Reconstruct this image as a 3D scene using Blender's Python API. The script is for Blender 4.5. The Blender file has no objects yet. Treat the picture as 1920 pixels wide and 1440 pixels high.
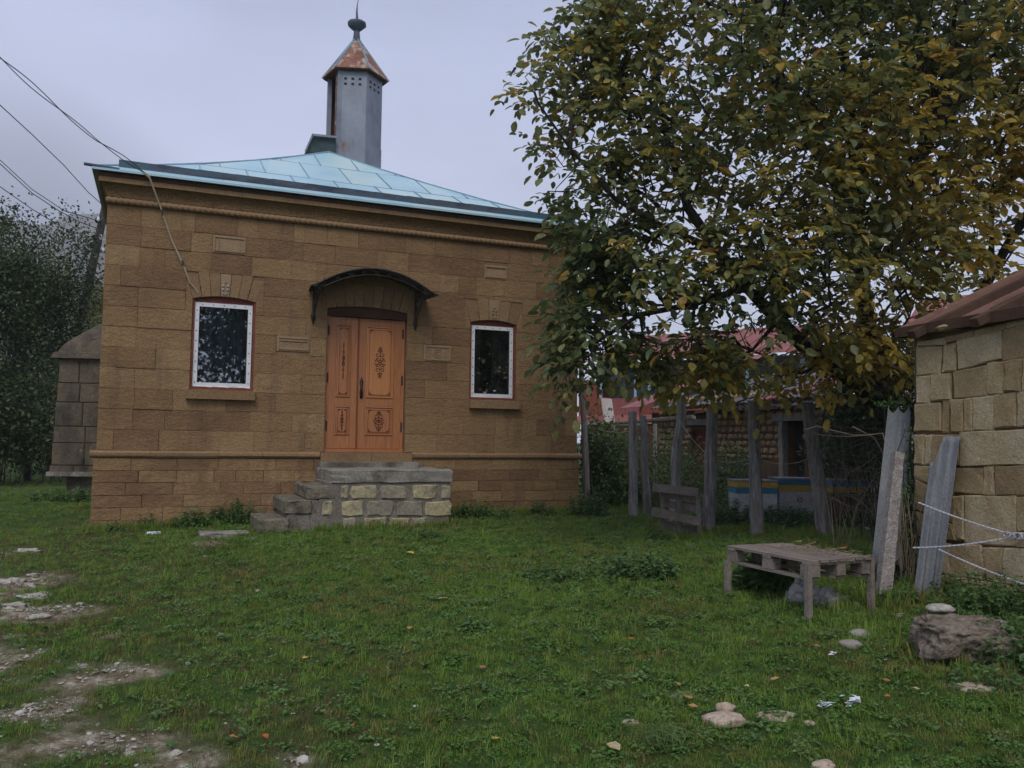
import bpy, bmesh, math, random
import numpy as np
from mathutils import Vector, Matrix, noise
random.seed(7); RNG = np.random.default_rng(11)
SC = bpy.context.scene
COL = SC.collection

# ---------------------------------------------------------------- camera
FOC = 1580.0                                   # focal length in photo pixels (1920 wide)
_up = np.array([290, 23300, -FOC]); _up /= np.linalg.norm(_up)
_x = np.array([3804, -155, -FOC]); _x -= _x.dot(_up)*_up; _x /= np.linalg.norm(_x)
_y = np.cross(_up, _x)
RW = np.array([_x, _y, _up])                   # camera -> world
EYE = np.array([0, 0, 1.6])
cam_d = bpy.data.cameras.new('camera'); cam = bpy.data.objects.new('camera', cam_d); COL.objects.link(cam)
cam_d.sensor_width = 36; cam_d.lens = 36*FOC/1920; cam_d.clip_end = 4000; cam_d.clip_start = .05
cam.matrix_world = Matrix([[*RW[0], EYE[0]], [*RW[1], EYE[1]], [*RW[2], EYE[2]], [0, 0, 0, 1]])
SC.camera = cam

# ---------------------------------------------------------------- world, sun, exposure
SUN_EL, SUN_AZ = math.radians(52), math.radians(205)      # azimuth clockwise from +Y
w = bpy.data.worlds.new('World'); SC.world = w; w.use_nodes = True
nt = w.node_tree; nt.nodes.clear(); N = nt.nodes.new; Lk = nt.links.new
out = N('ShaderNodeOutputWorld'); mixs = N('ShaderNodeMixShader')
sky = N('ShaderNodeTexSky'); sky.sky_type = 'NISHITA'; sky.sun_disc = False
sky.sun_elevation = SUN_EL; sky.sun_rotation = SUN_AZ
bg1 = N('ShaderNodeBackground'); bg1.inputs[1].default_value = .1; Lk(sky.outputs[0], bg1.inputs[0])
bg2 = N('ShaderNodeBackground'); bg2.inputs[1].default_value = 1.12
tc = N('ShaderNodeTexCoord'); sep = N('ShaderNodeSeparateXYZ'); Lk(tc.outputs['Generated'], sep.inputs[0])
rmp = N('ShaderNodeValToRGB'); Lk(sep.outputs[2], rmp.inputs[0])
cr = rmp.color_ramp; cr.elements[0].position = 0; cr.elements[0].color = (.54, .58, .76, 1)
cr.elements[1].position = 1; cr.elements[1].color = (.33, .37, .54, 1)
e = cr.elements.new(.22); e.color = (.57, .61, .82, 1)
e = cr.elements.new(.5); e.color = (.41, .455, .65, 1)
nz = N('ShaderNodeTexNoise'); nz.inputs['Scale'].default_value = 1.9; nz.inputs['Detail'].default_value = 5
mp = N('ShaderNodeMapping'); mp.inputs['Scale'].default_value = (1, 1, 2.4); mp.inputs['Location'].default_value = (.3, .1, .4)
Lk(tc.outputs['Generated'], mp.inputs[0]); Lk(mp.outputs[0], nz.inputs[0])
r2 = N('ShaderNodeMapRange'); r2.inputs[1].default_value = .32; r2.inputs[2].default_value = .7
r2.inputs[3].default_value = .80; r2.inputs[4].default_value = 1.13
Lk(nz.outputs[0], r2.inputs[0])
mul = N('ShaderNodeMix'); mul.data_type = 'RGBA'; mul.blend_type = 'MULTIPLY'; mul.inputs[0].default_value = 1
Lk(rmp.outputs[0], mul.inputs[6]); Lk(r2.outputs[0], mul.inputs[7])
# the low cloud bank hanging over the mountain on the left of the village
dotn = N('ShaderNodeVectorMath'); dotn.operation = 'DOT_PRODUCT'
Lk(tc.outputs['Generated'], dotn.inputs[0])
_bd = RW@np.array([20-960, 720-560, -FOC]); _bd /= np.linalg.norm(_bd); dotn.inputs[1].default_value = tuple(_bd)
r3 = N('ShaderNodeMapRange'); r3.interpolation_type = 'SMOOTHSTEP'
r3.inputs[1].default_value = .972; r3.inputs[2].default_value = .998; r3.inputs[3].default_value = 0; r3.inputs[4].default_value = .9
Lk(dotn.outputs['Value'], r3.inputs[0])
mb_ = N('ShaderNodeMix'); mb_.data_type = 'RGBA'; Lk(r3.outputs[0], mb_.inputs[0]); Lk(mul.outputs[2], mb_.inputs[6])
mb_.inputs[7].default_value = (.14, .16, .225, 1)
Lk(mb_.outputs[2], bg2.inputs[0])
mixs.inputs[0].default_value = .86
Lk(bg1.outputs[0], mixs.inputs[1]); Lk(bg2.outputs[0], mixs.inputs[2]); Lk(mixs.outputs[0], out.inputs[0])
sl = bpy.data.lights.new('sun', 'SUN'); sl.energy = 1.5; sl.angle = math.radians(28); sl.color = (1, .95, .87)
so = bpy.data.objects.new('sun', sl); COL.objects.link(so)
sd = Vector((math.sin(SUN_AZ)*math.cos(SUN_EL), math.cos(SUN_AZ)*math.cos(SUN_EL), math.sin(SUN_EL)))
so.rotation_euler = sd.to_track_quat('Z', 'Y').to_euler(); so.location = (0, 0, 30)
SC.view_settings.view_transform = 'Standard'; SC.view_settings.look = 'None'
SC.view_settings.exposure = 0.28; SC.view_settings.gamma = 1; SC.view_settings.use_curve_mapping = False
SC.cycles.use_denoising = True
SC.cycles.max_bounces = 6; SC.cycles.transparent_max_bounces = 12; SC.cycles.volume_bounces = 2

# ---------------------------------------------------------------- measuring: where a sight line meets a real surface
def ray(u, v): return RW@np.array([u-960, 720-v, -FOC])
def on_y(u, v, Y): d = ray(u, v); return EYE+d*(Y/d[1])
def at_d(u, v, dep): return EYE+ray(u, v)*(dep/FOC)
def on_plane(u, v, p0, n):
    d = ray(u, v); return EYE+d*(np.dot(np.array(p0)-EYE, n)/np.dot(d, n))
def proj(P):
    c = RW.T@(np.array(P, float)-EYE); return 960-FOC*c[0]/c[2], 720+FOC*c[1]/c[2]
def sst(t): t = np.clip(t, 0, 1); return t*t*(3-2*t)
def gbase(x, y):
    d = .383*x+.921*y
    z = .45*sst(d/13)-.07*sst((2.5-x)/4)*sst(d/12)
    # bank of earth in front of the block shed
    z = z+.16*np.exp(-(((x-6.1)/.9)**2+((y-4.1)/.9)**2))*(x > 4)
    return z
def gz(x, y):
    return float(gbase(x, y))+.018*noise.noise(Vector((x*1.3, y*1.3, 0)))+.012*noise.noise(Vector((x*4, y*4, 3)))
def on_g(u, v):
    q = None; z = .3
    for _ in range(12):
        d = ray(u, v); q = EYE+d*((z-1.6)/d[2]); z = gz(q[0], q[1])
    return q

# ---------------------------------------------------------------- mesh helpers
class MB:
    def __init__(s): s.v = []; s.f = []
    def add(s, v, f):
        n = len(s.v); s.v += [tuple(map(float, p)) for p in v]; s.f += [tuple(i+n for i in q) for q in f]; return s
    def box(s, x0, x1, y0, y1, z0, z1):
        return s.add([(x0, y0, z0), (x1, y0, z0), (x1, y1, z0), (x0, y1, z0), (x0, y0, z1), (x1, y0, z1), (x1, y1, z1), (x0, y1, z1)],
                     [(0, 3, 2, 1), (4, 5, 6, 7), (0, 1, 5, 4), (1, 2, 6, 5), (2, 3, 7, 6), (3, 0, 4, 7)])
    def bar(s, a, b, wd, th, up=(0, 0, 1), jit=0):
        a = Vector(a); b = Vector(b); d = (b-a).normalized(); up = Vector(up)
        sx = d.cross(up)
        if sx.length < 1e-4: sx = d.cross(Vector((1, 0, 0)))
        sx.normalize(); uz = sx.cross(d).normalized(); vs = []
        for p in (a, b):
            for i, j in ((-1, -1), (1, -1), (1, 1), (-1, 1)):
                vs.append(p+sx*(i*wd/2+random.uniform(-jit, jit))+uz*(j*th/2+random.uniform(-jit, jit))+d*random.uniform(-jit, jit))
        return s.add(vs, [(0, 1, 2, 3), (7, 6, 5, 4), (0, 4, 5, 1), (1, 5, 6, 2), (2, 6, 7, 3), (3, 7, 4, 0)])
    def tube(s, pts, r, n=6, cap=True):
        pts = [Vector(p) for p in pts]; rs = r if isinstance(r, (list, tuple)) else [r]*len(pts)
        ref = None; base = len(s.v); rings = []
        for i, p in enumerate(pts):
            d = (pts[min(i+1, len(pts)-1)]-pts[max(i-1, 0)])
            d = d.normalized() if d.length > 1e-9 else Vector((0, 0, 1))
            if ref is None:
                ref = d.cross(Vector((0, 0, 1)))
                if ref.length < .1: ref = d.cross(Vector((0, 1, 0)))
            ref = (ref-d*ref.dot(d)).normalized(); bi = d.cross(ref)
            rings.append([p+(ref*math.cos(2*math.pi*k/n)+bi*math.sin(2*math.pi*k/n))*rs[i] for k in range(n)])
        vs = [q for R in rings for q in R]; fs = []
        for i in range(len(rings)-1):
            for k in range(n):
                fs.append((i*n+k, i*n+(k+1) % n, (i+1)*n+(k+1) % n, (i+1)*n+k))
        if cap: fs += [tuple(range(n))[::-1], tuple((len(rings)-1)*n+k for k in range(n))]
        return s.add(vs, fs)
    def prism(s, poly, nrm, dep):
        """flat polygon (list of points) pushed back by dep along nrm"""
        n = len(poly); a = [Vector(p) for p in poly]; b = [p+Vector(nrm)*dep for p in a]
        fs = [tuple(range(n)), tuple(range(2*n-1, n-1, -1))]
        for i in range(n): fs.append((i, n+i, n+(i+1) % n, (i+1) % n))
        return s.add(a+b, fs)
    def cushion(s, poly, nrm, dep, ins=.012, rise=.01, jit=.0):
        """stone: outline polygon with chamfered face; nrm points OUT of the wall"""
        n = len(poly); a = [Vector(p) for p in poly]; nr = Vector(nrm); c = sum(a, Vector())/n
        fr = []
        for p in a:
            d = (c-p); L = d.length
            fr.append(p+d*(ins*1.4/L)+nr*(rise+random.uniform(-jit, jit)))
        bk = [p-nr*dep for p in a]
        fs = [tuple(range(n))]
        for i in range(n):
            j = (i+1) % n
            fs.append((i, n+i, n+j, j)); fs.append((n+i, 2*n+i, 2*n+j, n+j))
        return s.add(fr+a+bk, fs)

MATS = {}
WLOC = {}
def wl(o): return WLOC.get(o.name, Vector((0, 0, 0))) if o else Vector((0, 0, 0))
def tag(o, label=None, cat=None, group=None, kind=None):
    if label: o['label'] = label
    if cat: o['category'] = cat
    if group: o['group'] = group
    if kind: o['kind'] = kind
    return o
def mk_mesh(name, mb, m, c=(0, 0, 0), smooth=False):
    me = bpy.data.meshes.new(name); c = Vector(c)
    me.from_pydata([(p[0]-c[0], p[1]-c[1], p[2]-c[2]) for p in mb.v], [], mb.f); me.materials.append(m); me.update()
    bm = bmesh.new(); bm.from_mesh(me); bmesh.ops.recalc_face_normals(bm, faces=bm.faces); bm.to_mesh(me); bm.free()
    if smooth: me.polygons.foreach_set('use_smooth', [True]*len(me.polygons))
    return me
def obj(name, mb, m, parent=None, label=None, cat=None, group=None, kind=None, smooth=False, base=False):
    a = np.array(mb.v); lo = a.min(0); hi = a.max(0); c = (lo+hi)/2
    if base: c[2] = lo[2]
    me = mk_mesh(name, mb, m, c, smooth)
    o = bpy.data.objects.new(name, me); COL.objects.link(o); cv = Vector(c)
    o.location = cv-wl(parent); o.parent = parent; WLOC[o.name] = cv
    return tag(o, label, cat, group, kind)
def thing(name, loc, label, cat, group=None):
    o = bpy.data.objects.new(name, None); COL.objects.link(o); o.empty_display_size = .2
    o.location = Vector(loc); WLOC[o.name] = Vector(loc)
    return tag(o, label, cat, group)

# ---------------------------------------------------------------- materials
def lin(r, g, b):
    f = lambda c: (c/255/12.92) if c/255 <= .04045 else ((c/255+.055)/1.055)**2.4
    return (f(r), f(g), f(b))
def mat(name, cols, rough=.85, scale=3., stretch=(1, 1, 1), detail=6, rand=0., bump=.3, bscale=60, bstretch=(1, 1, 1),
        patches=(), spec=.3, metal=0, grain=.25, attr=None, trans=0, bdist=.01, coat=0):
    """cols: 2+ colours blended by noise; rand: share of the blend picked per object; patches: (colour, scale, lo, hi, amount, stretch)"""
    m = bpy.data.materials.new(name); m.use_nodes = True; t = m.node_tree; n = t.nodes; l = t.links
    b = n['Principled BSDF']; geo = n.new('ShaderNodeNewGeometry')
    def noi(sc, st, det=5, off=0):
        mp = n.new('ShaderNodeMapping'); mp.inputs['Scale'].default_value = st; mp.inputs['Location'].default_value = (off, off*1.7, off*.6)
        l.new(geo.outputs['Position'], mp.inputs[0]); x = n.new('ShaderNodeTexNoise'); x.inputs['Scale'].default_value = sc
        x.inputs['Detail'].default_value = det; x.inputs['Roughness'].default_value = .62; l.new(mp.outputs[0], x.inputs[0]); return x.outputs[0]
    def mth(op, a, bb):
        x = n.new('ShaderNodeMath'); x.operation = op
        for i, q in enumerate((a, bb)):
            if isinstance(q, (int, float)): x.inputs[i].default_value = q
            else: l.new(q, x.inputs[i])
        return x.outputs[0]
    base = noi(scale, stretch, detail)
    mr = n.new('ShaderNodeMapRange'); mr.inputs[1].default_value = .3; mr.inputs[2].default_value = .7; l.new(base, mr.inputs[0]); fac = mr.outputs[0]
    if rand:
        oi = n.new('ShaderNodeObjectInfo'); mx = n.new('ShaderNodeMix'); mx.inputs[0].default_value = rand
        l.new(fac, mx.inputs[2]); l.new(oi.outputs['Random'], mx.inputs[3]); fac = mx.outputs[0]
    rp = n.new('ShaderNodeValToRGB'); l.new(fac, rp.inputs[0]); e = rp.color_ramp.elements
    k = len(cols); e[0].position = .5/k if k > 2 else .1; e[1].position = 1-e[0].position; e[0].color = (*cols[0], 1); e[1].color = (*cols[-1], 1)
    for i in range(1, k-1): q = e.new((i+.5)/k); q.color = (*cols[i], 1)
    colr = rp.outputs[0]
    if attr:
        at = n.new('ShaderNodeAttribute'); at.attribute_name = attr
        mx = n.new('ShaderNodeMix'); mx.data_type = 'RGBA'; mx.blend_type = 'MULTIPLY'; mx.inputs[0].default_value = 1
        l.new(colr, mx.inputs[6]); l.new(at.outputs['Color'], mx.inputs[7]); colr = mx.outputs[2]
    for i, pt in enumerate(patches):
        pc, ps, lo, hi, am = pt[:5]; st = pt[5] if len(pt) > 5 else (1, 1, 1)
        x = n.new('ShaderNodeMapRange'); x.inputs[1].default_value = lo; x.inputs[2].default_value = hi; x.inputs[4].default_value = am
        l.new(noi(ps, st, 8, 3.1*(i+1)), x.inputs[0])
        mx = n.new('ShaderNodeMix'); mx.data_type = 'RGBA'; l.new(x.outputs[0], mx.inputs[0]); l.new(colr, mx.inputs[6]); mx.inputs[7].default_value = (*pc, 1); colr = mx.outputs[2]
    if grain:
        g = noi(bscale, bstretch, 3, 9.)
        x = n.new('ShaderNodeMapRange'); x.inputs[1].default_value = .3; x.inputs[2].default_value = .7; x.inputs[3].default_value = 1-grain; x.inputs[4].default_value = 1+grain
        l.new(g, x.inputs[0])
        mx = n.new('ShaderNodeMix'); mx.data_type = 'RGBA'; mx.blend_type = 'MULTIPLY'; mx.inputs[0].default_value = 1
        l.new(colr, mx.inputs[6]); l.new(x.outputs[0], mx.inputs[7]); colr = mx.outputs[2]
    l.new(colr, b.inputs['Base Color'])
    b.inputs['Roughness'].default_value = rough; b.inputs['Metallic'].default_value = metal
    b.inputs['Specular IOR Level'].default_value = spec; b.inputs['Coat Weight'].default_value = coat
    if bump:
        bp = n.new('ShaderNodeBump'); bp.inputs['Strength'].default_value = bump; bp.inputs['Distance'].default_value = bdist
        h = mth('ADD', noi(bscale, bstretch, 4, 5.), mth('MULTIPLY', noi(bscale*.22, bstretch, 3, 1.), 1.6))
        l.new(h, bp.inputs['Height']); l.new(bp.outputs[0], b.inputs['Normal'])
    if trans:
        tr = n.new('ShaderNodeBsdfTranslucent'); l.new(colr, tr.inputs[0]); ms = n.new('ShaderNodeMixShader'); ms.inputs[0].default_value = trans
        l.new(b.outputs[0], ms.inputs[1]); l.new(tr.outputs[0], ms.inputs[2]); l.new(ms.outputs[0], n['Material Output'].inputs[0])
    MATS[name] = m; return m

m_block = mat('tan_sandstone_block', [(.168, .099, .056), (.208, .126, .066), (.236, .147, .074), (.256, .164, .082), (.295, .196, .10)], rough=.95, scale=1.3, rand=.6, bump=.75,
              bscale=46, bstretch=(.8, 1, 1.5), bdist=.014, grain=.28, spec=.1,
              patches=((( .10, .06, .038), .9, .54, .75, .55), ((.31, .215, .12), 2.6, .60, .8, .4), ((.12, .07, .042), 5.5, .58, .75, .35), ((.115, .075, .05), 1.6, .55, .72, .5, (3, 3, .45))))
m_mortar = mat('brown_mortar', [(.16, .10, .056), (.23, .145, .078)], bump=.3, rough=.95)
m_mould = mat('smooth_tan_stone', [(.205, .13, .068), (.265, .172, .092)], rough=.92, scale=2, rand=.5, bump=.4, bscale=50, spec=.15,
              patches=(((.12, .075, .045), 2.0, .55, .75, .6),))
m_cavetto = mat('coarse_tan_stone', [(.19, .118, .06), (.25, .16, .08)], rough=.97, scale=2, rand=.3, bump=1., bscale=45, bdist=.02, spec=.1)
m_relief = mat('weathered_relief_stone', [(.26, .175, .10), (.31, .215, .13)], rough=.9, rand=.3, bump=.4, bscale=60, spec=.15)
m_roof = mat('light_blue_painted_tin', [(.32, .50, .57), (.36, .55, .62), (.42, .58, .61), (.48, .61, .60)], rough=.42, scale=1.2, rand=.45, bump=.12, bscale=8, bdist=.02, grain=.03, spec=.5,
             patches=(((.45, .50, .42), 3.0, .6, .75, .35),))
m_seam = mat('blue_grey_tin_seam', [(.16, .27, .34), (.22, .36, .44)], rough=.5, grain=.05, bump=.1)
m_gutter = mat('dark_grey_gutter_tin', [(.045, .055, .075), (.09, .10, .13), (.07, .12, .15)], rough=.6, scale=2, stretch=(1, 1, 3), bump=.2, bscale=20, grain=.1,
               patches=(((.12, .07, .06), 4, .6, .75, .5),))
m_darkwood = mat('dark_brown_board', [(.055, .03, .02), (.09, .05, .03)], rough=.9, bump=.3)
m_turret = mat('grey_galvanised_tin', [(.14, .155, .185), (.19, .21, .245), (.23, .25, .285)], rough=.5, scale=1.8, stretch=(1, 1, .6), bump=.25, bscale=14, grain=.06, spec=.5, metal=.25,
               patches=(((.16, .07, .04), 3.5, .62, .74, .8, (1, 1, .5)), ((.07, .07, .085), 2.3, .6, .8, .5)))
m_rust = mat('rusty_painted_tin', [(.20, .082, .05), (.25, .115, .075), (.18, .072, .045)], rough=.75, scale=2.5, bump=.3, bscale=30, grain=.15,
             patches=(((.42, .36, .29), 4.5, .5, .6, .85), ((.10, .05, .035), 3, .6, .8, .5)))
m_iron = mat('black_wrought_iron', [(.012, .011, .012), (.03, .025, .022)], rough=.55, bump=.2, grain=.1, spec=.4)
m_poly = mat('smoked_canopy_sheet', [(.055, .045, .04), (.10, .085, .07)], rough=.35, bump=.1, grain=.05, spec=.5)
m_door = mat('varnished_orange_wood', [(.27, .108, .046), (.385, .160, .066), (.32, .13, .054)], rough=.36, scale=4, stretch=(6, 6, .5), bump=.15, bscale=60, bstretch=(3, 3, .15), grain=.14, spec=.4,
             rand=.25, patches=(((.30, .095, .035), 3, .58, .8, .5, (5, 5, .5)),))
m_doorp = mat('lighter_door_panel_wood', [(.41, .17, .066), (.48, .21, .082)], rough=.4, scale=4, stretch=(6, 6, .5), bump=.1, bscale=60, bstretch=(3, 3, .15), grain=.12)
m_carve = mat('dark_carving', [(.09, .03, .014), (.13, .042, .02)], rough=.6, bump=0, grain=.1)
m_white = mat('white_plastic_frame', [(.62, .63, .64), (.74, .74, .74)], rough=.4, scale=6, bump=.05, grain=.04,
              patches=(((.40, .38, .36), 9, .62, .75, .5),))
m_redpaint = mat('brick_red_lining_paint', [(.15, .042, .026), (.21, .062, .038)], rough=.8, scale=7, bump=.3, grain=.2)
m_curtain = mat('grey_white_curtain', [(.15, .18, .20), (.29, .33, .36)], rough=.9, scale=3, stretch=(4, 4, .3), bump=.2, bscale=10, grain=.1)
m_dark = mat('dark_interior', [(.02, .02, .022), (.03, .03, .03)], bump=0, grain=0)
m_concrete = mat('grey_weathered_concrete', [(.15, .135, .108), (.27, .25, .215), (.20, .182, .15)], rough=.95, scale=3, rand=.3, bump=.7, bscale=40, grain=.25,
                 patches=(((.075, .06, .045), 2.6, .5, .66, .8), ((.07, .08, .035), 4.3, .56, .72, .7), ((.04, .035, .028), 7, .58, .7, .6)))
m_stepcon = mat('brown_worn_step', [(.10, .085, .06), (.19, .165, .125), (.145, .125, .09)], rough=.97, scale=4, bump=.9, bscale=30, grain=.3, patches=(((.05, .042, .03), 3, .5, .66, .8), ((.065, .08, .03), 5, .52, .68, .8)))
m_stepmortar = mat('grey_step_mortar', [(.14, .12, .098), (.22, .19, .16)], rough=.97, scale=5, bump=.8, bscale=30, grain=.25,
                   patches=(((.05, .045, .035), 3.2, .55, .7, .8),))
m_stepstone = mat('pale_step_block', [(.22, .195, .155), (.34, .30, .20), (.40, .345, .20), (.32, .285, .22)], rough=.95, scale=4, rand=.75, bump=.7, bscale=35, grain=.25,
                  patches=(((.13, .11, .09), 7, .5, .66, .75),))
m_shedstone = mat('yellow_limestone_block', [(.25, .175, .095), (.34, .25, .135), (.41, .32, .185), (.46, .38, .25)], rough=.95, scale=2.2, rand=.55, bump=1., bscale=55, bdist=.008, grain=.22,
                  patches=(((.20, .115, .05), 2.5, .55, .75, .55), ((.46, .38, .25), 3.5, .6, .8, .4)))
m_shedgap = mat('dark_earth_joint', [(.08, .05, .03), (.16, .10, .055)], rough=1, bump=.5)
m_slate = mat('grey_asbestos_slate', [(.16, .165, .175), (.22, .225, .235), (.19, .20, .205)], rough=.95, scale=3, stretch=(1, 1, .3), bump=.4, bscale=50, grain=.2,
              patches=(((.06, .06, .062), 2.5, .55, .7, .75, (2, 2, .5)), ((.28, .28, .27), 4, .6, .75, .5, (3, 3, .3))))
m_post = mat('grey_weathered_post_wood', [(.17, .152, .145), (.27, .25, .235), (.34, .315, .30)], rough=.95, scale=5, stretch=(4, 4, .5), rand=.3, bump=.9, bscale=30, bstretch=(3, 3, .3), grain=.35, bdist=.02,
             patches=(((.05, .035, .03), 4, .57, .72, .7, (3, 3, .5)),))
m_pallet = mat('weathered_pallet_wood', [(.15, .12, .10), (.225, .19, .165), (.18, .15, .125)], rough=.95, scale=4, rand=.5, bump=.5, bscale=50, grain=.25,
               patches=(((.08, .05, .045), 4, .56, .72, .6),))
m_cpost = mat('speckled_concrete_post', [(.23, .205, .185), (.34, .31, .285)], rough=.95, scale=14, bump=1., bscale=70, grain=.45, bdist=.015)
m_wire = mat('dark_cable', [(.03, .03, .035), (.05, .05, .055)], bump=0, grain=0)
m_tancable = mat('tan_cable', [(.36, .29, .19), (.42, .35, .25)], bump=0, grain=.1)
m_rope = mat('white_rope', [(.42, .42, .46), (.58, .58, .62)], bump=.6, bscale=150, grain=.3)
m_fencewire = mat('rusty_fence_wire', [(.10, .085, .075), (.16, .135, .115)], bump=0, grain=.2)
m_bark = mat('dark_walnut_bark', [(.028, .024, .021), (.06, .052, .046)], rough=.97, scale=6, stretch=(2, 2, .5), bump=1., bscale=30, bstretch=(2, 2, .4), bdist=.02, grain=.3)
m_twig = mat('grey_twig', [(.12, .10, .085), (.20, .17, .14)], bump=.2)
m_redroof = mat('faded_red_painted_tin', [(.20, .062, .055), (.26, .09, .08), (.17, .05, .045)], rough=.6, scale=1.5, rand=.4, bump=.2, bscale=10, grain=.1,
                patches=(((.36, .20, .18), 2, .58, .75, .4),))
m_stone_small = mat('rubble_stone', [(.26, .17, .095), (.36, .25, .145), (.30, .20, .12), (.21, .14, .085)], rough=.97, scale=3, rand=.8, bump=.8, bscale=30, grain=.25)
m_bluewall = mat('blue_grey_plaster', [(.10, .12, .155), (.13, .15, .185)], bump=.2)
m_bluepost = mat('pale_blue_paint', [(.24, .36, .44), (.32, .45, .54)], bump=.1, rand=.5)
m_green = mat('dark_green_paint', [(.015, .07, .055), (.025, .10, .075)], bump=.1)
m_board = mat('pale_board', [(.42, .38, .36), (.52, .48, .45)], bump=.2)
m_hive_y = mat('yellow_hive_paint', [(.50, .30, .045), (.58, .37, .07)], rough=.6, bump=.2, scale=8, grain=.2, patches=(((.25, .2, .12), 8, .58, .7, .7),))
m_hive_b = mat('blue_hive_paint', [(.035, .16, .24), (.06, .22, .32)], rough=.6, bump=.2, scale=8, grain=.2, patches=(((.22, .2, .16), 8, .6, .7, .6),))
m_hive_w = mat('white_hive_paint', [(.42, .41, .42), (.52, .51, .52)], rough=.6, bump=.2, scale=8, grain=.15, patches=(((.22, .18, .15), 7, .6, .7, .6),))
m_hive_n = mat('bare_brown_hive_wood', [(.12, .075, .045), (.17, .11, .065)], rough=.8, bump=.3)
m_cobble = mat('smooth_grey_cobble', [(.20, .19, .165), (.27, .255, .225), (.24, .215, .18)], rough=.85, scale=7, rand=.6, bump=.3, bscale=60, grain=.2)
m_flatstone = mat('pinkish_flat_stone', [(.30, .235, .175), (.40, .32, .25), (.35, .27, .20)], rough=.95, scale=9, rand=.3, bump=.6, bscale=40, grain=.3,
                  patches=(((.13, .12, .06), 6, .55, .7, .6),))
m_boulder = mat('brown_boulder', [(.12, .095, .07), (.22, .18, .14), (.17, .14, .11)], rough=.97, scale=6, bump=1., bscale=25, bdist=.03, grain=.3,
                patches=(((.33, .27, .22), 5, .58, .7, .7), ((.07, .075, .035), 4, .58, .72, .7)))
m_paleslab = mat('pale_slab', [(.30, .28, .235), (.42, .395, .34)], bump=.8, bscale=30, grain=.3, scale=8, patches=(((.16, .145, .11), 9, .52, .68, .7),))
m_plastic = mat('dirty_clear_plastic', [(.42, .41, .39), (.62, .61, .59)], rough=.3, bump=.5, bscale=18, grain=.15, spec=.5, trans=.3,
                patches=(((.18, .14, .11), 7, .56, .68, .75),))
m_litter = mat('white_plastic_scrap', [(.62, .65, .74), (.8, .82, .88)], rough=.4, bump=.3, bscale=60, grain=.1, trans=.2)
m_mossy = mat('mossy_dark_stone', [(.065, .054, .04), (.125, .10, .07), (.09, .074, .052)], rough=.97, scale=2, rand=.4, bump=.9, bscale=25, grain=.3,
              patches=(((.035, .03, .025), 1.6, .52, .68, .85, (1, 1, .5)), ((.33, .32, .29), 5, .66, .72, .7), ((.25, .19, .11), 1.1, .58, .75, .6)))
m_straw = mat('dry_straw', [(.19, .15, .095), (.30, .25, .17)], bump=0, grain=.2)
m_oldleaf = mat('fallen_orange_leaf', [(.36, .12, .035), (.42, .19, .06), (.46, .27, .12), (.33, .15, .06)], rough=.8, scale=12, rand=.8, bump=.3, bscale=60, grain=.2, trans=.15)
m_shedroof = mat('brown_rusty_sheet', [(.15, .075, .055), (.20, .11, .085), (.13, .065, .048)], rough=.7, scale=2.5, bump=.3, bscale=30, grain=.15, patches=(((.42, .36, .30), 14, .66, .70, .7), ((.09, .045, .035), 3, .58, .8, .6)))

# ---------------------------------------------------------------- foliage tools
def leaf_mat(name, stops, trans=.35, rough=.5, vein=True, rand_obj=False):
    m = bpy.data.materials.new(name); m.use_nodes = True; t = m.node_tree; n = t.nodes; l = t.links; b = n['Principled BSDF']
    rp = n.new('ShaderNodeValToRGB'); e = rp.color_ramp.elements
    e[0].position = stops[0][0]; e[0].color = (*stops[0][1], 1); e[1].position = stops[-1][0]; e[1].color = (*stops[-1][1], 1)
    for p, c in stops[1:-1]: q = e.new(p); q.color = (*c, 1)
    if rand_obj:
        at = n.new('ShaderNodeObjectInfo'); l.new(at.outputs['Random'], rp.inputs[0])
    else:
        at = n.new('ShaderNodeAttribute'); at.attribute_name = 'tint'; l.new(at.outputs['Fac'], rp.inputs[0])
    geo = n.new('ShaderNodeNewGeometry'); nz = n.new('ShaderNodeTexNoise'); nz.inputs['Scale'].default_value = 35; l.new(geo.outputs['Position'], nz.inputs[0])
    x = n.new('ShaderNodeMapRange'); x.inputs[1].default_value = .3; x.inputs[2].default_value = .7; x.inputs[3].default_value = .75; x.inputs[4].default_value = 1.25; l.new(nz.outputs[0], x.inputs[0])
    mx = n.new('ShaderNodeMix'); mx.data_type = 'RGBA'; mx.blend_type = 'MULTIPLY'; mx.inputs[0].default_value = 1; l.new(rp.outputs[0], mx.inputs[6]); l.new(x.outputs[0], mx.inputs[7])
    l.new(mx.outputs[2], b.inputs['Base Color']); b.inputs['Roughness'].default_value = rough; b.inputs['Specular IOR Level'].default_value = .35
    tr = n.new('ShaderNodeBsdfTranslucent'); l.new(mx.outputs[2], tr.inputs[0]); ms = n.new('ShaderNodeMixShader'); ms.inputs[0].default_value = trans
    l.new(b.outputs[0], ms.inputs[1]); l.new(tr.outputs[0], ms.inputs[2]); l.new(ms.outputs[0], n['Material Output'].inputs[0])
    return m
G1, G2, G3 = (.028, .052, .014), (.052, .085, .022), (.085, .12, .045)
m_walnut = leaf_mat('walnut_leaf_green_to_amber', [(0, (.065, .095, .034)), (.2, (.12, .155, .055)), (.42, (.21, .23, .095)), (.56, (.31, .27, .07)), (.7, (.45, .33, .06)), (.88, (.50, .33, .06)), (1, (.30, .14, .04))], trans=.48, rough=.4)
m_walnut1 = leaf_mat('walnut_leaf_single', [(0, (.04, .065, .022)), (.35, (.075, .11, .04)), (.6, (.115, .15, .065)), (.8, (.155, .155, .04)), (.9, (.34, .23, .04)), (1, (.42, .22, .05))], trans=.3, rand_obj=True)
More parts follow.
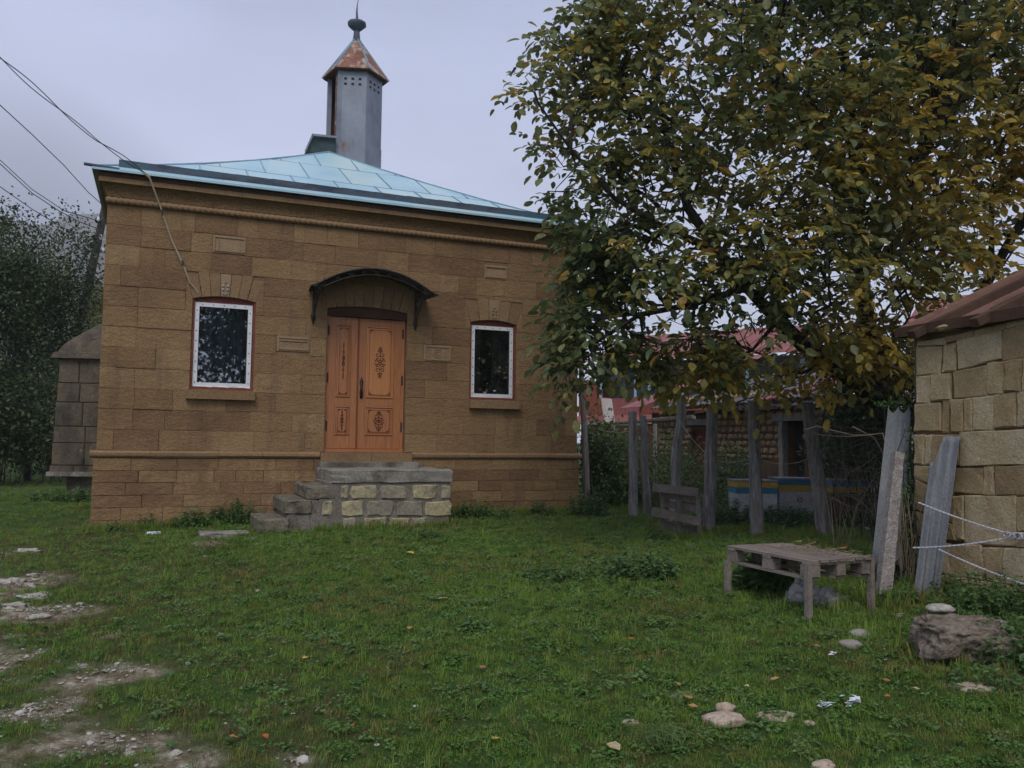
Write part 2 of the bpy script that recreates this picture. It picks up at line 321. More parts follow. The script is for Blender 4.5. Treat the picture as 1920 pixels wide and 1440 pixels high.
m_bush = leaf_mat('dark_bush_leaf', [(0, (.025, .042, .016)), (.5, (.05, .078, .026)), (.85, (.09, .12, .04)), (1, (.13, .11, .03))], trans=.25)
m_thick = leaf_mat('thicket_leaf', [(0, (.055, .09, .028)), (.5, (.10, .16, .045)), (.85, (.16, .22, .06)), (1, (.15, .14, .04))], trans=.3)
m_weed = leaf_mat('nettle_leaf', [(0, (.045, .095, .03)), (.5, (.08, .165, .048)), (.9, (.13, .22, .07)), (1, (.14, .17, .05))], trans=.3)
m_yleaf = leaf_mat('yellowing_leaf', [(0, (.06, .085, .02)), (.5, (.17, .15, .03)), (1, (.30, .2, .03))], trans=.35)

LEAF_A = (np.array([(0, 0, 0), (.18, .34, .06), (.5, .5, .10), (.82, .3, .05), (1, 0, -.06), (.82, -.3, .05), (.5, -.5, .10), (.18, -.34, .06), (.5, 0, 0)]),
          [(0, 8, 2, 1), (8, 4, 3, 2), (0, 7, 6, 8), (8, 6, 5, 4)])
LEAF_B = (np.array([(0, 0, 0), (.5, .5, .1), (1, 0, -.08), (.5, -.5, .1)]), [(0, 2, 1), (0, 3, 2)])
def leaf_arrays(P, D, Nn, L, W, shape):
    """many leaves at once: P base, D tip direction, Nn approx normal, L length, W width"""
    T, F = shape; k = len(P)
    D = D/np.linalg.norm(D, axis=1, keepdims=True)
    S = np.cross(Nn, D); S /= (np.linalg.norm(S, axis=1, keepdims=True)+1e-9); U = np.cross(D, S)
    V = P[:, None, :]+D[:, None, :]*(T[None, :, 0:1]*L[:, None, None])+S[:, None, :]*(T[None, :, 1:2]*W[:, None, None])+U[:, None, :]*(T[None, :, 2:3]*L[:, None, None])
    return V.reshape(-1, 3), len(T), F
def leaves(name, P, D, Nn, L, W, tint, m, parent=None, shape=LEAF_B, kind=None, **kw):
    V, n, F = leaf_arrays(P, D, Nn, L, W, shape); k = len(P); c = Vector(P.mean(0))
    V = V-np.array(c)
    me = bpy.data.meshes.new(name); ls = np.array([len(f) for f in F]); flat = np.concatenate([np.array(f) for f in F])
    me.vertices.add(len(V)); me.vertices.foreach_set('co', V.ravel().astype(np.float32))
    idx = (flat[None, :]+(np.arange(k)*n)[:, None]).ravel(); me.loops.add(len(idx)); me.loops.foreach_set('vertex_index', idx.astype(np.int32))
    tot = np.tile(ls, k); st = np.concatenate([[0], np.cumsum(tot)[:-1]]); me.polygons.add(len(tot))
    me.polygons.foreach_set('loop_start', st.astype(np.int32)); me.polygons.foreach_set('loop_total', tot.astype(np.int32))
    a = me.attributes.new('tint', 'FLOAT', 'POINT'); a.data.foreach_set('value', np.repeat(tint, n).astype(np.float32))
    me.materials.append(m); me.update(calc_edges=True); me.validate()
    o = bpy.data.objects.new(name, me); COL.objects.link(o); o.location = c-wl(parent); o.parent = parent; WLOC[o.name] = c
    return tag(o, kind=kind, **kw)
def ell_pts(ells, n, shell=.35):
    """points through a union of ellipsoids (centre, radii), denser to the outside"""
    vol = np.array([e[1][0]*e[1][1]*e[1][2] for e in ells])**.66; idx = RNG.choice(len(ells), n, p=vol/vol.sum())
    d = RNG.normal(size=(n, 3)); d /= np.linalg.norm(d, axis=1, keepdims=True); r = RNG.random(n)**shell
    C = np.array([e[0] for e in ells])[idx]; R = np.array([e[1] for e in ells])[idx]
    ang = np.arctan2(d[:, 1], d[:, 0]); lump = 1+.13*np.sin(ang*3+C[:, 2]*5+d[:, 2]*4)+.09*np.sin(ang*7+d[:, 2]*9+C[:, 0])
    return C+d*R*(r*lump)[:, None]
def grow(base_pts, tips, pull=.35):
    """join every tip to the nearest part of the growing skeleton; returns nodes, parents"""
    nodes = [np.array(p, float) for p in base_pts[0]]; par = [-1]+list(range(len(nodes)-1))
    for br in base_pts[1:]:
        a = np.array(nodes); i = int(np.argmin(((a-np.array(br[0]))**2).sum(1))); prev = i
        for p in br[1:]: nodes.append(np.array(p, float)); par.append(prev); prev = len(nodes)-1
    root = nodes[0]; dep = [0.]*len(nodes)
    for i in range(1, len(nodes)): dep[i] = dep[par[i]]+np.linalg.norm(nodes[i]-nodes[par[i]])
    order = np.argsort(np.min(((tips[:, None, :]-np.array(nodes)[None, :, :])**2).sum(2), axis=1))
    cap = len(nodes)+len(tips)*4+10; A = np.zeros((cap, 3)); A[:len(nodes)] = nodes; DP = np.zeros(cap); DP[:len(nodes)] = dep; k = len(nodes)
    tipn = []
    for ti in order:
        t = tips[ti]; dist = np.linalg.norm(A[:k]-t, axis=1); i = int(np.argmin(dist+DP[:k]*pull)); d = dist[i]; prev = i; ns = max(1, min(4, int(d/.3)))
        for s in range(1, ns+1):
            f = s/ns; q = A[i]*(1-f)+t*f; q = q+np.array([0, 0, .10*d*math.sin(math.pi*f)])+(RNG.normal(size=3)*.03*d if s < ns else 0)
            A[k] = q; DP[k] = DP[prev]+np.linalg.norm(q-A[prev]); par.append(prev); prev = k; k += 1
        tipn.append(prev)
    return A[:k], par, tipn
def skeleton_radii(par, tipn, k, rt=.006, ex=2.3, rmax=.3):
    acc = np.zeros(k)
    for t in tipn: acc[t] += rt**ex
    for i in range(k-1, 0, -1): acc[par[i]] += acc[i] if acc[i] > 0 else rt**ex
    return np.minimum(np.maximum(acc, (rt*.8)**ex)**(1/ex), rmax)
def branches_mesh(A, par, R, lo, hi, n=6):
    mb = MB(); k = len(A); kids = [[] for _ in range(k)]
    for i in range(1, k): kids[par[i]].append(i)
    done = np.zeros(k, bool)
    for i in range(1, k):
        if done[i] or not (lo <= R[i] < hi): continue
        ch = [par[i], i]; done[i] = True; j = i
        while True:
            c = [q for q in kids[j] if not done[q] and lo <= R[q] < hi]
            if not c: break
            j = max(c, key=lambda q: R[q]); done[j] = True; ch.append(j)
        rr = [min(R[ch[0]], R[ch[1]]*1.25)]+[R[q] for q in ch[1:]]; rr[-1] *= .7
        mb.tube([A[q] for q in ch], rr, n=n, cap=False)
    return mb
def simple_tree(nm, base, ells, nleaf, lsize, m, label, cat='tree', trunk_r=.14, ntips=160, group=None, dark=0, trunk_to=None, mats=m_bark):
    base = np.array(base, float)
    root = thing(nm, base, label, cat, group); top = np.array(trunk_to if trunk_to is not None else ells[0][0])
    tips = ell_pts(ells, ntips, .5); mid = base*.45+top*.55+np.array([.12, -.08, 0])
    A, par, tp = grow([[base-[0, 0, .15], base*.8+mid*.2, mid, top]], tips); R = skeleton_radii(par, tp, len(A), rt=.007, rmax=trunk_r)
    a = branches_mesh(A, par, R, .03, 9, 7); 
    if a.v: obj('trunk', a, mats, root, smooth=True, kind='stuff' if False else None)
    b = branches_mesh(A, par, R, 0, .03, 4)
    if b.v: obj('branches', b, mats, root, kind='stuff')
    n3_ = nleaf//6; P = np.concatenate([ell_pts(ells, n3_, .42), tips[RNG.integers(0, len(tips), nleaf-n3_)]+RNG.normal(size=(nleaf-n3_, 3))*lsize*2.3])
    D = RNG.normal(size=P.shape)+[0, 0, -.5]; Nn = RNG.normal(size=P.shape)+[0, -.4, 1]
    L = lsize*RNG.uniform(.7, 1.3, len(P)); cl = np.array([noise.noise(Vector(p*1.3)) for p in P])
    tint = np.clip(.42+cl*.5+RNG.normal(size=len(P))*.2, 0, 1)
    leaves('crown', P, D, Nn, L, L*.6, tint, m, root)
    return root

# ---------------------------------------------------------------- ground
BLOBS = [(on_g(u, v), r, a) for u, v, r, a in ((30, 1095, .50, 1.1), (95, 1150, .34, .95), (20, 1150, .4, .9), (40, 1225, .28, .8), (225, 1268, .26, .95), (130, 1295, .32, .75), (60, 1330, .34, .7), (300, 1395, .26, .8),
          (150, 1385, .40, .7), (350, 1430, .3, .75), (190, 1195, .2, .7), (20, 1420, .4, .6), (40, 1032, .3, .7), (-60, 1110, .7, 1.1), (-90, 1250, .7, .9), (560, 1432, .2, .5), (1400, 1320, .35, .45), (1640, 1190, .35, .45), (1800, 1290, .25, .6), (1290, 1310, .25, .6), (1290, 1040, .5, .35))]
def dry_mask(X, Y):
    d = .383*X+.921*Y; u = .921*X-.383*Y
    return sst((-.9-u+.35*np.sin(d*1.7)+(6.5-d)*.55)/1.8)*(d < 11)
def bare_mask(X, Y, n1, n2):
    """worn stony spots, mostly at the lower left, and the thin path behind the house"""
    d = .383*X+.921*Y; u = .921*X-.383*Y; b = np.zeros_like(np.asarray(X, float))
    for c, r, a in BLOBS: b = np.maximum(b, a*np.exp(-((X-c[0])**2+(Y-c[1])**2)/(r*r)))
    b = sst((b+n1*.35+n2*.50+.10*dry_mask(X, Y)-.36)/.50)*(b > .04)
    far = sst(1-abs(d-19.5-.5*np.sin(u))/.55)*(u < -6.5)*(d > 5)*(Y > 12)
    far2 = sst(1-abs(d-23.5+.3*u*.1)/.5)*(u < -8)
    return np.clip(np.maximum(b, np.maximum(far, far2)), 0, 1)
def ground_sheet(name, x0, x1, y0, y1, st, hole=None):
    xs = np.arange(x0, x1+st/2, st); ys = np.arange(y0, y1+st/2, st); nx, ny = len(xs), len(ys)
    V = []; B = []
    for y in ys:
        for x in xs:
            n1 = noise.noise(Vector((x*.9, y*.9, 7))); n2 = noise.noise(Vector((x*3.7, y*3.7, 1)))
            b = float(bare_mask(x, y, n1, n2)); z = gz(x, y) if abs(x) < 40 and y < 60 else float(gbase(x, y))
            if hole is None and st < .2: z += .02*b*noise.noise(Vector((x*14, y*14, 2)))+.006*noise.noise(Vector((x*30, y*30, 2)))-.012*b
            V.append((x, y, z)); B.append(b)
    F = []
    for j in range(ny-1):
        for i in range(nx-1):
            cx, cy = xs[i]+st/2, ys[j]+st/2
            if hole and hole[0] < cx < hole[1] and hole[2] < cy < hole[3]: continue
            F.append((j*nx+i, j*nx+i+1, (j+1)*nx+i+1, (j+1)*nx+i))
    return V, F, B
NX0, NX1, NY0, NY1 = -8.0, 12, 2, 20
v1, f1, b1 = ground_sheet('g', NX0, NX1, NY0, NY1, .09)
v2, f2, b2 = ground_sheet('g', -60, 66, -40, 74, 2., hole=(NX0, NX1, NY0, NY1))
E_ = 420; ring = [(-60, -40), (66, -40), (66, 74), (-60, 74)]; ringo = [(-1410, -115), (1410, -115), (1410, 1410), (-1410, 1410)]
v3 = [(x, y, float(gbase(x, y))-.0) for x, y in ring]+[(x, y, .3) for x, y in ringo]; f3 = [(i, 4+i, 4+(i+1) % 4, (i+1) % 4) for i in range(4)]
me = bpy.data.meshes.new('ground'); vs = v1+v2+v3; o1, o2 = len(v1), len(v1)+len(v2)
fs = f1+[tuple(i+o1 for i in f) for f in f2]+[tuple(i+o2 for i in f) for f in f3]
me.from_pydata(vs, [], fs); at = me.attributes.new('bare', 'FLOAT', 'POINT'); at.data.foreach_set('value', b1+b2+[0]*8)
me.polygons.foreach_set('use_smooth', [True]*len(me.polygons)); me.update()
ground = bpy.data.objects.new('ground', me); COL.objects.link(ground); tag(ground, kind='structure')
m = bpy.data.materials.new('soil_and_short_turf'); m.use_nodes = True; t = m.node_tree; n = t.nodes; l = t.links; b = n['Principled BSDF']
geo = n.new('ShaderNodeNewGeometry')
def gno(sc, det=6, off=0):
    mp = n.new('ShaderNodeMapping'); mp.inputs['Location'].default_value = (off, off, off); l.new(geo.outputs['Position'], mp.inputs[0])
    x = n.new('ShaderNodeTexNoise'); x.inputs['Scale'].default_value = sc; x.inputs['Detail'].default_value = det; x.inputs['Roughness'].default_value = .65; l.new(mp.outputs[0], x.inputs[0]); return x.outputs[0]
def gramp(src, cols):
    r = n.new('ShaderNodeValToRGB'); e = r.color_ramp.elements; e[0].position, e[0].color = cols[0][0], (*cols[0][1], 1); e[1].position, e[1].color = cols[-1][0], (*cols[-1][1], 1)
    for p, c in cols[1:-1]: q = e.new(p); q.color = (*c, 1)
    l.new(src, r.inputs[0]); return r.outputs[0]
turf = gramp(gno(1.1), [(.3, (.085, .085, .028)), (.45, (.05, .085, .02)), (.6, (.045, .095, .02)), (.75, (.09, .085, .03))])
dirt = gramp(gno(9, 8, 3), [(.3, (.09, .075, .04)), (.43, (.17, .14, .085)), (.54, (.27, .23, .16)), (.64, (.44, .40, .32))])
at = n.new('ShaderNodeAttribute'); at.attribute_name = 'bare'
mx = n.new('ShaderNodeMix'); mx.data_type = 'RGBA'; l.new(at.outputs['Fac'], mx.inputs[0]); l.new(turf, mx.inputs[6]); l.new(dirt, mx.inputs[7])
x = n.new('ShaderNodeMapRange'); x.inputs[1].default_value = .3; x.inputs[2].default_value = .7; x.inputs[3].default_value = .6; x.inputs[4].default_value = 1.35; l.new(gno(60, 4, 5), x.inputs[0])
m2 = n.new('ShaderNodeMix'); m2.data_type = 'RGBA'; m2.blend_type = 'MULTIPLY'; m2.inputs[0].default_value = 1; l.new(mx.outputs[2], m2.inputs[6]); l.new(x.outputs[0], m2.inputs[7])
l.new(m2.outputs[2], b.inputs['Base Color']); b.inputs['Roughness'].default_value = .97; b.inputs['Specular IOR Level'].default_value = .1
bp = n.new('ShaderNodeBump'); bp.inputs['Strength'].default_value = .9; bp.inputs['Distance'].default_value = .03; l.new(gno(45, 6, 8), bp.inputs['Height']); l.new(bp.outputs[0], b.inputs['Normal'])
me.materials.append(m)

# mountain behind the village
hm = MB(); na, nr = 70, 46; rows = []
for j in range(nr):
    r = 120+(j/(nr-1))**1.4*1250
    for i in range(na):
        az = math.radians(-60+i/(na-1)*78); x_, y_ = r*math.sin(az), r*math.cos(az)
        side = sst((math.degrees(az)+60)/8)*sst((18-math.degrees(az))/20)
        h = .3+side*((r-120)*.09+max(0, r-300)*.185)*(1+.22*noise.noise(Vector((x_*.007, y_*.007, 0))))+side*14*noise.noise(Vector((x_*.06, y_*.06, 1)))*min(1, (r-120)/80)
        if j > nr-6: h *= 1-.04*(j-nr+6)
        hm.v.append((x_, y_, h-(1.2 if j == 0 else 0)))
for j in range(nr-1):
    for i in range(na-1): hm.f.append((j*na+i, j*na+i+1, (j+1)*na+i+1, (j+1)*na+i))
m_hill = mat('autumn_hillside', [(.012, .016, .012), (.03, .027, .018), (.08, .052, .024), (.022, .024, .016)], scale=.045, bump=1., bscale=.5, bdist=2.5, grain=.4,
             patches=(((.15, .085, .03), .11, .52, .66, .7), ((.02, .03, .016), .2, .55, .68, .7)))
obj('hill', hm, m_hill, kind='structure', smooth=True)

# ---------------------------------------------------------------- air
hz = MB().box(-1420, 1420, -120, 1420, -3, 400)
mh = bpy.data.materials.new('mountain_air'); mh.use_nodes = True; mh.node_tree.nodes.remove(mh.node_tree.nodes['Principled BSDF'])
pv = mh.node_tree.nodes.new('ShaderNodeVolumePrincipled'); pv.inputs['Density'].default_value = .00055; pv.inputs['Color'].default_value = (.96, .97, .99, 1)
mh.node_tree.links.new(pv.outputs[0], mh.node_tree.nodes['Material Output'].inputs['Volume'])
obj('haze', hz, mh, kind='stuff')

# ---------------------------------------------------------------- grass, clover, gravel: uncountable cover
def cover(name, protos, pts, rot, scl, idx, kind='stuff'):
    """real geometry copied on points by geometry nodes"""
    cc = bpy.data.collections.new(name+'_pieces')
    for i, (mb, mm) in enumerate(protos):
        me = mk_mesh('%s_piece_%02d' % (name, i), mb, mm); o = bpy.data.objects.new('%s_piece_%02d' % (name, i), me); cc.objects.link(o)
    me = bpy.data.meshes.new(name); c = pts.mean(0); me.vertices.add(len(pts)); me.vertices.foreach_set('co', (pts-c).astype(np.float32).ravel())
    a = me.attributes.new('rot', 'FLOAT_VECTOR', 'POINT'); a.data.foreach_set('vector', rot.astype(np.float32).ravel())
    a = me.attributes.new('scl', 'FLOAT', 'POINT'); a.data.foreach_set('value', scl.astype(np.float32))
    a = me.attributes.new('idx', 'INT', 'POINT'); a.data.foreach_set('value', idx.astype(np.int32)); me.update()
    o = bpy.data.objects.new(name, me); COL.objects.link(o); o.location = c
    g = bpy.data.node_groups.new(name, 'GeometryNodeTree'); g.interface.new_socket('Geometry', in_out='INPUT', socket_type='NodeSocketGeometry'); g.interface.new_socket('Geometry', in_out='OUTPUT', socket_type='NodeSocketGeometry')
    gi = g.nodes.new('NodeGroupInput'); go = g.nodes.new('NodeGroupOutput'); ip = g.nodes.new('GeometryNodeInstanceOnPoints'); ci = g.nodes.new('GeometryNodeCollectionInfo')
    ci.inputs['Collection'].default_value = cc; ci.inputs['Separate Children'].default_value = True; ci.inputs['Reset Children'].default_value = True
    def na(nm, ty): q = g.nodes.new('GeometryNodeInputNamedAttribute'); q.data_type = ty; q.inputs[0].default_value = nm; return q.outputs[0]
    L = g.links.new; L(gi.outputs[0], ip.inputs['Points']); L(ci.outputs[0], ip.inputs['Instance']); ip.inputs['Pick Instance'].default_value = True
    L(na('idx', 'INT'), ip.inputs['Instance Index']); L(na('rot', 'FLOAT_VECTOR'), ip.inputs['Rotation']); L(na('scl', 'FLOAT'), ip.inputs['Scale']); L(ip.outputs[0], go.inputs[0])
    md = o.modifiers.new('cover', 'NODES'); md.node_group = g
    return tag(o, kind=kind)
def tuft(nb, h, r, wd):
    mb = MB()
    for _ in range(nb):
        a = random.uniform(0, 2*math.pi); q = r*math.sqrt(random.random()); x, y = q*math.cos(a), q*math.sin(a); b = random.uniform(0, 2*math.pi)
        hh = h*random.uniform(.45, 1.15); ln = hh*random.uniform(.2, .9); dx, dy = math.cos(b), math.sin(b); px_, py_ = -dy*wd/2, dx*wd/2
        mb.add([(x-px_, y-py_, -.01), (x+px_, y+py_, -.01), (x+px_*.8+dx*ln*.35, y+py_*.8+dy*ln*.35, hh*.6), (x-px_*.8+dx*ln*.35, y-py_*.8+dy*ln*.35, hh*.6), (x+dx*ln, y+dy*ln, hh)],
               [(0, 1, 2, 3), (3, 2, 4)])
    return mb
def clover(nl, h, r, s):
    mb = MB()
    for _ in range(nl):
        a = random.uniform(0, 2*math.pi); q = r*math.sqrt(random.random()); x, y = q*math.cos(a), q*math.sin(a); z = h*random.uniform(.3, 1); b = random.uniform(0, 6.28); ss = s*random.uniform(.6, 1.2)
        tx, ty = random.uniform(-.4, .4), random.uniform(-.4, .4)
        pts = [(x+ss*rr*math.cos(b+k*math.pi/3), y+ss*rr*math.sin(b+k*math.pi/3), z+ss*rr*(tx*math.cos(b+k*math.pi/3)+ty*math.sin(b+k*math.pi/3))) for k, rr in enumerate((1, .7, 1, .7, 1, .7))]
        mb.add(pts, [tuple(range(6))])
    return mb
def grass_mat(name, a, b_, c, big=1.1):
    m = bpy.data.materials.new(name); m.use_nodes = True; t = m.node_tree; n = t.nodes; l = t.links; bs = n['Principled BSDF']
    oi = n.new('ShaderNodeObjectInfo'); geo = n.new('ShaderNodeNewGeometry'); nz = n.new('ShaderNodeTexNoise'); nz.inputs['Scale'].default_value = big; nz.inputs['Detail'].default_value = 5; l.new(geo.outputs['Position'], nz.inputs[0])
    ad = n.new('ShaderNodeMath'); ad.operation = 'MULTIPLY_ADD'; l.new(oi.outputs['Random'], ad.inputs[0]); ad.inputs[1].default_value = .35; l.new(nz.outputs[0], ad.inputs[2])
    rp = n.new('ShaderNodeValToRGB'); e = rp.color_ramp.elements; e[0].position = .42; e[0].color = (*a, 1); e[1].position = .88; e[1].color = (*c, 1); q = e.new(.66); q.color = (*b_, 1); l.new(ad.outputs[0], rp.inputs[0])
    l.new(rp.outputs[0], bs.inputs['Base Color']); bs.inputs['Roughness'].default_value = .65; bs.inputs['Specular IOR Level'].default_value = .2
    tr = n.new('ShaderNodeBsdfTranslucent'); l.new(rp.outputs[0], tr.inputs[0]); ms = n.new('ShaderNodeMixShader'); ms.inputs[0].default_value = .3
    l.new(bs.outputs[0], ms.inputs[1]); l.new(tr.outputs[0], ms.inputs[2]); l.new(ms.outputs[0], n['Material Output'].inputs[0]); return m
m_grass = grass_mat('lawn_grass', (.26, .225, .07), (.125, .225, .033), (.205, .305, .055))
m_clov = grass_mat('clover', (.07, .155, .03), (.10, .205, .045), (.16, .24, .085), 2.3)
m_dry = grass_mat('dry_grass', (.16, .12, .06), (.12, .105, .04), (.21, .17, .08))
protos = [(tuft(30, .036, .06, .0042), m_grass), (tuft(34, .028, .065, .004), m_grass), (tuft(22, .05, .055, .0042), m_grass), (clover(18, .035, .06, .0085), m_clov), (clover(12, .04, .055, .012), m_clov), (tuft(13, .045, .055, .003), m_dry), (tuft(14, .09, .05, .005), m_grass)]
def cover_points(nn, x0, x1, y0, y1):
    X = RNG.uniform(x0, x1, nn); Y = RNG.uniform(y0, y1, nn); return X, Y
HX0, HX1, HY0 = -.76, 6.255, 12.25
def visible(X, Y):
    d = .383*X+.921*Y; u = .921*X-.383*Y
    return (d > 2.9) & (abs(u) < d*.68+2.0) & ~((X > HX0-.02) & (X < HX1) & (Y > HY0-.05)) & ~((X > 2.05) & (X < 3.75) & (Y > 11.0)) & ~((X > 6.7) & (Y < 5.9))
X, Y = cover_points(88000, -8.5, 11.5, 2.2, 12.6); X2, Y2 = cover_points(26000, -14, 14, 12.6, 30)
X = np.concatenate([X, X2]); Y = np.concatenate([Y, Y2]); d = .383*X+.921*Y
keep = visible(X, Y) & (RNG.random(len(X)) < np.clip(1.35-d*.035, .35, 1)); X = X[keep]; Y = Y[keep]; d = d[keep]
n1 = np.array([noise.noise(Vector((a*.9, b*.9, 7))) for a, b in zip(X, Y)]); n2 = np.array([noise.noise(Vector((a*3.7, b*3.7, 1))) for a, b in zip(X, Y)])
bm_ = bare_mask(X, Y, n1, n2); kp = RNG.random(len(X)) > bm_*.66; X, Y, d, n1, n2, bm_ = [q[kp] for q in (X, Y, d, n1, n2, bm_)]
Z = np.array([gz(a, b) for a, b in zip(X, Y)])
u_ = .921*X-.383*Y
idx = np.where(RNG.random(len(X)) < .30+.35*(n2 > .12), RNG.integers(3, 5, len(X)), RNG.integers(0, 3, len(X)))
idx = np.where(RNG.random(len(X)) < .10+.30*(bm_ > .25)+.12*(n1 > .25)+.42*dry_mask(X, Y), 5, idx); idx = np.where((RNG.random(len(X)) < .015), 6, idx)
rot = np.stack([RNG.normal(size=len(X))*.12, RNG.normal(size=len(X))*.12, RNG.uniform(0, 6.28, len(X))], 1)
scl = RNG.uniform(.65, 1.25, len(X))*(1+.35*np.clip(n2, -.5, .6))*np.clip(.85+.03*(d-4), .8, 1.5)*(1-.4*bm_)
# longer grass left uncut along walls, steps, posts and stones
ex = []
for _ in range(900): ex.append((RNG.uniform(-.9, 6.3), 12.2-abs(RNG.normal())*.10))
for _ in range(140): ex.append((RNG.uniform(1.6, 3.9), 10.97-abs(RNG.normal())*.07))
for _ in range(500): t_ = RNG.random(); ex.append((6.45-abs(RNG.normal())*.12-.11*t_*2.4, 5.85-2.4*t_))
for cx_, cy_, r_ in ((6.18, 9.2, .5), (6.7, 9.3, .3), (7.38, 9.2, .3), (8.04, 8.6, .4), (7.3, 12.2, .4), (5.7, 5.47, .25), (6.1, 5.4, .3), (5.0, 4.2, .5), (5.3, 5.6, .5), (5.5, 6.6, .6)):
    for _ in range(90): ex.append((cx_+RNG.normal()*r_*.5, cy_+RNG.normal()*r_*.5))
ex = np.array(ex); ze = np.array([gz(a, b) for a, b in ex]); X = np.concatenate([X, ex[:, 0]]); Y = np.concatenate([Y, ex[:, 1]]); Z = np.concatenate([Z, ze])
idx = np.concatenate([idx, np.where(RNG.random(len(ex)) < .25, 5, 6)]); scl = np.concatenate([scl, RNG.uniform(.7, 1.7, len(ex))])
rot = np.stack([RNG.normal(size=len(X))*.12, RNG.normal(size=len(X))*.12, RNG.uniform(0, 6.28, len(X))], 1)
cover('grass', protos, np.stack([X, Y, Z], 1), rot, scl, idx)

def pebble(r, nseg=7, flat=.5, jag=.25, seed=0):
    mb = MB(); rnd = random.Random(seed); rings = [(-.6, .75), (0, 1), (.62, .72)]; V = []
    for h, q in rings:
        for k in range(nseg): a = 2*math.pi*k/nseg; rr = r*q*(1+rnd.uniform(-jag, jag)); V.append((rr*math.cos(a), rr*math.sin(a), r*flat*h*(1+rnd.uniform(-jag, jag)*.5)))
    F = []
    for i in range(2):
        for k in range(nseg): F.append((i*nseg+k, i*nseg+(k+1) % nseg, (i+1)*nseg+(k+1) % nseg, (i+1)*nseg+k))
    F += [tuple(range(nseg))[::-1], tuple(2*nseg+k for k in range(nseg))]
    return mb.add(V, F)
m_gravel = mat('pale_track_gravel', [(.18, .155, .12), (.33, .30, .25), (.46, .43, .38)], scale=3, rand=.9, bump=.4, bscale=70, grain=.2)
X, Y = cover_points(200000, -6, 4, 2.6, 12.5); keep = visible(X, Y); X = X[keep]; Y = Y[keep]
n1 = np.array([noise.noise(Vector((a*.9, b*.9, 7))) for a, b in zip(X, Y)]); n2 = np.array([noise.noise(Vector((a*3.7, b*3.7, 1))) for a, b in zip(X, Y)]); n3 = np.array([noise.noise(Vector((a*2.2, b*2.2, 21))) for a, b in zip(X, Y)])
bm_ = bare_mask(X, Y, n1, n2); kp = (RNG.random(len(X)) < np.clip(bm_+.04*dry_mask(X, Y), 0, 1)*np.clip(.25+n3*1.6, .04, .95)*.8); X, Y = X[kp], Y[kp]
Z = np.array([gz(a, b) for a, b in zip(X, Y)]); s = RNG.lognormal(-.75, .55, len(X)).clip(.2, 2.2)
cover('gravel', [(pebble(.014, 6, .5, .3, k), m_gravel) for k in range(4)], np.stack([X, Y, Z-.002], 1), np.stack([RNG.normal(size=len(X))*.2, RNG.normal(size=len(X))*.2, RNG.uniform(0, 6, len(X))], 1), s, RNG.integers(0, 4, len(X)))

# ================================================================ the sandstone house
Y0 = 12.25; HX0, HX1 = -.76, 6.255; HB = HX1-HX0; CXH = (HX0+HX1)/2; YB = Y0+HB
ZT = 4.69; ZM = 1.415; NC = 12; CH = (ZT-ZM)/NC
house = thing('stone_house', (CXH, Y0, .4), 'tan sandstone house with blue tin roof, carved orange double door and small grey turret', 'house')
WL = (.345, 1.18, 2.255, 3.50); WR = (4.385, 5.165, 2.235, 3.44)          # window openings x0 x1 z0 z1 (top at the springing)
DR = (2.18, 3.375, 1.40, 3.50)
RISE = .052
opens = [WL, WR, DR]
# core of the walls, pierced by the openings
mb = MB(); cuts = sorted(opens); x = HX0+.012; T = .42; F_ = Y0+.007
for o_ in cuts:
    mb.box(x, o_[0], F_, Y0+T, .1, ZT+.3); mb.box(o_[0], o_[1], F_+.001, Y0+T, .1, o_[2]); mb.box(o_[0], o_[1], F_+.2, Y0+T, o_[3]+RISE+.01, ZT+.3)
    mb.box(o_[0], o_[1], F_+.002, F_+.2, o_[3]+RISE+.13, ZT+.3); x = o_[1]
mb.box(x, HX1-.012, F_, Y0+T, .1, ZT+.3)
mb.box(HX0+.012, HX0+T, Y0+T, YB, .1, ZT+.3); mb.box(HX1-T, HX1-.012, Y0+T, YB, .1, ZT+.3); mb.box(HX0+T, HX1-T, YB-T, YB, .1, ZT+.3)
obj('wall', mb, m_mortar, house)
obj('ceiling', MB().box(HX0+.3, HX1-.3, Y0+.3, YB-.3, 4.4, 4.45), m_dark, house)
obj('inner_floor', MB().box(HX0+.3, HX1-.3, Y0+.44, YB-.3, 1.2, 1.36), m_dark, house)
# face blocks
def split(a, b, rnd, wmin=.26, wmax=.72):
    out_ = []; x = a
    while b-x > wmax*1.15:
        w_ = rnd.uniform(wmin, wmax); 
        if b-x-w_ < wmin: break
        out_.append((x, x+w_)); x += w_
    if b-x > wmax*1.15: mid = (x+b)/2; out_ += [(x, mid), (mid, b)]
    else: out_.append((x, b))
    return out_
rb = random.Random(5)
def block(x0, x1, z0, z1, proud=0., gap=None, dep=.05, nm='stone_block', m=None):
    g = (rb.uniform(.0006, .0018) if rb.random() < .82 else rb.uniform(.003, .005)) if gap is None else gap
    j = lambda: rb.uniform(-.0025, .0025)
    poly = [(x0+g+j(), Y0-proud, z0+g+j()), (x1-g+j(), Y0-proud, z0+g+j()), (x1-g+j(), Y0-proud, z1-g+j()), (x0+g+j(), Y0-proud, z1-g+j())]
    return obj(nm, MB().cushion(poly, (0, -1, 0), dep, ins=.003, rise=.0018+rb.uniform(0, .002)), m or m_block, house)
ARCH = .345
def arch_zone(o_): return (o_[0]-.09, o_[1]+.10, o_[3], o_[3]+ARCH+.02)
plaques = [(.573, 1.028, 4.16, 4.41), (1.477, 1.945, 2.835, 3.055), (3.636, 4.085, 2.79, 3.045), (4.60, 5.0, 4.14, 4.36)]
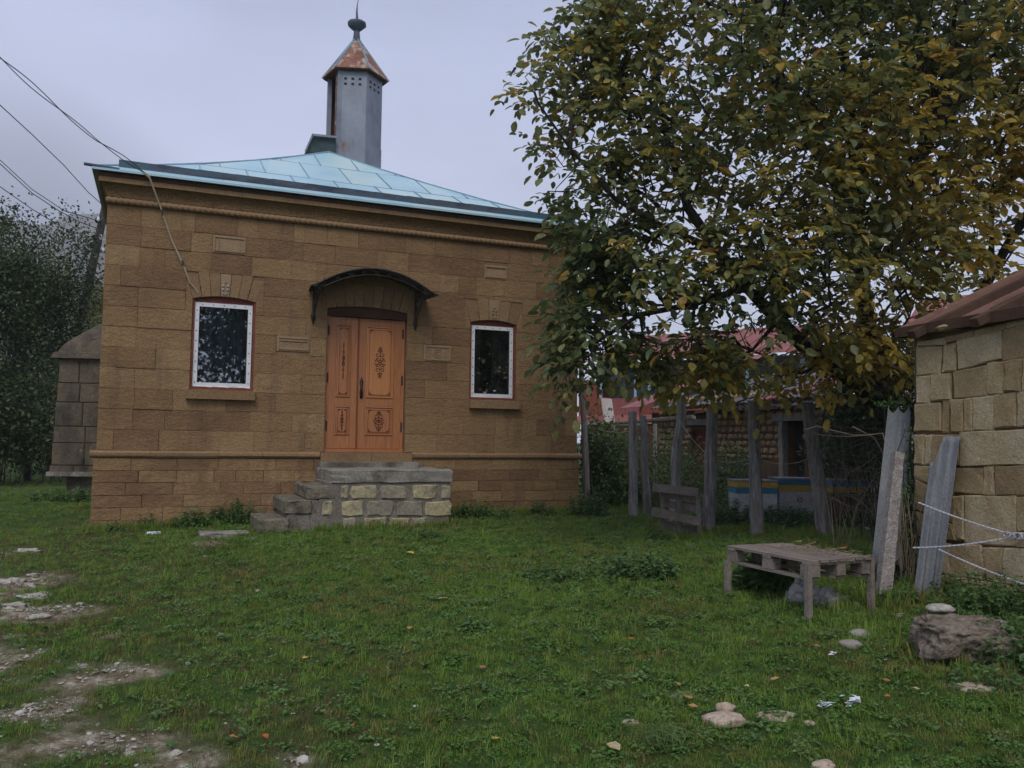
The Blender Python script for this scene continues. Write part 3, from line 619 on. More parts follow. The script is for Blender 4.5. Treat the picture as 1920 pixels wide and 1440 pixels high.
for c in range(NC):
    z0, z1 = ZM+c*CH, ZM+(c+1)*CH; zc = (z0+z1)/2
    # quoins: long and short alternate
    ql = .42 if c % 2 else .20; qr = .22 if c % 2 else .48
    ql += .23 if c % 2 == 0 and c < 11 and c % 4 == 2 else 0
    blocked = []
    for o_ in opens:
        if z1 > o_[2]+.06 and z0 < o_[3]-.02: blocked.append((o_[0], o_[1]))
        a = arch_zone(o_)
        if z1 > a[2]+.04 and z0 < a[3]-.1: blocked.append((a[0], a[1]))
        elif z0 < a[2] and z1 > a[2]+.03: blocked.append((o_[0], o_[1]))
    for p in plaques:
        if z1 > p[2]+.07 and z0 < p[3]-.07: blocked.append((p[0], p[1]))
    blocked.sort(); mg = []
    for b_ in blocked:
        if mg and b_[0] <= mg[-1][1]+.001: mg[-1] = (mg[-1][0], max(mg[-1][1], b_[1]))
        else: mg.append(b_)
    x = HX0; spans = []
    for b_ in mg: spans.append((x, b_[0])); x = b_[1]
    spans.append((x, HX1))
    for k, (a, b_) in enumerate(spans):
        if b_-a < .03: continue
        segs = []; 
        if k == 0:
            segs = [(a, a+ql)]+split(a+ql, b_, rb); 
        elif k == len(spans)-1: segs = split(a, b_-qr, rb)+[(b_-qr, b_)]
        else: segs = split(a, b_, rb)
        for i, (s0, s1) in enumerate(segs):
            pr = 0
            if k == 0 and i < 2 and c % 2 == 0 and i == 1: pr = .012           # second stone by the corner stands proud
            block(s0, s1, z0, z1, proud=pr+rb.uniform(-.003, .003), dep=.05)
# plinth courses
PZ0 = .18; NP = 7; PH = (1.315-PZ0)/NP
for c in range(NP):
    z0, z1 = PZ0+c*PH, PZ0+(c+1)*PH
    segs = split(HX0-.03, HX1+.02, rb, .28, .62)
    for s0, s1 in segs:
        if s0 > 2.1 and s1 < 3.65: continue
        block(s0, s1, z0, z1, proud=.035+rb.uniform(-.002, .004), dep=.06)
# voussoirs over each opening
def arch_z(o_, x, add=0):
    t = (x-(o_[0]+o_[1])/2)/((o_[1]-o_[0])/2); return o_[3]+RISE*(1-min(1, t*t))+add
keyst = None
for oi_, (o_, nv) in enumerate(((WL, 7), (WR, 5), (DR, 9))):
    ax0, ax1 = arch_zone(o_)[0:2]; n0 = nv
    fr = [i/n0 for i in range(n0+1)]; bx = [o_[0]+(o_[1]-o_[0])*f for f in fr]; tx = [ax0+(ax1-ax0)*f for f in fr]
    az = arch_zone(o_)[3]
    for i in range(n0):
        g = .003; zt = az+(rb.uniform(-.02, .02) if i != n0//2 else .0)-(.05 if i in (0, n0-1) and oi_ < 2 else 0)
        poly = [(bx[i]+g, Y0, arch_z(o_, bx[i])), (bx[i+1]-g, Y0, arch_z(o_, bx[i+1])), (tx[i+1]-g, Y0, zt), (tx[i]+g, Y0, zt)]
        pr = .012 if i == n0//2 and oi_ < 2 else 0
        poly = [(p[0], p[1]-pr, p[2]) for p in poly]
        o = obj('voussoir', MB().cushion(poly, (0, -1, 0), .16, ins=.003, rise=.003), m_relief if pr else (m_mould), house)
        if pr: key = o; kx = (bx[i]+bx[i+1])/2; o['label'] = 'carved keystone over the window'
        if pr:
            r_ = MB()
            for dx, dz, rr in ((-.03, .15, .018), (.03, .15, .018), (-.03, .10, .018), (.03, .10, .018), (0, .20, .013), (-.03, .045, .013), (.0, .035, .013), (.03, .045, .013)):
                q = pebble(rr, 8, .6, .08, 3); c_ = [(kx+dx+p[0], Y0-.026-p[2], o_[3]+.07+dz-.02+p[1]) for p in q.v]; r_.add(c_, q.f)
            obj('carved_flower', r_, m_paleslab if oi_ == 0 else m_relief, o)
# filler stone above arches between arch top and next course
for o_ in opens:
    a = arch_zone(o_); c = math.ceil((a[3]-.1-ZM)/CH-1e-6); zt = ZM+c*CH
    if zt-a[3] > .02:
        for s0, s1 in split(a[0], a[1], rb, .2, .5): block(s0, s1, a[3]+.0, zt)
for o_ in opens:
    a = arch_zone(o_); zl = ZM+math.floor((a[2]+.04-ZM)/CH+1e-6)*CH
    if ZM+math.ceil((a[2]-ZM)/CH-1e-6)*CH-a[2] <= .04: zl = a[2]
    for s_, e_ in ((a[0], o_[0]), (a[1], o_[1])):
        poly = [(s_, Y0, zl), (e_, Y0, zl), (e_, Y0, a[2]+.0), (s_, Y0, a[3]-.05)]
        obj('stone_block', MB().cushion(poly, (0, -1, 0), .05, ins=.004, rise=.005), m_block, house)
# carved plaques
for i, p in enumerate(plaques):
    o = obj('carved_plaque', MB().cushion([(p[0]+.004, Y0, p[2]), (p[1]-.004, Y0, p[2]), (p[1]-.004, Y0, p[3]), (p[0]+.004, Y0, p[3])], (0, -1, 0), .05, ins=.006, rise=.006), m_relief, house)
    o['label'] = ['blank framed plaque above the left window', 'plaque with a carved inscription panel left of the door', 'plaque with a carved ring right of the door', 'plain grooved plaque above the right window'][i]
    f = MB(); e = .03; y = Y0-.012; fx0, fx1, fz0, fz1 = p[0]+e, p[1]-e, p[2]+e, p[3]-e
    for a, b_ in (((fx0, fz0), (fx1, fz0)), ((fx1, fz0), (fx1, fz1)), ((fx1, fz1), (fx0, fz1)), ((fx0, fz1), (fx0, fz0))):
        f.bar((a[0], y, a[1]), (b_[0], y, b_[1]), .012, .012, (0, 1, 0))
    obj('plaque_frame', f, m_relief, o)
    d = MB()
    if i == 2:
        c_ = ((p[0]+p[1])/2, (p[2]+p[3])/2)
        for R_ in (.065, .032): d.tube([(c_[0]+R_*math.cos(k*math.pi/10), Y0-.012, c_[1]+R_*math.sin(k*math.pi/10)) for k in range(21)], .006, 5)
        for k in range(3): d.box(fx0+.03+k*.025, fx0+.036+k*.025, Y0-.016, Y0-.006, fz0+.03, fz1-.03)
        for k in range(3): d.box(fx1-.036-k*.025, fx1-.03-k*.025, Y0-.016, Y0-.006, fz0+.03, fz1-.03)
    elif i == 1:
        d.box(fx0+.02, fx1-.02, Y0-.02, Y0-.006, fz1-.045, fz1-.025)
        for k in range(16):
            xx = fx0+.05+k*.019; zz = fz0+.035+(k % 3)*.022; d.bar((xx, Y0-.013, zz), (xx+rb.uniform(-.01, .014), Y0-.013, zz+rb.uniform(.02, .05)), .006, .008, (0, 1, 0))
    elif i == 0:
        d.box(fx0+.05, fx0+.06, Y0-.016, Y0-.006, fz0+.02, fz1-.02); d.box(fx1-.06, fx1-.05, Y0-.016, Y0-.006, fz0+.02, fz1-.02)
    else: d.box(fx0, fx1, Y0-.022, Y0-.006, fz1-.005, fz1+.012)
    obj('relief', d, m_relief, o)
# mouldings along the plinth
def profile_run(x0, x1, prof, yb=Y0):
    """prof: list of (out, z) going up; extruded along x"""
    V = []; n = len(prof)
    for x in (x0, x1): V += [(x, yb-p[0], p[1]) for p in prof]+[(x, yb+.05, prof[-1][1]), (x, yb+.05, prof[0][1])]
    k = n+2; F = [tuple(range(k))[::-1], tuple(range(k, 2*k))]+[(i, (i+1) % k, k+(i+1) % k, k+i) for i in range(k)]
    return MB().add(V, F)
PROF = [(.03, 1.318), (.055, 1.325), (.075, 1.35), (.075, 1.385), (.055, 1.405), (.02, 1.415)]
x = HX0-.07
while x < HX1+.06:
    w_ = rb.uniform(.55, .95); x1 = min(x+w_, HX1+.06)
    if x < 2.12 < x1: x1 = 2.12
    if 2.11 < x < 3.46: x = 3.48; continue
    pr = [(p[0]+rb.uniform(-.003, .003), p[1]+rb.uniform(-.003, .003)) for p in PROF]
    if x1-x > .05: obj('plinth_moulding', profile_run(x+.002, x1-.003, pr), m_mould, house)
    x = x1
obj('plinth_side', MB().box(HX0-.035, HX0+.02, Y0+.06, YB, .15, 1.32), m_block, house)
# left flank face so that a step aside still shows masonry
sb = MB()
for c in range(NC):
    yy = Y0+.052
    for s0, s1 in split(Y0+.052, YB, rb, .4, .8): sb.box(HX0-.002, HX0+.02, s0+.003, s1-.003, ZM+c*CH+.003, ZM+(c+1)*CH-.003)
for c in range(NC):
    for s0, s1 in split(Y0+.052, YB, rb, .4, .8): sb.box(HX1-.02, HX1+.002, s0+.003, s1-.003, ZM+c*CH+.003, ZM+(c+1)*CH-.003)
o = obj('flank_stones', sb, m_block, house, kind='stuff')
# door threshold stones
for a, b_ in ((2.125, 2.86), (2.865, 3.475)):
    obj('threshold_stone', MB().cushion([(a, Y0-.09, 1.265), (b_, Y0-.09, 1.265), (b_, Y0-.09, 1.405), (a, Y0-.09, 1.405)], (0, -1, 0), .12, ins=.006, rise=.005), m_concrete if 0 else m_mould, house)

# rope moulding and cornice, built as mitred bands running round front and both flanks
def band(prof, name, m, segs=None, smooth=False):
    """profile of (out, z); mitred around the front and the two flanks"""
    V = []; n = len(prof); stations = [(-1, YB), (-1, None), (1, None), (1, YB)]
    for sx_, yy in stations:
        for p in prof:
            X_ = HX0-p[0] if sx_ < 0 else HX1+p[0]; V.append((X_, (Y0-p[0]) if yy is None else yy, p[1]))
    F = []
    for s_ in range(3):
        for i in range(n-1): F.append((s_*n+i, s_*n+i+1, (s_+1)*n+i+1, (s_+1)*n+i))
    F.append(tuple(range(n))); F.append(tuple(range(3*n, 4*n)))
    return obj(name, MB().add(V, F), m, house, smooth=smooth)
rope = MB(); RR = .044; zr = 4.728
nseg = int(HB/.055); 
def twist(ax0, ax1, fixed, axis):
    V = []; F = []; L = ax1-ax0; ns = int(L/.009); n = 12
    for i in range(ns+1):
        s_ = ax0+L*i/ns
        for k in range(n):
            a = 2*math.pi*k/n; q_ = (2*a-s_*2*math.pi/.075)/math.pi % 2; r = RR*(.48+.58*math.sqrt(max(0, 1-(q_-1)**2)))
            u_, w_ = r*math.cos(a), r*math.sin(a)
            V.append((s_, fixed-.026+u_, zr+w_) if axis == 'x' else (fixed+.0+u_, s_, zr+w_))
    for i in range(ns):
        for k in range(n): F.append((i*n+k, i*n+(k+1) % n, (i+1)*n+(k+1) % n, (i+1)*n+k))
    return V, F
V, F = twist(HX0-.02, HX1+.02, Y0, 'x'); obj('rope_moulding', MB().add(V, F), m_mould, house, smooth=True)
band([(0., 4.685), (.008, 4.69), (.008, 4.78), (.0, 4.79)], 'rope_bed', m_mould)
cav = [(.015, 4.785), (.02, 4.83), (.035, 4.88), (.06, 4.92), (.09, 4.945), (.11, 4.95)]
band(cav, 'cavetto_band', m_cavetto, smooth=True)
for k in range(12):                                     # cornice stones, each its own piece along the front
    a, b_ = HX0-.11+(HB+.22)*k/12, HX0-.11+(HB+.22)*(k+1)/12
    obj('cornice_stone', MB().box(a+(.0015 if k else 0), b_-(.0015 if k < 11 else 0), Y0-.118-rb.uniform(0, .004), Y0+.05, 4.951, 5.018), m_mould, house)
    obj('cornice_board', MB().box(a+(.0015 if k else 0), b_-(.0015 if k < 11 else 0), Y0-.128, Y0+.05, 5.02, 5.085), m_darkwood, house)
for sx_ in (HX0-.115, HX1+.035): obj('flank_cornice', MB().box(sx_, sx_+.08, Y0+.051, YB, 4.95, 5.085), m_mould, house)
obj('soffit', MB().box(HX0-.11, HX1+.11, Y0-.10, YB, 5.087, 5.093), m_darkwood, house)
# ---------------- roof: pyramid of painted tin sheets
EV = .185; ZE = 5.105; HALF = HB/2+EV; CYR = Y0+HB/2; ZA = 7.0
def rz(t): return ZE+(ZA-ZE)*(.84*t+.16*t*t)          # t: 0 eave, 1 apex
roof = thing('roof', (CXH, CYR, ZE), None, None); roof.parent = house; roof.location = Vector((CXH, CYR, ZE))-wl(house)
ROWS = [0, .075, .36, .68, 1.0]; NCOL = 11
def face_pt(q, s_, t, lift=0):
    """side q (0 front,1 right,2 back,3 left); s_ across in metres from centre, t up the slope"""
    h = HALF*(1-t); s_ = max(-h, min(h, s_)); x_, y_ = s_, -h; a = q*math.pi/2
    return (CXH+x_*math.cos(a)-y_*math.sin(a), CYR+x_*math.sin(a)+y_*math.cos(a), rz(t)+lift)
for q in range(4):
    for r_ in range(4):
        t0, t1 = ROWS[r_], ROWS[r_+1]; h0 = HALF*(1-t0); off = .0 if r_ % 2 else .3
        cols = [-h0]+[x_ for x_ in [(-HALF+off+(2*HALF)*k/NCOL) for k in range(NCOL+1)] if -h0+.02 < x_ < h0-.02]+[h0]
        if r_ == 0: cols = [-h0]+[c_ for c_ in cols[1:-1][::2]]+[h0]
        for a, b_ in zip(cols[:-1], cols[1:]):
            lf = rb.uniform(.001, .008); P4 = [face_pt(q, a, t0, lf), face_pt(q, b_, t0, lf), face_pt(q, b_, t1, lf+.004), face_pt(q, a, t1, lf+.004)]
            if (Vector(P4[2])-Vector(P4[3])).length < 1e-4: P4 = P4[:3]
            lo_ = [(p[0], p[1], p[2]-.02) for p in P4]; n = len(P4)
            obj('roof_sheet', MB().add(P4+lo_, [tuple(range(n)), tuple(range(2*n-1, n-1, -1))]+[(i, n+i, n+(i+1) % n, (i+1) % n) for i in range(n)]), m_roof, roof)
    sm = MB()                                             # standing seams
    for r_ in range(1, 4):
        t0, t1 = ROWS[r_], ROWS[r_+1]; h1 = HALF*(1-t1); off = .0 if r_ % 2 else .3
        for k in range(NCOL+1):
            x_ = -HALF+off+(2*HALF)*k/NCOL
            if abs(x_) < HALF*(1-t0)-.05:
                te = min(t1, 1-abs(x_)/HALF-.01)
                if te > t0+.02: sm.bar(face_pt(q, x_, t0, .012), face_pt(q, x_, te, .016), .008, .022)
        if r_ > 1:
            h0 = HALF*(1-t0); sm.bar(face_pt(q, -h0, t0, .008), face_pt(q, h0, t0, .008), .008, .012)
    obj('roof_seam', sm, m_seam, roof)
    hp = MB(); hp.tube([face_pt(q, 9, t, .015) for t in (0, .2, .4, .6, .8, 1)], .016, 5); obj('hip_seam', hp, m_seam, roof)
# upstand gutter along the front eave
gt = MB(); t_g = .062
for k in range(14):
    a, b_ = -HALF+.30+(2*HALF-.42)*k/14, -HALF+.30+(2*HALF-.42)*(k+1)/14; p0 = face_pt(0, a, t_g); p1 = face_pt(0, b_, t_g); e_ = rb.uniform(-.004, .004)
    gt = MB().add([(p0[0], p0[1]+e_, p0[2]-.01), (p1[0], p1[1]+e_, p1[2]-.01), (p1[0], p1[1]+e_-.018, p1[2]+.10), (p0[0], p0[1]+e_-.018, p0[2]+.105),
                   (p0[0], p0[1]+e_+.012, p0[2]-.01), (p1[0], p1[1]+e_+.012, p1[2]-.01), (p1[0], p1[1]+e_-.006, p1[2]+.10), (p0[0], p0[1]+e_-.006, p0[2]+.105)],
                  [(0, 1, 2, 3), (7, 6, 5, 4), (0, 3, 7, 4), (1, 5, 6, 2), (3, 2, 6, 7), (0, 4, 5, 1)])
    obj('gutter_upstand', gt, m_gutter, roof)
gl = MB().bar((CXH-HALF-.10, CYR-HALF+.02, ZE+.03), (CXH-HALF+.32, CYR-HALF+.03, ZE+.015), .07, .022); obj('gutter_end', gl, m_gutter, roof)
drip = MB()
for q in range(4): drip.bar(face_pt(q, -99, 0, -.012), face_pt(q, 99, 0, -.012), .012, .03)
obj('eave_drip', drip, m_roof, roof)
# ---------------- turret
TX, TY = 3.36, 16.45; TR = .535; tur = thing('turret', (TX, TY, 6.4), None, None); tur.parent = house; tur.location = Vector((TX, TY, 6.4))-wl(house)
A0 = math.radians(-138)
def hexp(k, r, z): a = A0+k*math.pi/3; return (TX+r*math.cos(a), TY+r*math.sin(a), z)
ZTB, ZTT = 6.25, 8.86
for k in range(6):
    if k == 5: continue                                   # this sheet is missing
    for a_, b_ in ((ZTB, 7.38), (7.38, ZTT)):
        r_ = TR*(1.02 if a_ == ZTB else 1.0); p = [hexp(k, r_, a_), hexp(k+1, r_, a_), hexp(k+1, r_, b_), hexp(k, r_, b_)]
        nn = (Vector(p[1])-Vector(p[0])).cross(Vector((0, 0, 1))).normalized()
        obj('turret_sheet', MB().prism(p, -nn, .012), m_turret, tur)
    vh = MB(); p0 = Vector(hexp(k, TR, 0)); p1 = Vector(hexp(k+1, TR, 0)); nn = (p1-p0).cross(Vector((0, 0, 1))).normalized()
    for i in range(3):
        for j in range(2):
            c_ = p0.lerp(p1, .24+.26*i)+Vector((0, 0, 8.62-.105*j))+nn*.004; e1 = (p1-p0).normalized()*.028
            vh.prism([c_-e1-Vector((0, 0, .022)), c_+e1-Vector((0, 0, .022)), c_+e1*.9+Vector((0, 0, .024)), c_-e1+Vector((0, 0, .02))], -nn, .006)
    obj('vent_hole', vh, m_dark, tur)
for k in (0, 5):
    c_ = Vector(hexp(k, TR*.95, 0)); obj('turret_post', MB().box(c_.x-.04, c_.x+.04, c_.y-.04, c_.y+.04, ZTB, ZTT), m_turret, tur)
obj('turret_post', MB().box(TX-.43, TX-.37, TY-.26, TY-.20, ZTB, ZTT), m_rust, tur)
obj('turret_gap_shade', MB().prism([hexp(5, TR*.55, ZTB), hexp(6, TR*.75, ZTB), hexp(6, TR*.75, ZTT), hexp(5, TR*.55, ZTT)], (.3, .5, 0), .02), m_dark, tur)  # dark sheet added behind the missing face, standing for the shade inside
CR = .66; ZC = 8.80; ZAp = 9.70
for k in range(6):
    p = [hexp(k, CR, ZC), hexp(k+1, CR, ZC), (TX, TY, ZAp)]; nn = (Vector(p[1])-Vector(p[0])).cross(Vector(p[2])-Vector(p[0])).normalized()
    obj('cone_sheet', MB().prism(p, -nn, .014), m_rust, tur)
    obj('cone_hip', MB().bar(hexp(k, CR+.01, ZC), (TX, TY, ZAp+.01), .022, .022), m_seam, tur)
obj('cone_soffit', MB().prism([hexp(k, CR-.02, ZC-.004) for k in range(6)], (0, 0, -1), .02), m_darkwood, tur)
fin = MB().tube([(TX, TY, 9.56), (TX, TY, 9.68), (TX, TY, 9.84)], [.09, .07, .055], 8); o = obj('finial_neck', fin, m_gutter, tur, smooth=False)
fz = 9.93; fin = MB().tube([(TX, TY, fz-.13), (TX, TY, fz-.06), (TX, TY, fz), (TX, TY, fz+.05), (TX, TY, fz+.10), (TX, TY, fz+.12)], [.05, .13, .19, .185, .09, .035], 10); obj('finial_bowl', fin, m_gutter, tur, smooth=True)
fin = MB().tube([(TX, TY, fz+.10), (TX-.01, TY, fz+.30), (TX-.005, TY, fz+.42), (TX+.03, TY, fz+.62)], [.03, .018, .01, .004], 6); obj('spike', fin, m_gutter, tur)
hood = MB(); HP = [on_y(u, v, 16.0) for u, v in ((574, 283), (587, 255), (629, 259), (631, 287), (600, 288))]
obj('hood_sheet', MB().prism([tuple(p) for p in (HP[0], HP[4], HP[3], HP[2], HP[1])], (0, 1, 0), .5), mat('dark_green_tin', [(.035, .06, .06), (.055, .085, .085)], rough=.55, scale=4, bump=.2, bscale=10, grain=.1, patches=(((.02, .035, .04), 5, .5, .7, .7),)), tur)
hb = MB(); hb.bar(HP[1]-np.array([.03, .05, 0]), HP[2]+np.array([.02, -.05, 0]), .05, .04); hb.bar(HP[1]-np.array([.02, .05, 0]), HP[0]-np.array([.02, .05, .02]), .05, .03); obj('hood_rim', hb, m_turret, tur)

# ---------------- windows
def window(o_, lean, torn):
    x0, x1, z0, z1 = o_; D = .075
    wf = obj('window_lining', MB().box(x0, x0+.03, Y0+.02, Y0+.2, z0, z1+RISE*.4).box(x1-.03, x1, Y0+.02, Y0+.2, z0, z1+RISE*.4).box(x0+.03, x1-.03, Y0+.055, Y0+.2, z1-.035, z1+.085).box(x0+.03, x1-.03, Y0+.02, Y0+.2, z0, z0+.035), m_redpaint, house)
    a, b_, c_, d_ = x0+.035, x1-.04, z0+.04, z1-.04; w_ = .058; y = Y0+.045
    fr = obj('window_frame', MB().box(a, a+w_, y, y+.05, c_, d_).box(b_-w_, b_, y, y+.05, c_, d_).box(a+w_, b_-w_, y, y+.05, d_-w_, d_).box(a+w_, b_-w_, y, y+.05, c_, c_+w_), m_white, house)
    obj('pane', MB().box(a+w_-.005, b_-w_+.005, y+.022, y+.028, c_+w_-.005, d_-w_+.005), m_glass, fr)
    obj('glazing_seal', MB().box(a+w_, a+w_+.008, y+.012, y+.022, c_+w_, d_-w_).box(b_-w_-.008, b_-w_, y+.012, y+.022, c_+w_, d_-w_).box(a+w_+.008, b_-w_-.008, y+.012, y+.022, d_-w_-.008, d_-w_), m_iron, fr)
    sc_ = MB()
    for k in range(8):
        zz = c_+.06+(d_-c_-.1)*k/7.5
        for xx in (a+w_*.5, b_-w_*.5): sc_.tube([(xx, y-.004, zz), (xx, y+.001, zz)], .008, 6)
    for k in range(5):
        xx = a+.1+(b_-a-.2)*k/4; sc_.tube([(xx, y-.004, d_-w_*.5), (xx, y+.001, d_-w_*.5)], .008, 6)
    obj('screw', sc_, m_iron, fr, kind='stuff')
    if torn:
        tn = MB()
        for u0, u1, dz in ((.02, .32, .02), (.42, .62, .028), (.78, .99, .02)):
            xa, xb = a+(b_-a)*u0, a+(b_-a)*u1; zc = c_-.008
            tn.add([(xa, y-.006, zc+.025), (xb, y-.012, zc+.022), (xb+.025, y-.018, zc-.012), (xb-.06, y-.014, zc+.008), (xa, y-.01, zc+.008)], [(0, 4, 3, 2, 1)])
        obj('torn_film', tn, m_white, fr)
    return fr
m_glass = bpy.data.materials.new('window_glass'); m_glass.use_nodes = True; t = m_glass.node_tree; t.nodes.remove(t.nodes['Principled BSDF'])
gs = t.nodes.new('ShaderNodeBsdfGlossy'); gs.inputs['Roughness'].default_value = .015; gs.inputs[0].default_value = (.9, .92, .95, 1); tp = t.nodes.new('ShaderNodeBsdfTransparent'); tp.inputs[0].default_value = (.82, .86, .88, 1)
fn = t.nodes.new('ShaderNodeFresnel'); fn.inputs[0].default_value = 1.75; ms = t.nodes.new('ShaderNodeMixShader')
mm_ = t.nodes.new('ShaderNodeMath'); mm_.operation = 'MULTIPLY_ADD'; mm_.inputs[1].default_value = 2.0; mm_.inputs[2].default_value = .05; t.links.new(fn.outputs[0], mm_.inputs[0])
t.links.new(mm_.outputs[0], ms.inputs[0]); t.links.new(tp.outputs[0], ms.inputs[1]); t.links.new(gs.outputs[0], ms.inputs[2]); t.links.new(ms.outputs[0], t.nodes['Material Output'].inputs[0])
window(WL, 0, True); window(WR, 0, False)
def curtain(x0, x1, z0, z1, y, amp, n):
    V = []; F = []; k = 60
    for i in range(k+1):
        x_ = x0+(x1-x0)*i/k; yy = y+amp*math.sin(i/k*n*2*math.pi)+amp*.5*math.sin(i/k*n*4.7+1)
        V += [(x_, yy, z0), (x_, yy, z1)]
    for i in range(k): F.append((2*i, 2*i+2, 2*i+3, 2*i+1))
    return MB().add(V, F)
c1 = curtain(WL[0]-.02, WL[1]+.02, WL[2]+.02, 3.7, Y0+.30, .018, 7); obj('curtain', c1, m_curtain, house, smooth=True)
obj('curtain', curtain(WR[1]-.30, WR[1]+.05, WR[2]+.02, 3.7, Y0+.30, .018, 3), m_curtain, house, smooth=True)
obj('curtain', curtain(WR[0]-.05, WR[0]+.30, WR[2]+.02, 3.7, Y0+.34, .02, 3), m_curtain, house, smooth=True)
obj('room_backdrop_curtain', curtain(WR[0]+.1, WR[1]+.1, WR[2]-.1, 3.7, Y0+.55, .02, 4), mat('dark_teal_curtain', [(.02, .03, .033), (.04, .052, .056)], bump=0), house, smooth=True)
# pale jar standing on the inner sill
j = pebble(.055, 9, .8, .05, 2); obj('sill_jar', MB().add([(p[0]+WR[0]+.26, p[1]+Y0+.2, p[2]+WR[2]+.13) for p in j.v], j.f), m_paleslab, house, smooth=True)
obj('inner_sill', MB().box(WR[0], WR[1], Y0+.101, Y0+.4, WR[2]+.0, WR[2]+.095), m_white, house)
for o_, e_ in ((WL, .045), (WR, .005)):
    obj('window_sill', MB().cushion([(o_[0]-e_, Y0-.075, o_[2]-.135), (o_[1]+.06-e_*.8, Y0-.075, o_[2]-.135), (o_[1]+.06-e_*.8, Y0-.075, o_[2]-.018), (o_[0]-e_, Y0-.075, o_[2]-.018)], (0, -1, 0), .14, ins=.006, rise=.005), m_mould, house)
m_redfill = m_redpaint

# ---------------- the carved double door
def fpt(u, v, yy): p = on_y(u, v, yy); return p
DY = Y0+.085; dx0, dx1, dz0, dz1 = 2.19, 3.365, 1.408, 3.50; XS = 2.662
obj('door_frame', MB().box(dx0, dx0+.045, DY-.005, DY+.10, dz0+.05, dz1-.05).box(dx1-.045, dx1, DY-.005, DY+.10, dz0+.05, dz1-.05).box(dx0, dx1, DY-.03, DY+.10, dz0, dz0+.05), m_door, house)
obj('door_head', MB().box(dx0-.005, dx1+.005, DY-.055, DY+.1, dz1-.10, dz1+.085), mat('dark_red_brown_wood', [(.05, .022, .014), (.08, .036, .022)], bump=.3, grain=.2), house)
def scroll(cx, cz, r, a0, turns, y, sgn=1, n=16): return [(cx+sgn*r*(1-.75*i/n)*math.cos(a0+turns*2*math.pi*i/n), y, cz+r*(1-.75*i/n)*math.sin(a0+turns*2*math.pi*i/n)) for i in range(n+1)]
def motif(cx, zc, hh, ww, y):
    mb = MB(); r = .0048
    mb.tube([(cx, y, zc-hh), (cx, y, zc+hh)], r*.9, 4)
    for s_ in (1, -1):
        for sg in (1, -1):
            for f, q in ((.22, .8), (.52, 1.), (.78, .55)):
                R_ = ww*.42*q; mb.tube(scroll(cx+sg*R_*1.05, zc+s_*hh*f, R_, math.pi if sg > 0 else math.pi, .95*s_, y, sg), r, 4)
            mb.tube([(cx, y, zc+s_*hh*1.0), (cx+sg*ww*.3, y, zc+s_*hh*.93), (cx, y, zc+s_*hh*.82)], r, 4)
            mb.tube([(cx+sg*ww*.15, y, zc), (cx+sg*ww*.5, y, zc+s_*hh*.12), (cx+sg*ww*.95, y, zc+s_*hh*.06), (cx+sg*ww*.6, y, zc+s_*hh*.3)], r, 4)
    for f in (-1.03, 1.03, -.65, .65, 0):
        q = pebble(.009, 6, 1, .1, 1); mb.add([(cx+p[0], y+p[2]*.5, zc+hh*f+p[1]) for p in q.v], q.f)
    return mb
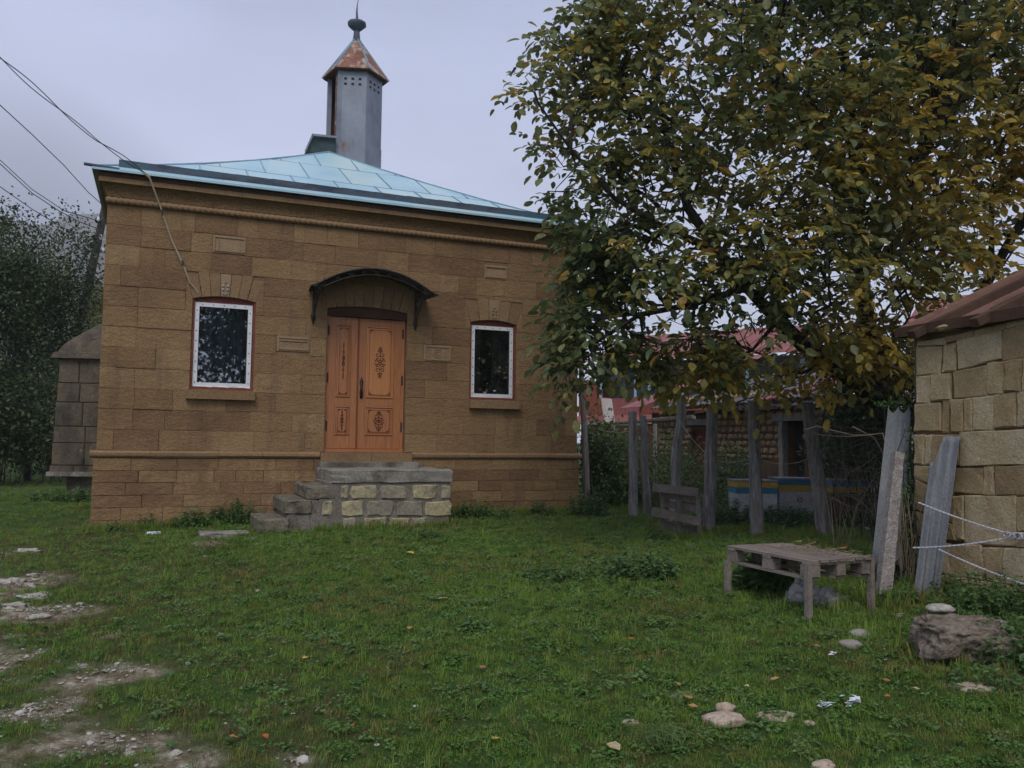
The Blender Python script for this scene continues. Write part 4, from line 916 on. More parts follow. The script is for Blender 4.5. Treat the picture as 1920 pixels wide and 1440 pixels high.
def leaf_door(x0, x1, nm='door_leaf'):
    lf = obj(nm, MB().box(x0, x1, DY+.012, DY+.045, dz0+.055, dz1-.105), m_door, house)
    sw = .11 if x1-x0 > .5 else .095; wl_ = sw+(.02 if x1-x0 > .5 else 0)
    zb, zt_ = dz0+.055, dz1-.105; H = zt_-zb; yf = DY
    ra = zb+.20; rbm = zb+H*.385; rc = rbm-.115; rt = zt_-.11
    st = MB().box(x0, x0+sw, yf, yf+.012, zb, zt_).box(x1-sw, x1, yf, yf+.012, zb, zt_); obj('stile', st, m_door, lf)
    obj('rail', MB().box(x0+sw+.002, x1-sw-.002, yf+.002, yf+.012, zb, zb+.19), m_door, lf); obj('rail', MB().box(x0+sw+.002, x1-sw-.002, yf+.002, yf+.012, rc, rbm), m_door, lf)
    obj('rail', MB().box(x0+sw+.002, x1-sw-.002, yf+.002, yf+.012, rt, zt_), m_door, lf)
    for (a, b_), tall in (((zb+.195, rc-.005), False), ((rbm+.005, rt-.005), True)):
        xa, xb = x0+sw+.004, x1-sw-.004; pn = MB(); k = .042
        ring = lambda e, y: [(xa+e, y, a+e), (xb-e, y, a+e), (xb-e, y, b_-e), (xa+e, y, b_-e)]
        V = ring(0, yf-.006)+ring(.014, yf-.012)+ring(.022, yf+.006)+ring(k, yf-.002)
        F = [(r*4+i, r*4+(i+1) % 4, (r+1)*4+(i+1) % 4, (r+1)*4+i) for r in range(3) for i in range(4)]+[(12, 13, 14, 15)]
        obj('panel', MB().add(V, F), m_doorp if (tall and x1-x0 > .5) else m_door, lf)
        cv = motif((xa+xb)/2, (a+b_)/2, (b_-a)*(.21 if tall and x1-x0 > .5 else .24 if tall else .33), min(.085, (xb-xa)*.22) if x1-x0 > .5 else .022, yf-.004)
        e = k+.008
        for (p, q_) in (((xa+e, a+e), (xb-e, a+e)), ((xb-e, a+e), (xb-e, b_-e)), ((xb-e, b_-e), (xa+e, b_-e)), ((xa+e, b_-e), (xa+e, a+e))):
            cv.bar((p[0], yf-.003, p[1]), (q_[0], yf-.003, q_[1]), .0055, .004, (0, 1, 0))
        for px_, pz_, sx_, sz_ in ((xa+e, a+e, 1, 1), (xb-e, a+e, -1, 1), (xb-e, b_-e, -1, -1), (xa+e, b_-e, 1, -1)):
            g = .035 if x1-x0 > .5 else .022
            cv.tube([(px_, yf-.003, pz_+sz_*g*1.5), (px_+sx_*g*.45, yf-.003, pz_+sz_*g*.9), (px_+sx_*g*.4, yf-.003, pz_+sz_*g*.4), (px_+sx_*g*.9, yf-.003, pz_+sz_*g*.45), (px_+sx_*g*1.5, yf-.003, pz_)], .005, 4)
            cv.add([(px_, yf-.003, pz_), (px_+sx_*g*.7, yf-.003, pz_), (px_, yf-.003, pz_+sz_*g*.7)], [(0, 1, 2)])
        obj('carving', cv, m_carve, lf)
    return lf
l1 = leaf_door(dx0+.047, XS-.006); l2 = leaf_door(XS+.006, dx1-.047)
obj('meeting_strip', MB().box(XS-.012, XS+.012, DY-.012, DY+.01, dz0+.055, dz1-.105), mat('deep_red_wood', [(.16, .045, .018), (.20, .06, .025)], rough=.5, bump=0), l1)  # strip in a deeper red than the leaves
hx = XS+.06; hd = MB().prism([(hx-.02, DY-.004, 2.20), (hx+.02, DY-.004, 2.20), (hx+.026, DY-.004, 2.30), (hx+.014, DY-.004, 2.36), (hx+.03, DY-.004, 2.44), (hx+.012, DY-.004, 2.50), (hx, DY-.004, 2.535), (hx-.012, DY-.004, 2.50), (hx-.03, DY-.004, 2.44), (hx-.014, DY-.004, 2.36), (hx-.026, DY-.004, 2.30)], (0, 1, 0), .01)
hd.tube([(hx, DY-.005, 2.45), (hx-.01, DY-.05, 2.43), (hx-.01, DY-.055, 2.36), (hx, DY-.05, 2.27), (hx, DY-.006, 2.25)], [.01, .013, .014, .012, .009], 7)
obj('door_handle', hd, m_iron, l2, smooth=True)
obj('key_plate', MB().prism([(hx-.018, DY-.004, 2.14), (hx+.018, DY-.004, 2.14), (hx+.016, DY-.004, 2.195), (hx-.016, DY-.004, 2.195)], (0, 1, 0), .008), m_mould, l2)
for xx, lf in ((dx0+.03, l1), (dx1-.03, l2)):
    for zz in (1.72, 2.42, 3.12):
        obj('hinge', MB().tube([(xx, DY-.008, zz), (xx, DY-.008, zz+.14)], .012, 6), m_iron, lf)
# ---------------- canopy over the door
PJ = .52; cz0, czt = 3.73, 4.045; cxa, cxb = on_y(586, 535, Y0-PJ)[0]+.03, on_y(821, 545, Y0-PJ)[0]-.03
def arc(f, z_add=0): x_ = cxa+(cxb-cxa)*f; return x_, cz0+(czt-cz0)*(1-(2*f-1)**2)+z_add
can = thing('canopy', ((cxa+cxb)/2, Y0-.2, cz0), None, None); can.parent = house; can.location = Vector(((cxa+cxb)/2, Y0-.2, cz0))-wl(house)
V = []; n = 24
for i in range(n+1):
    x_, z_ = arc(i/n)
    V += [(x_, Y0-.01, z_+.012), (x_-(.05 if i == 0 else 0)+(.05 if i == n else 0), Y0-PJ, z_)]
V += [(v[0], v[1], v[2]-.012) for v in V]; k = 2*(n+1)
F = [(2*i, 2*i+1, 2*i+3, 2*i+2) for i in range(n)]+[(k+2*i+2, k+2*i+3, k+2*i+1, k+2*i) for i in range(n)]+[(2*i+1, k+2*i+1, k+2*i+3, 2*i+3) for i in range(n)]+[(2*i, 2*i+2, k+2*i+2, k+2*i) for i in range(n)]
obj('canopy_sheet', MB().add(V, F), m_poly, can, smooth=False)
for yy, zz in ((Y0-PJ+.02, -.018), (Y0-.03, -.006), (Y0-PJ*.5, -.012)):
    obj('canopy_rib', MB().tube([(arc(i/n)[0], yy, arc(i/n)[1]+zz) for i in range(n+1)], .013, 6), m_iron, can)
fr_ = MB()
for i in range(9):
    f = .08+.84*i/8; x_, z_ = arc(f, -.05); fr_.tube(scroll(x_, z_-.03, .035, .5, 1.1, Y0-PJ+.03, 1 if i % 2 else -1), .006, 5)
for i in range(4): x_, z_ = arc(.12+.76*i/3, .0); fr_.tube([(x_, Y0-PJ+.02, z_-.03), (x_, Y0-.03, z_+.05)], .009, 5)
fr_.tube([(arc(i/n)[0], Y0-PJ+.03, arc(i/n)[1]-.10+.0*i) for i in range(2, n-1)], .007, 5)
obj('canopy_scrolls', fr_, m_iron, can)
for xx in (cxa+.07, cxb-.16):
    bk = MB(); zt2 = arc((xx-cxa)/(cxb-cxa))[1]
    bk.tube([(xx, Y0-.02, zt2+.02), (xx, Y0-.02, 3.42)], .014, 6); bk.tube([(xx, Y0-.02, 3.42), (xx, Y0-.02, 3.38), (xx, Y0-.02, 3.33), (xx, Y0-.02, 3.25)], [.014, .034, .03, .006], 7)
    bk.tube([(xx, Y0-.02, zt2), (xx, Y0-PJ+.02, zt2-.03)], .013, 6)
    bk.tube([(xx, Y0-PJ+.03, zt2-.04), (xx, Y0-PJ+.10, zt2-.16), (xx, Y0-.28, zt2-.27), (xx, Y0-.15, zt2-.38), (xx, Y0-.09, zt2-.44), (xx, Y0-.03, zt2-.40)], .010, 6)
    for cy_, cz_, r_ in ((-.12, -.13, .07), (-.25, -.10, .055), (-.12, -.28, .05)):
        bk.tube([(xx, Y0+cy_+r_*(1-.7*i/14)*math.cos(i*.45), zt2+cz_+r_*(1-.7*i/14)*math.sin(i*.45)) for i in range(15)], .008, 5)
    obj('scroll_bracket', bk, m_iron, can)

# ================================================================ entrance steps
stp = thing('entrance_steps', (2.6, 11.4, .38), 'grey concrete steps and landing faced with pale stone blocks at the carved door', 'steps')
YL = 11.0; LZ = 1.2
lx0, lx1 = on_y(622, 893, YL)[0], on_y(848, 890, YL)[0]
def rough_box(x0, x1, y0, y1, z0, z1, m, nm, par, j=.012, sub=5):
    """block with uneven edges: faces cut into strips and pushed about"""
    bm = bmesh.new(); bmesh.ops.create_cube(bm, size=1)
    for v in bm.verts: v.co = Vector(((x0+x1)/2+v.co.x*(x1-x0), (y0+y1)/2+v.co.y*(y1-y0), (z0+z1)/2+v.co.z*(z1-z0)))
    bmesh.ops.subdivide_edges(bm, edges=bm.edges[:], cuts=sub, use_grid_fill=True)
    for v in bm.verts:
        p = v.co*6; nn = noise.noise_vector(p)+noise.noise_vector(p*3)*.5; v.co += nn*j
    bmesh.ops.bevel(bm, geom=[e for e in bm.edges if e.calc_face_angle(0) > 1.0], offset=j*.9, segments=1, affect='EDGES')
    mb = MB().add([v.co[:] for v in bm.verts], [tuple(v.index for v in f.verts) for f in bm.faces]); bm.free()
    return obj(nm, mb, m, par)
rough_box(lx0, lx1+.01, YL, Y0-.1, LZ-.175, LZ, m_concrete, 'landing_slab', stp, .012)
obj('upper_slab', MB().box(2.08, 3.52, Y0-.35, Y0-.045, LZ-.05, LZ+.075), m_concrete, stp)
sx_ = []
for (u, v, ub, vb) in ((577.5, 912, 577.5, 932), (534.5, 939, 534, 968), (484, 974, 485, 1003)):
    p = on_y(u, v, YL); sx_.append((p[0], p[2]))
sx_.append((lx0, LZ))
order = sorted(sx_)
for i in range(3):
    xa, za = order[i]; xb = order[i+1][0]
    rough_box(xa, xb+.06, YL+.01*i, Y0-.06, za-.175, za, m_stepcon, 'step', stp, .015)
    rough_box(xa+.04, xb+.05, YL+.03, Y0-.07, .12, za-.17, m_stepmortar, 'step_base', stp, .018)
rough_box(lx0-.02, lx1-.02, YL+.025, Y0-.09, .1, LZ-.16, m_stepmortar, 'landing_base', stp, .014)
# face blocks measured off the landing's front
rowsb = [((320, 395), [(582, 620, 0), (630, 782, .15), (798, 942, .3), (970, 1100, .8), (1130, 1182, .5)]),
         ((405, 487), [(480, 536, .2), (583, 702, .55), (724, 870, .9), (888, 1032, .85), (1044, 1184, .6)]),
         ((497, 565), [(592, 662, .4), (703, 828, .7), (842, 956, .95), (970, 1050, .9)]),
         ((570, 640), [(560, 640, .1), (660, 800, .3), (820, 960, .35), (975, 1100, .3)])]
for (ya, yb), bl in rowsb:
    for xa, xb, c_ in bl:
        pa = on_y(440+xa/2.909, 800+ya/2.909, YL); pb = on_y(440+xb/2.909, 800+yb/2.909, YL); cxm = (pa[0]+pb[0])/2; czm = (pa[2]+pb[2])/2
        hw, hh = (pb[0]-pa[0])/2, (pa[2]-pb[2])/2; poly = []
        for k in range(12):
            a = 2*math.pi*(k+.5)/12; ca, sa = math.cos(a), math.sin(a); s_ = max(abs(ca), abs(sa)); s_ = (1/s_)**.86
            poly.append((cxm+hw*ca*s_*rb.uniform(.86, 1.06), YL+.02, czm+hh*sa*s_*rb.uniform(.84, 1.08)))
        o = obj('face_block', MB().cushion(poly, (0, -1, 0), .05, ins=.012, rise=.014, jit=.006), m_stepstone, stp)

# ================================================================ the block shed at the right
def P3(p): return Vector((float(p[0]), float(p[1]), float(p[2])))
sc0 = P3(on_g(1718, 1100)); sdir = Vector((.11, .994, 0)).normalized(); sn = Vector((-sdir.y, sdir.x, 0))      # wall runs along sdir; sn points out (-X)
shed = thing('stone_shed', (sc0.x+1, sc0.y-1.5, .25), 'shed of large yellow limestone blocks with a rusty red tin roof', 'shed')
def SP(u, v, o_=0): return P3(on_plane(u, v, np.array(sc0)+np.array(sn)*o_, np.array(sn)))
ZS = 2.62; b0 = sc0-sdir*4.6; thick = .35
def wallbox(a, b_, inn, z0, z1): 
    q = [a, b_, b_-sn*inn, a-sn*inn]; return MB().add([(p.x, p.y, z0) for p in q]+[(p.x, p.y, z1) for p in q], [(0, 3, 2, 1), (4, 5, 6, 7), (0, 1, 5, 4), (1, 2, 6, 5), (2, 3, 7, 6), (3, 0, 4, 7)])
obj('wall', wallbox(b0-sn*.012, sc0-sn*.012-sdir*.02, 3.2, -.1, ZS), m_shedgap, shed)
rb = random.Random(21)
Q1 = [[(265, 745), (460, 740), (450, 965), (260, 975)], [(485, 740), (580, 715), (575, 935), (470, 950)], [(590, 690), (945, 605), (945, 840), (600, 930)], [(965, 610), (1135, 560), (1300, 530), (1300, 810), (960, 850)],
      [(260, 990), (370, 980), (365, 1200), (262, 1205)], [(390, 975), (540, 960), (530, 1170), (380, 1185)], [(560, 950), (830, 895), (825, 1140), (570, 1165)], [(840, 880), (975, 865), (965, 1125), (835, 1130)], [(985, 865), (1120, 845), (1110, 1105), (980, 1100)], [(1135, 840), (1330, 800), (1330, 1080), (1128, 1100)],
      [(250, 1215), (455, 1205), (455, 1430), (245, 1430)], [(470, 1190), (530, 1185), (515, 1440), (468, 1440)], [(550, 1180), (640, 1175), (635, 1435), (545, 1440)], [(650, 1175), (712, 1165), (712, 1430), (650, 1430)], [(720, 1165), (890, 1145), (890, 1420), (720, 1425)], [(900, 1140), (1070, 1120), (1070, 1390), (895, 1410)], [(1085, 1120), (1280, 1090), (1280, 1370), (1085, 1390)]]
Q1 = [[(1660+x/4.365, 480+y/4.365) for x, y in q] for q in Q1]
Q2 = [[(175, 50), (235, 50), (232, 220), (175, 215)], [(240, 55), (278, 52), (272, 215), (238, 220)], [(284, 52), (438, 45), (438, 228), (280, 225)], [(445, 35), (900, 12), (900, 222), (445, 230)],
      [(175, 232), (400, 240), (396, 395), (175, 300)], [(405, 245), (575, 245), (575, 395), (405, 385)], [(582, 240), (640, 235), (638, 400), (580, 400)], [(650, 235), (880, 228), (880, 405), (648, 400)],
      [(178, 310), (392, 402), (395, 560), (180, 480)], [(400, 412), (460, 405), (465, 660), (425, 665), (398, 600)], [(470, 405), (765, 410), (765, 700), (470, 680)], [(772, 415), (980, 418), (980, 610), (775, 610)], [(775, 620), (980, 620), (980, 712), (775, 706)],
      [(185, 495), (398, 575), (420, 670), (185, 640)], [(385, 695), (560, 695), (590, 850), (560, 890), (385, 875)], [(190, 655), (378, 690), (378, 870), (190, 830)], [(575, 712), (690, 715), (690, 920), (600, 890)], [(697, 715), (980, 725), (980, 935), (692, 918)],
      [(400, 885), (480, 890), (480, 930), (400, 925)], [(200, 845), (392, 885), (392, 990), (200, 960)], [(490, 895), (720, 930), (720, 1000), (490, 1000)], [(735, 940), (980, 950), (980, 1060), (735, 1060)], [(400, 932), (482, 936), (482, 1040), (400, 1030)]]
Q2 = [[(1660+x/3.13, 800+y/3.13) for x, y in q] for q in Q2]
Q0 = [[(1721, 641), (1770, 634), (1772, 646), (1722, 649)], [(1774, 632), (1824, 620), (1826, 634), (1776, 643)], [(1828, 620), (1884, 606), (1886, 619), (1829, 632)], [(1888, 605), (1960, 588), (1960, 602), (1889, 616)]]
def shed_stone(poly, jit=.005, rise=.02):
    cc_ = sum(poly, Vector())/len(poly); poly = [cc_+(p-cc_)*(1+.009/max(.05, (p-cc_).length)) for p in poly]
    # extra outline points make the edges uneven
    pts = []
    for i in range(len(poly)):
        a, b_ = poly[i], poly[(i+1) % len(poly)]; n = 3
        for k in range(n):
            p = a.lerp(b_, k/n); p = p+sdir*rb.uniform(-jit, jit)*1.2+Vector((0, 0, rb.uniform(-jit, jit))); pts.append(p)
    return obj('wall_stone', MB().cushion(pts, sn, .12, ins=.009, rise=rise*.6+rb.uniform(-.006, .008), jit=.005), m_shedstone, shed)
for q in Q0+Q1+Q2: shed_stone([SP(*p) for p in q])
# the wall goes on past the edge of the picture towards the viewer
t0 = (SP(1976, 900)-sc0).dot(-sdir); z = .1
while z < 2.5:
    hh = rb.uniform(.2, .3); x = t0+rb.uniform(-.01, .03)
    while x < 4.6:
        w_ = rb.uniform(.3, .7); a = sc0-sdir*x; b_ = sc0-sdir*(x+w_); shed_stone([Vector((a.x, a.y, z+.01)), Vector((b_.x, b_.y, z+.01)), Vector((b_.x, b_.y, z+hh-.01)), Vector((a.x, a.y, z+hh-.01))]); x += w_+.015
    z += hh
# far end wall face
z = .1
while z < 2.5:
    hh = rb.uniform(.22, .3); y = 0
    while y < 3:
        w_ = rb.uniform(.3, .7); a = sc0-sn*(y+.01); b_ = sc0-sn*(y+w_); nn = sdir
        obj('end_stone', MB().cushion([(a.x, a.y, z), (b_.x, b_.y, z), (b_.x, b_.y, z+hh-.012), (a.x, a.y, z+hh-.012)], nn, .1, ins=.015, rise=.02), m_shedstone, shed) if y < 1.3 and False else None
        y += w_
    z += hh
# roof: sheets rising away from the lane
re0 = P3(at_d(1672, 624, 8.5)); rup = P3(on_y(1922, 497, re0.y))-re0; slope = rup.z/rup.x; eu = Vector((1, -.11, 0)).normalized(); eu.z = slope
ed = -sdir; edz = P3(SP(1920, 545, .28)); tt = (Vector((edz.x, edz.y, 0))-Vector((re0.x, re0.y, 0))).dot(ed); ed = ed+Vector((0, 0, (edz.z-re0.z)/tt))
RL = 3.4; k = 0; pos = 0.
while pos < 5.2:
    w_ = rb.uniform(.50, .66); a = re0+ed*pos; b_ = re0+ed*(pos+w_); l_ = rb.uniform(-.03, .02); lf = Vector((0, 0, .006*(k % 2)))
    V = []
    for s_ in range(9):
        f = s_/8; h = .018 if s_ in (0, 8) else rb.uniform(-.006, .006)
        p = a.lerp(b_, f); V += [p+lf+Vector((0, 0, h))+eu*l_, p+eu*RL*.5+lf+Vector((0, 0, h)), p+eu*RL+lf+Vector((0, 0, h))]
    V += [v-Vector((0, 0, .006)) for v in V]; n = 27; F = []
    for s_ in range(8):
        for r in range(2): F.append((s_*3+r, s_*3+r+1, s_*3+r+4, s_*3+r+3)); F.append((n+s_*3+r+3, n+s_*3+r+4, n+s_*3+r+1, n+s_*3+r))
        F.append((s_*3, s_*3+3, n+s_*3+3, n+s_*3))
    for r in range(2): F.append((r, n+r, n+r+1, r+1)); F.append((24+r+1, n+24+r+1, n+24+r, 24+r))
    obj('roof_sheet', MB().add([v[:] for v in V], F), m_shedroof, shed)
    obj('roof_seam', MB().bar(b_+Vector((0, 0, .028))+eu*l_, b_+eu*RL+Vector((0, 0, .022)), .012, .016, jit=.002), m_darkwood, shed); pos += w_; k += 1
obj('rafter_plate', wallbox(b0+sn*.10, sc0+sn*.10+sdir*.1, .14, ZS-.0, ZS+.09), m_darkwood, shed)
for f in (.25, .95, 1.7, 2.4, 3.1): 
    a = sc0-sdir*f; p = Vector((a.x, a.y, 0))+sn*.22; zz = (re0+ed*(f+.2)).z-.13
    obj('rafter_end', MB().bar((p.x, p.y, zz-.02), (p.x+1.5, p.y-.16, zz+slope*1.5-.02), .09, .07), m_darkwood, shed)
q = SP(1781, 614, .02); pb = pebble(.10, 9, .55, .15, 4); obj('eave_stone', MB().add([(p[0]*1.0+q.x, p[1]*1.3+q.y, p[2]+q.z) for p in pb.v], pb.f), m_shedstone, shed)

# ropes tied to a peg in the wall and round the slate
peg = SP(1912, 1004, .0); pe = P3(at_d(1722, 942, 7.15)); r1 = P3(at_d(1712, 1027, 7.1)); pg = SP(1908, 1005, .14)
obj('wall_peg', MB().bar(peg-sn*.1, pg+sn*.03, .03, .03), m_pallet, shed)
def sag(a, b_, s_, n=14): return [a.lerp(b_, i/n)-Vector((0, 0, s_*4*(i/n)*(1-i/n))) for i in range(n+1)]
def rope_obj(pts, lab, r=.0065, base=None):
    a = [Vector(p) for p in pts]; mb = MB()
    for ph in (0, math.pi):
        q = []; L = 0
        for i, p in enumerate(a):
            if i: L += (p-a[i-1]).length
            q.append(p)
        # resample finely and twist
        fine = []; 
        for i in range(len(a)-1):
            for k in range(4): fine.append(a[i].lerp(a[i+1], k/4))
        fine.append(a[-1]); out_ = []; s_ = 0
        for i, p in enumerate(fine):
            if i: s_ += (p-fine[i-1]).length
            d = (fine[min(i+1, len(fine)-1)]-fine[max(0, i-1)]).normalized(); u_ = d.cross(Vector((0, 0, 1))).normalized(); w_ = d.cross(u_)
            out_.append(p+(u_*math.cos(s_*90+ph)+w_*math.sin(s_*90+ph))*r*.5)
        mb.tube(out_, r*.75, 5)
    return obj('rope', mb, m_rope, None, lab, 'rope', 'white ropes tied to the shed wall')
rope_obj(sag(pe, pg, .015), 'white rope running down from the left edge of the corrugated slate to the wall peg')
rope_obj(sag(r1, pg, .02)[::1], 'white rope rising from low on the corrugated slate to the wall peg')
rope_obj(sag(P3(at_d(1760, 1030, 7.05)), P3(at_d(1990, 1118, 6.1)), .02), 'lowest white rope slanting down to the right across the shed wall')
kn = MB()
for k in range(10):
    a0 = rb.uniform(0, 6); c_ = pg+Vector((rb.uniform(-.05, .05), rb.uniform(-.06, .06), rb.uniform(-.012, .012))); kn.tube([c_+Vector((.0, .03*math.cos(a0+t*.9), .022*math.sin(a0+t*.9))) for t in range(7)], .006, 5)
tag(obj('rope_knot', kn, m_rope), 'tangled white knot round the peg in the block wall', 'rope knot')
# ================================================================ slates and post against the shed
def slate(u_bl, u_br, v_b, d_b, tl, tr, d_t, lab, waves, amp, cut):
    bl, br = P3(at_d(u_bl, v_b, d_b)), P3(at_d(u_br, v_b-4, d_b)); TL, TR_ = (SP(*tl, .06), SP(*tr, .06)) if d_t is None else (P3(at_d(*tl, d_t)), P3(at_d(*tr, d_t))); nn = (br-bl).cross(TL-bl).normalized()
    V = []; nu, nv = 36, 26
    for j in range(nv+1):
        for i in range(nu+1):
            f, g = i/nu, j/nv; p = bl.lerp(br, f).lerp(TL.lerp(TR_, f), g); topcut = cut(f)
            gg = min(g, topcut); p = bl.lerp(br, f).lerp(TL.lerp(TR_, f), gg)
            V.append(p-nn*amp*math.cos(f*waves*2*math.pi)+nn*.003*noise.noise(Vector((f*9, gg*9, 1)))-nn*.0)
    n = len(V); V += [v-nn*.007 for v in V]; F = []
    for j in range(nv):
        for i in range(nu):
            a = j*(nu+1)+i; F += [(a, a+1, a+nu+2, a+nu+1), (n+a+nu+1, n+a+nu+2, n+a+1, n+a)]
    for i in range(nu): a = nv*(nu+1)+i; F += [(a, a+1, n+a+1, n+a), (i+1, i, n+i, n+i+1)]
    for j in range(nv): a = j*(nu+1); F += [(a+nu+1, a, n+a, n+a+nu+1), (a+nu, a+2*nu+1, n+a+2*nu+1, n+a+nu)]
    return obj('slate_sheet', MB().add([v[:] for v in V], F), m_slate, None, lab, 'slate sheet', 'slate sheets leaning by the shed', smooth=True, base=True)
slate(1712, 1757, 1133, 7.15, (1752, 818), (1799, 818), None, 'corrugated grey slate sheet with a broken top corner, leaning on the block wall', 2.4, .016, lambda f: min(1, .84+max(0, f-.12)*.55))
slate(1634, 1694, 1062, 7.75, (1666, 762), (1708, 764), 8.15, 'pale flat grey slate sheet standing behind the concrete post', 0.6, .004, lambda f: 1-.04*abs(math.sin(f*7)))
cp0, cp1 = P3(at_d(1654, 1134, 7.15)), P3(at_d(1683, 850, 7.55))
mbp = MB(); nsg = 14; d_ = (cp1-cp0).normalized(); sxv = d_.cross(Vector((.38, .92, 0))).normalized(); syv = d_.cross(sxv)
V = []
for i in range(nsg+1):
    p = cp0.lerp(cp1, i/nsg); hw = .054-.014*i/nsg
    for a_, b_ in ((-1, -1), (1, -1), (1, 1), (-1, 1)): V.append(p+sxv*a_*(hw+rb.uniform(-.003, .003))+syv*b_*(.045+rb.uniform(-.003, .003)))
F = [(i*4+k, i*4+(k+1) % 4, (i+1)*4+(k+1) % 4, (i+1)*4+k) for i in range(nsg) for k in range(4)]+[(3, 2, 1, 0), tuple(nsg*4+k for k in range(4))]
obj('concrete_post', mbp.add([v[:] for v in V], F), m_cpost, None, 'speckled square concrete post leaning against the flat slate', 'post', base=True)

# ================================================================ pallet table
Z_T = .62; A_ = P3(on_g(1522, 1143)); 
def on_z(u, v, z): d = ray(u, v); return P3(EYE+d*((z-1.6)/d[2]))
fr = on_z(1522, 1052, A_.z+.44); zt = fr.z; fl = on_z(1363, 1023, zt); br_ = on_z(1640, 1046, zt)
ex = (fr-fl); LW = ex.length; ex.normalize(); ey = (br_-fr); ey = (ey-ex*ey.dot(ex)*1.0); DW = ey.length; ey.normalize()
tbl = thing('pallet_table', ((fl+fr)/2+ey*DW/2)*1+Vector((0, 0, -zt+.28)), 'low table made of a weathered wooden pallet on four legs, with a plastic bag beneath', 'table')
def TP(a, b_, z): p = fl+ex*a+ey*b_; return Vector((p.x, p.y, z))
nb = 7; bw = .08; gp = (DW-nb*bw)/(nb-1)
for i in range(nb):
    y = i*(bw+gp)+bw/2; e_ = rb.uniform(-.012, .012)
    obj('deck_board', MB().bar(TP(e_, y, zt-.009), TP(LW+rb.uniform(-.01, .012), y, zt-.009+rb.uniform(-.003, .003)), bw, .02, jit=.002), m_pallet, tbl)
for a in (.06, LW/2, LW-.06): obj('stringer_board', MB().bar(TP(a, .0, zt-.03), TP(a, DW, zt-.03), .10, .018, jit=.002), m_pallet, tbl)
for a in (.06, LW/2, LW-.07):
    for b_ in (.05, DW/2, DW-.05): obj('block', MB().bar(TP(a-.06, b_, zt-.085), TP(a+.06, b_, zt-.085), .09, .088, jit=.003), m_pallet, tbl)
for b_ in (.05, DW/2, DW-.05): obj('bottom_board', MB().bar(TP(0, b_, zt-.138), TP(LW-.03, b_, zt-.145), .10, .018, jit=.002), m_pallet, tbl)
for a, b_ in ((.03, -.018), (LW-.02, -.02), (.03, DW+.0), (LW-.02, DW+.01)):
    g_ = gz(*TP(a, b_, 0)[:2]); obj('leg', MB().bar((TP(a, b_, g_-.05)), TP(a, b_, zt-.012 if a > .5 else zt-.13), .048, .04, up=ey, jit=.002), m_pallet, tbl)
# leaf litter and dry stalks on the boards
for k, (u, v, lab) in enumerate(((1578, 1028, 'orange dead leaf lying on the back of the pallet table'), (1495, 1016, 'brown dead leaf among the straw in the middle of the pallet table'))):
    p = on_z(u, v, zt+.012); s_ = MB().add([(p.x+.06*x_, p.y+.045*y_, p.z+.012*abs(x_)) for x_, y_ in ((-1, 0), (-.4, -.7), (.4, -.6), (1, 0), (.4, .7), (-.4, .6))], [(0, 1, 2, 3, 4, 5)])
    obj('fallen_leaf', s_, m_oldleaf, None, lab, 'leaf', 'fallen leaves')
st = MB()
for k in range(70):
    a, b_ = rb.uniform(.25, LW-.02), rb.uniform(.35, DW); ang = rb.uniform(0, 6.28); L_ = rb.uniform(.05, .22); p = TP(a, b_, zt+.006); st.tube([p, p+Vector((math.cos(ang)*L_*.5, math.sin(ang)*L_*.5, rb.uniform(0, .03))), p+Vector((math.cos(ang)*L_, math.sin(ang)*L_, rb.uniform(0, .03)))], .0022, 3)
tag(obj('straw', st, m_straw), kind='stuff')

# crumpled plastic sack under the table
def crumple(c, sx_, sy_, sz_, seed, name, m, lab, cat, folds=.35, res=28, group=None):
    V = []; F = []; nu, nv = res, res//2
    for j in range(nv+1):
        th = math.pi*.5*j/nv
        for i in range(nu):
            ph = 2*math.pi*i/nu; d = Vector((math.cos(ph)*math.cos(th), math.sin(ph)*math.cos(th), math.sin(th)))
            r = 1+folds*(abs(noise.noise(d*2.2+Vector((seed, 0, 0))))*2-.5)+folds*.45*(abs(noise.noise(d*6+Vector((0, seed, 0))))*2-.5)
            V.append((c[0]+d.x*sx_*r, c[1]+d.y*sy_*r, c[2]-.02+max(0, d.z*sz_*r)))
    for j in range(nv):
        for i in range(nu): F.append((j*nu+i, j*nu+(i+1) % nu, (j+1)*nu+(i+1) % nu, (j+1)*nu+i))
    return obj(name, MB().add(V, F), m, None, lab, cat, group, base=True)
def lobes(us, name, m, lab, cat, seed): 
    V = []; F = []
    for u, v, sx_, sz_ in us:
        c = on_g(u, v)
    return None
c = on_g(1520, 1132)
sack = [(1508, 1128, .17, .13, .20), (1555, 1134, .19, .12, .13), (1482, 1130, .08, .08, .06)]
mbk = MB()
for k, (u, v, sx_, sy_, sz_) in enumerate(sack):
    c = on_g(u, v); c[0] += .0; nu, nv = 34, 16; V = []; F = []
    for j in range(nv+1):
        th = math.pi*.5*j/nv
        for i in range(nu):
            ph = 2*math.pi*i/nu; d = Vector((math.cos(ph)*math.cos(th), math.sin(ph)*math.cos(th), math.sin(th)))
            r = 1+.34*(abs(noise.noise(d*1.6+Vector((k*3.3+.7, 0, 0))))*2-.5)+.12*(abs(noise.noise(d*4+Vector((0, k+2., 0))))*2-.5)
            V.append((c[0]+(d.x*.92+d.y*.38)*sx_*r, c[1]+(d.y*.92-d.x*.38)*sy_*r, c[2]-.01+max(0, d.z*sz_*r)))
    for j in range(nv):
        for i in range(nu): F.append((j*nu+i, j*nu+(i+1) % nu, (j+1)*nu+(i+1) % nu, (j+1)*nu+i))
    mbk.add(V, F)
obj('plastic_sack', mbk, m_plastic, None, 'crumpled dirty plastic sack lying on the grass under the pallet table', 'plastic bag', base=True, smooth=True)

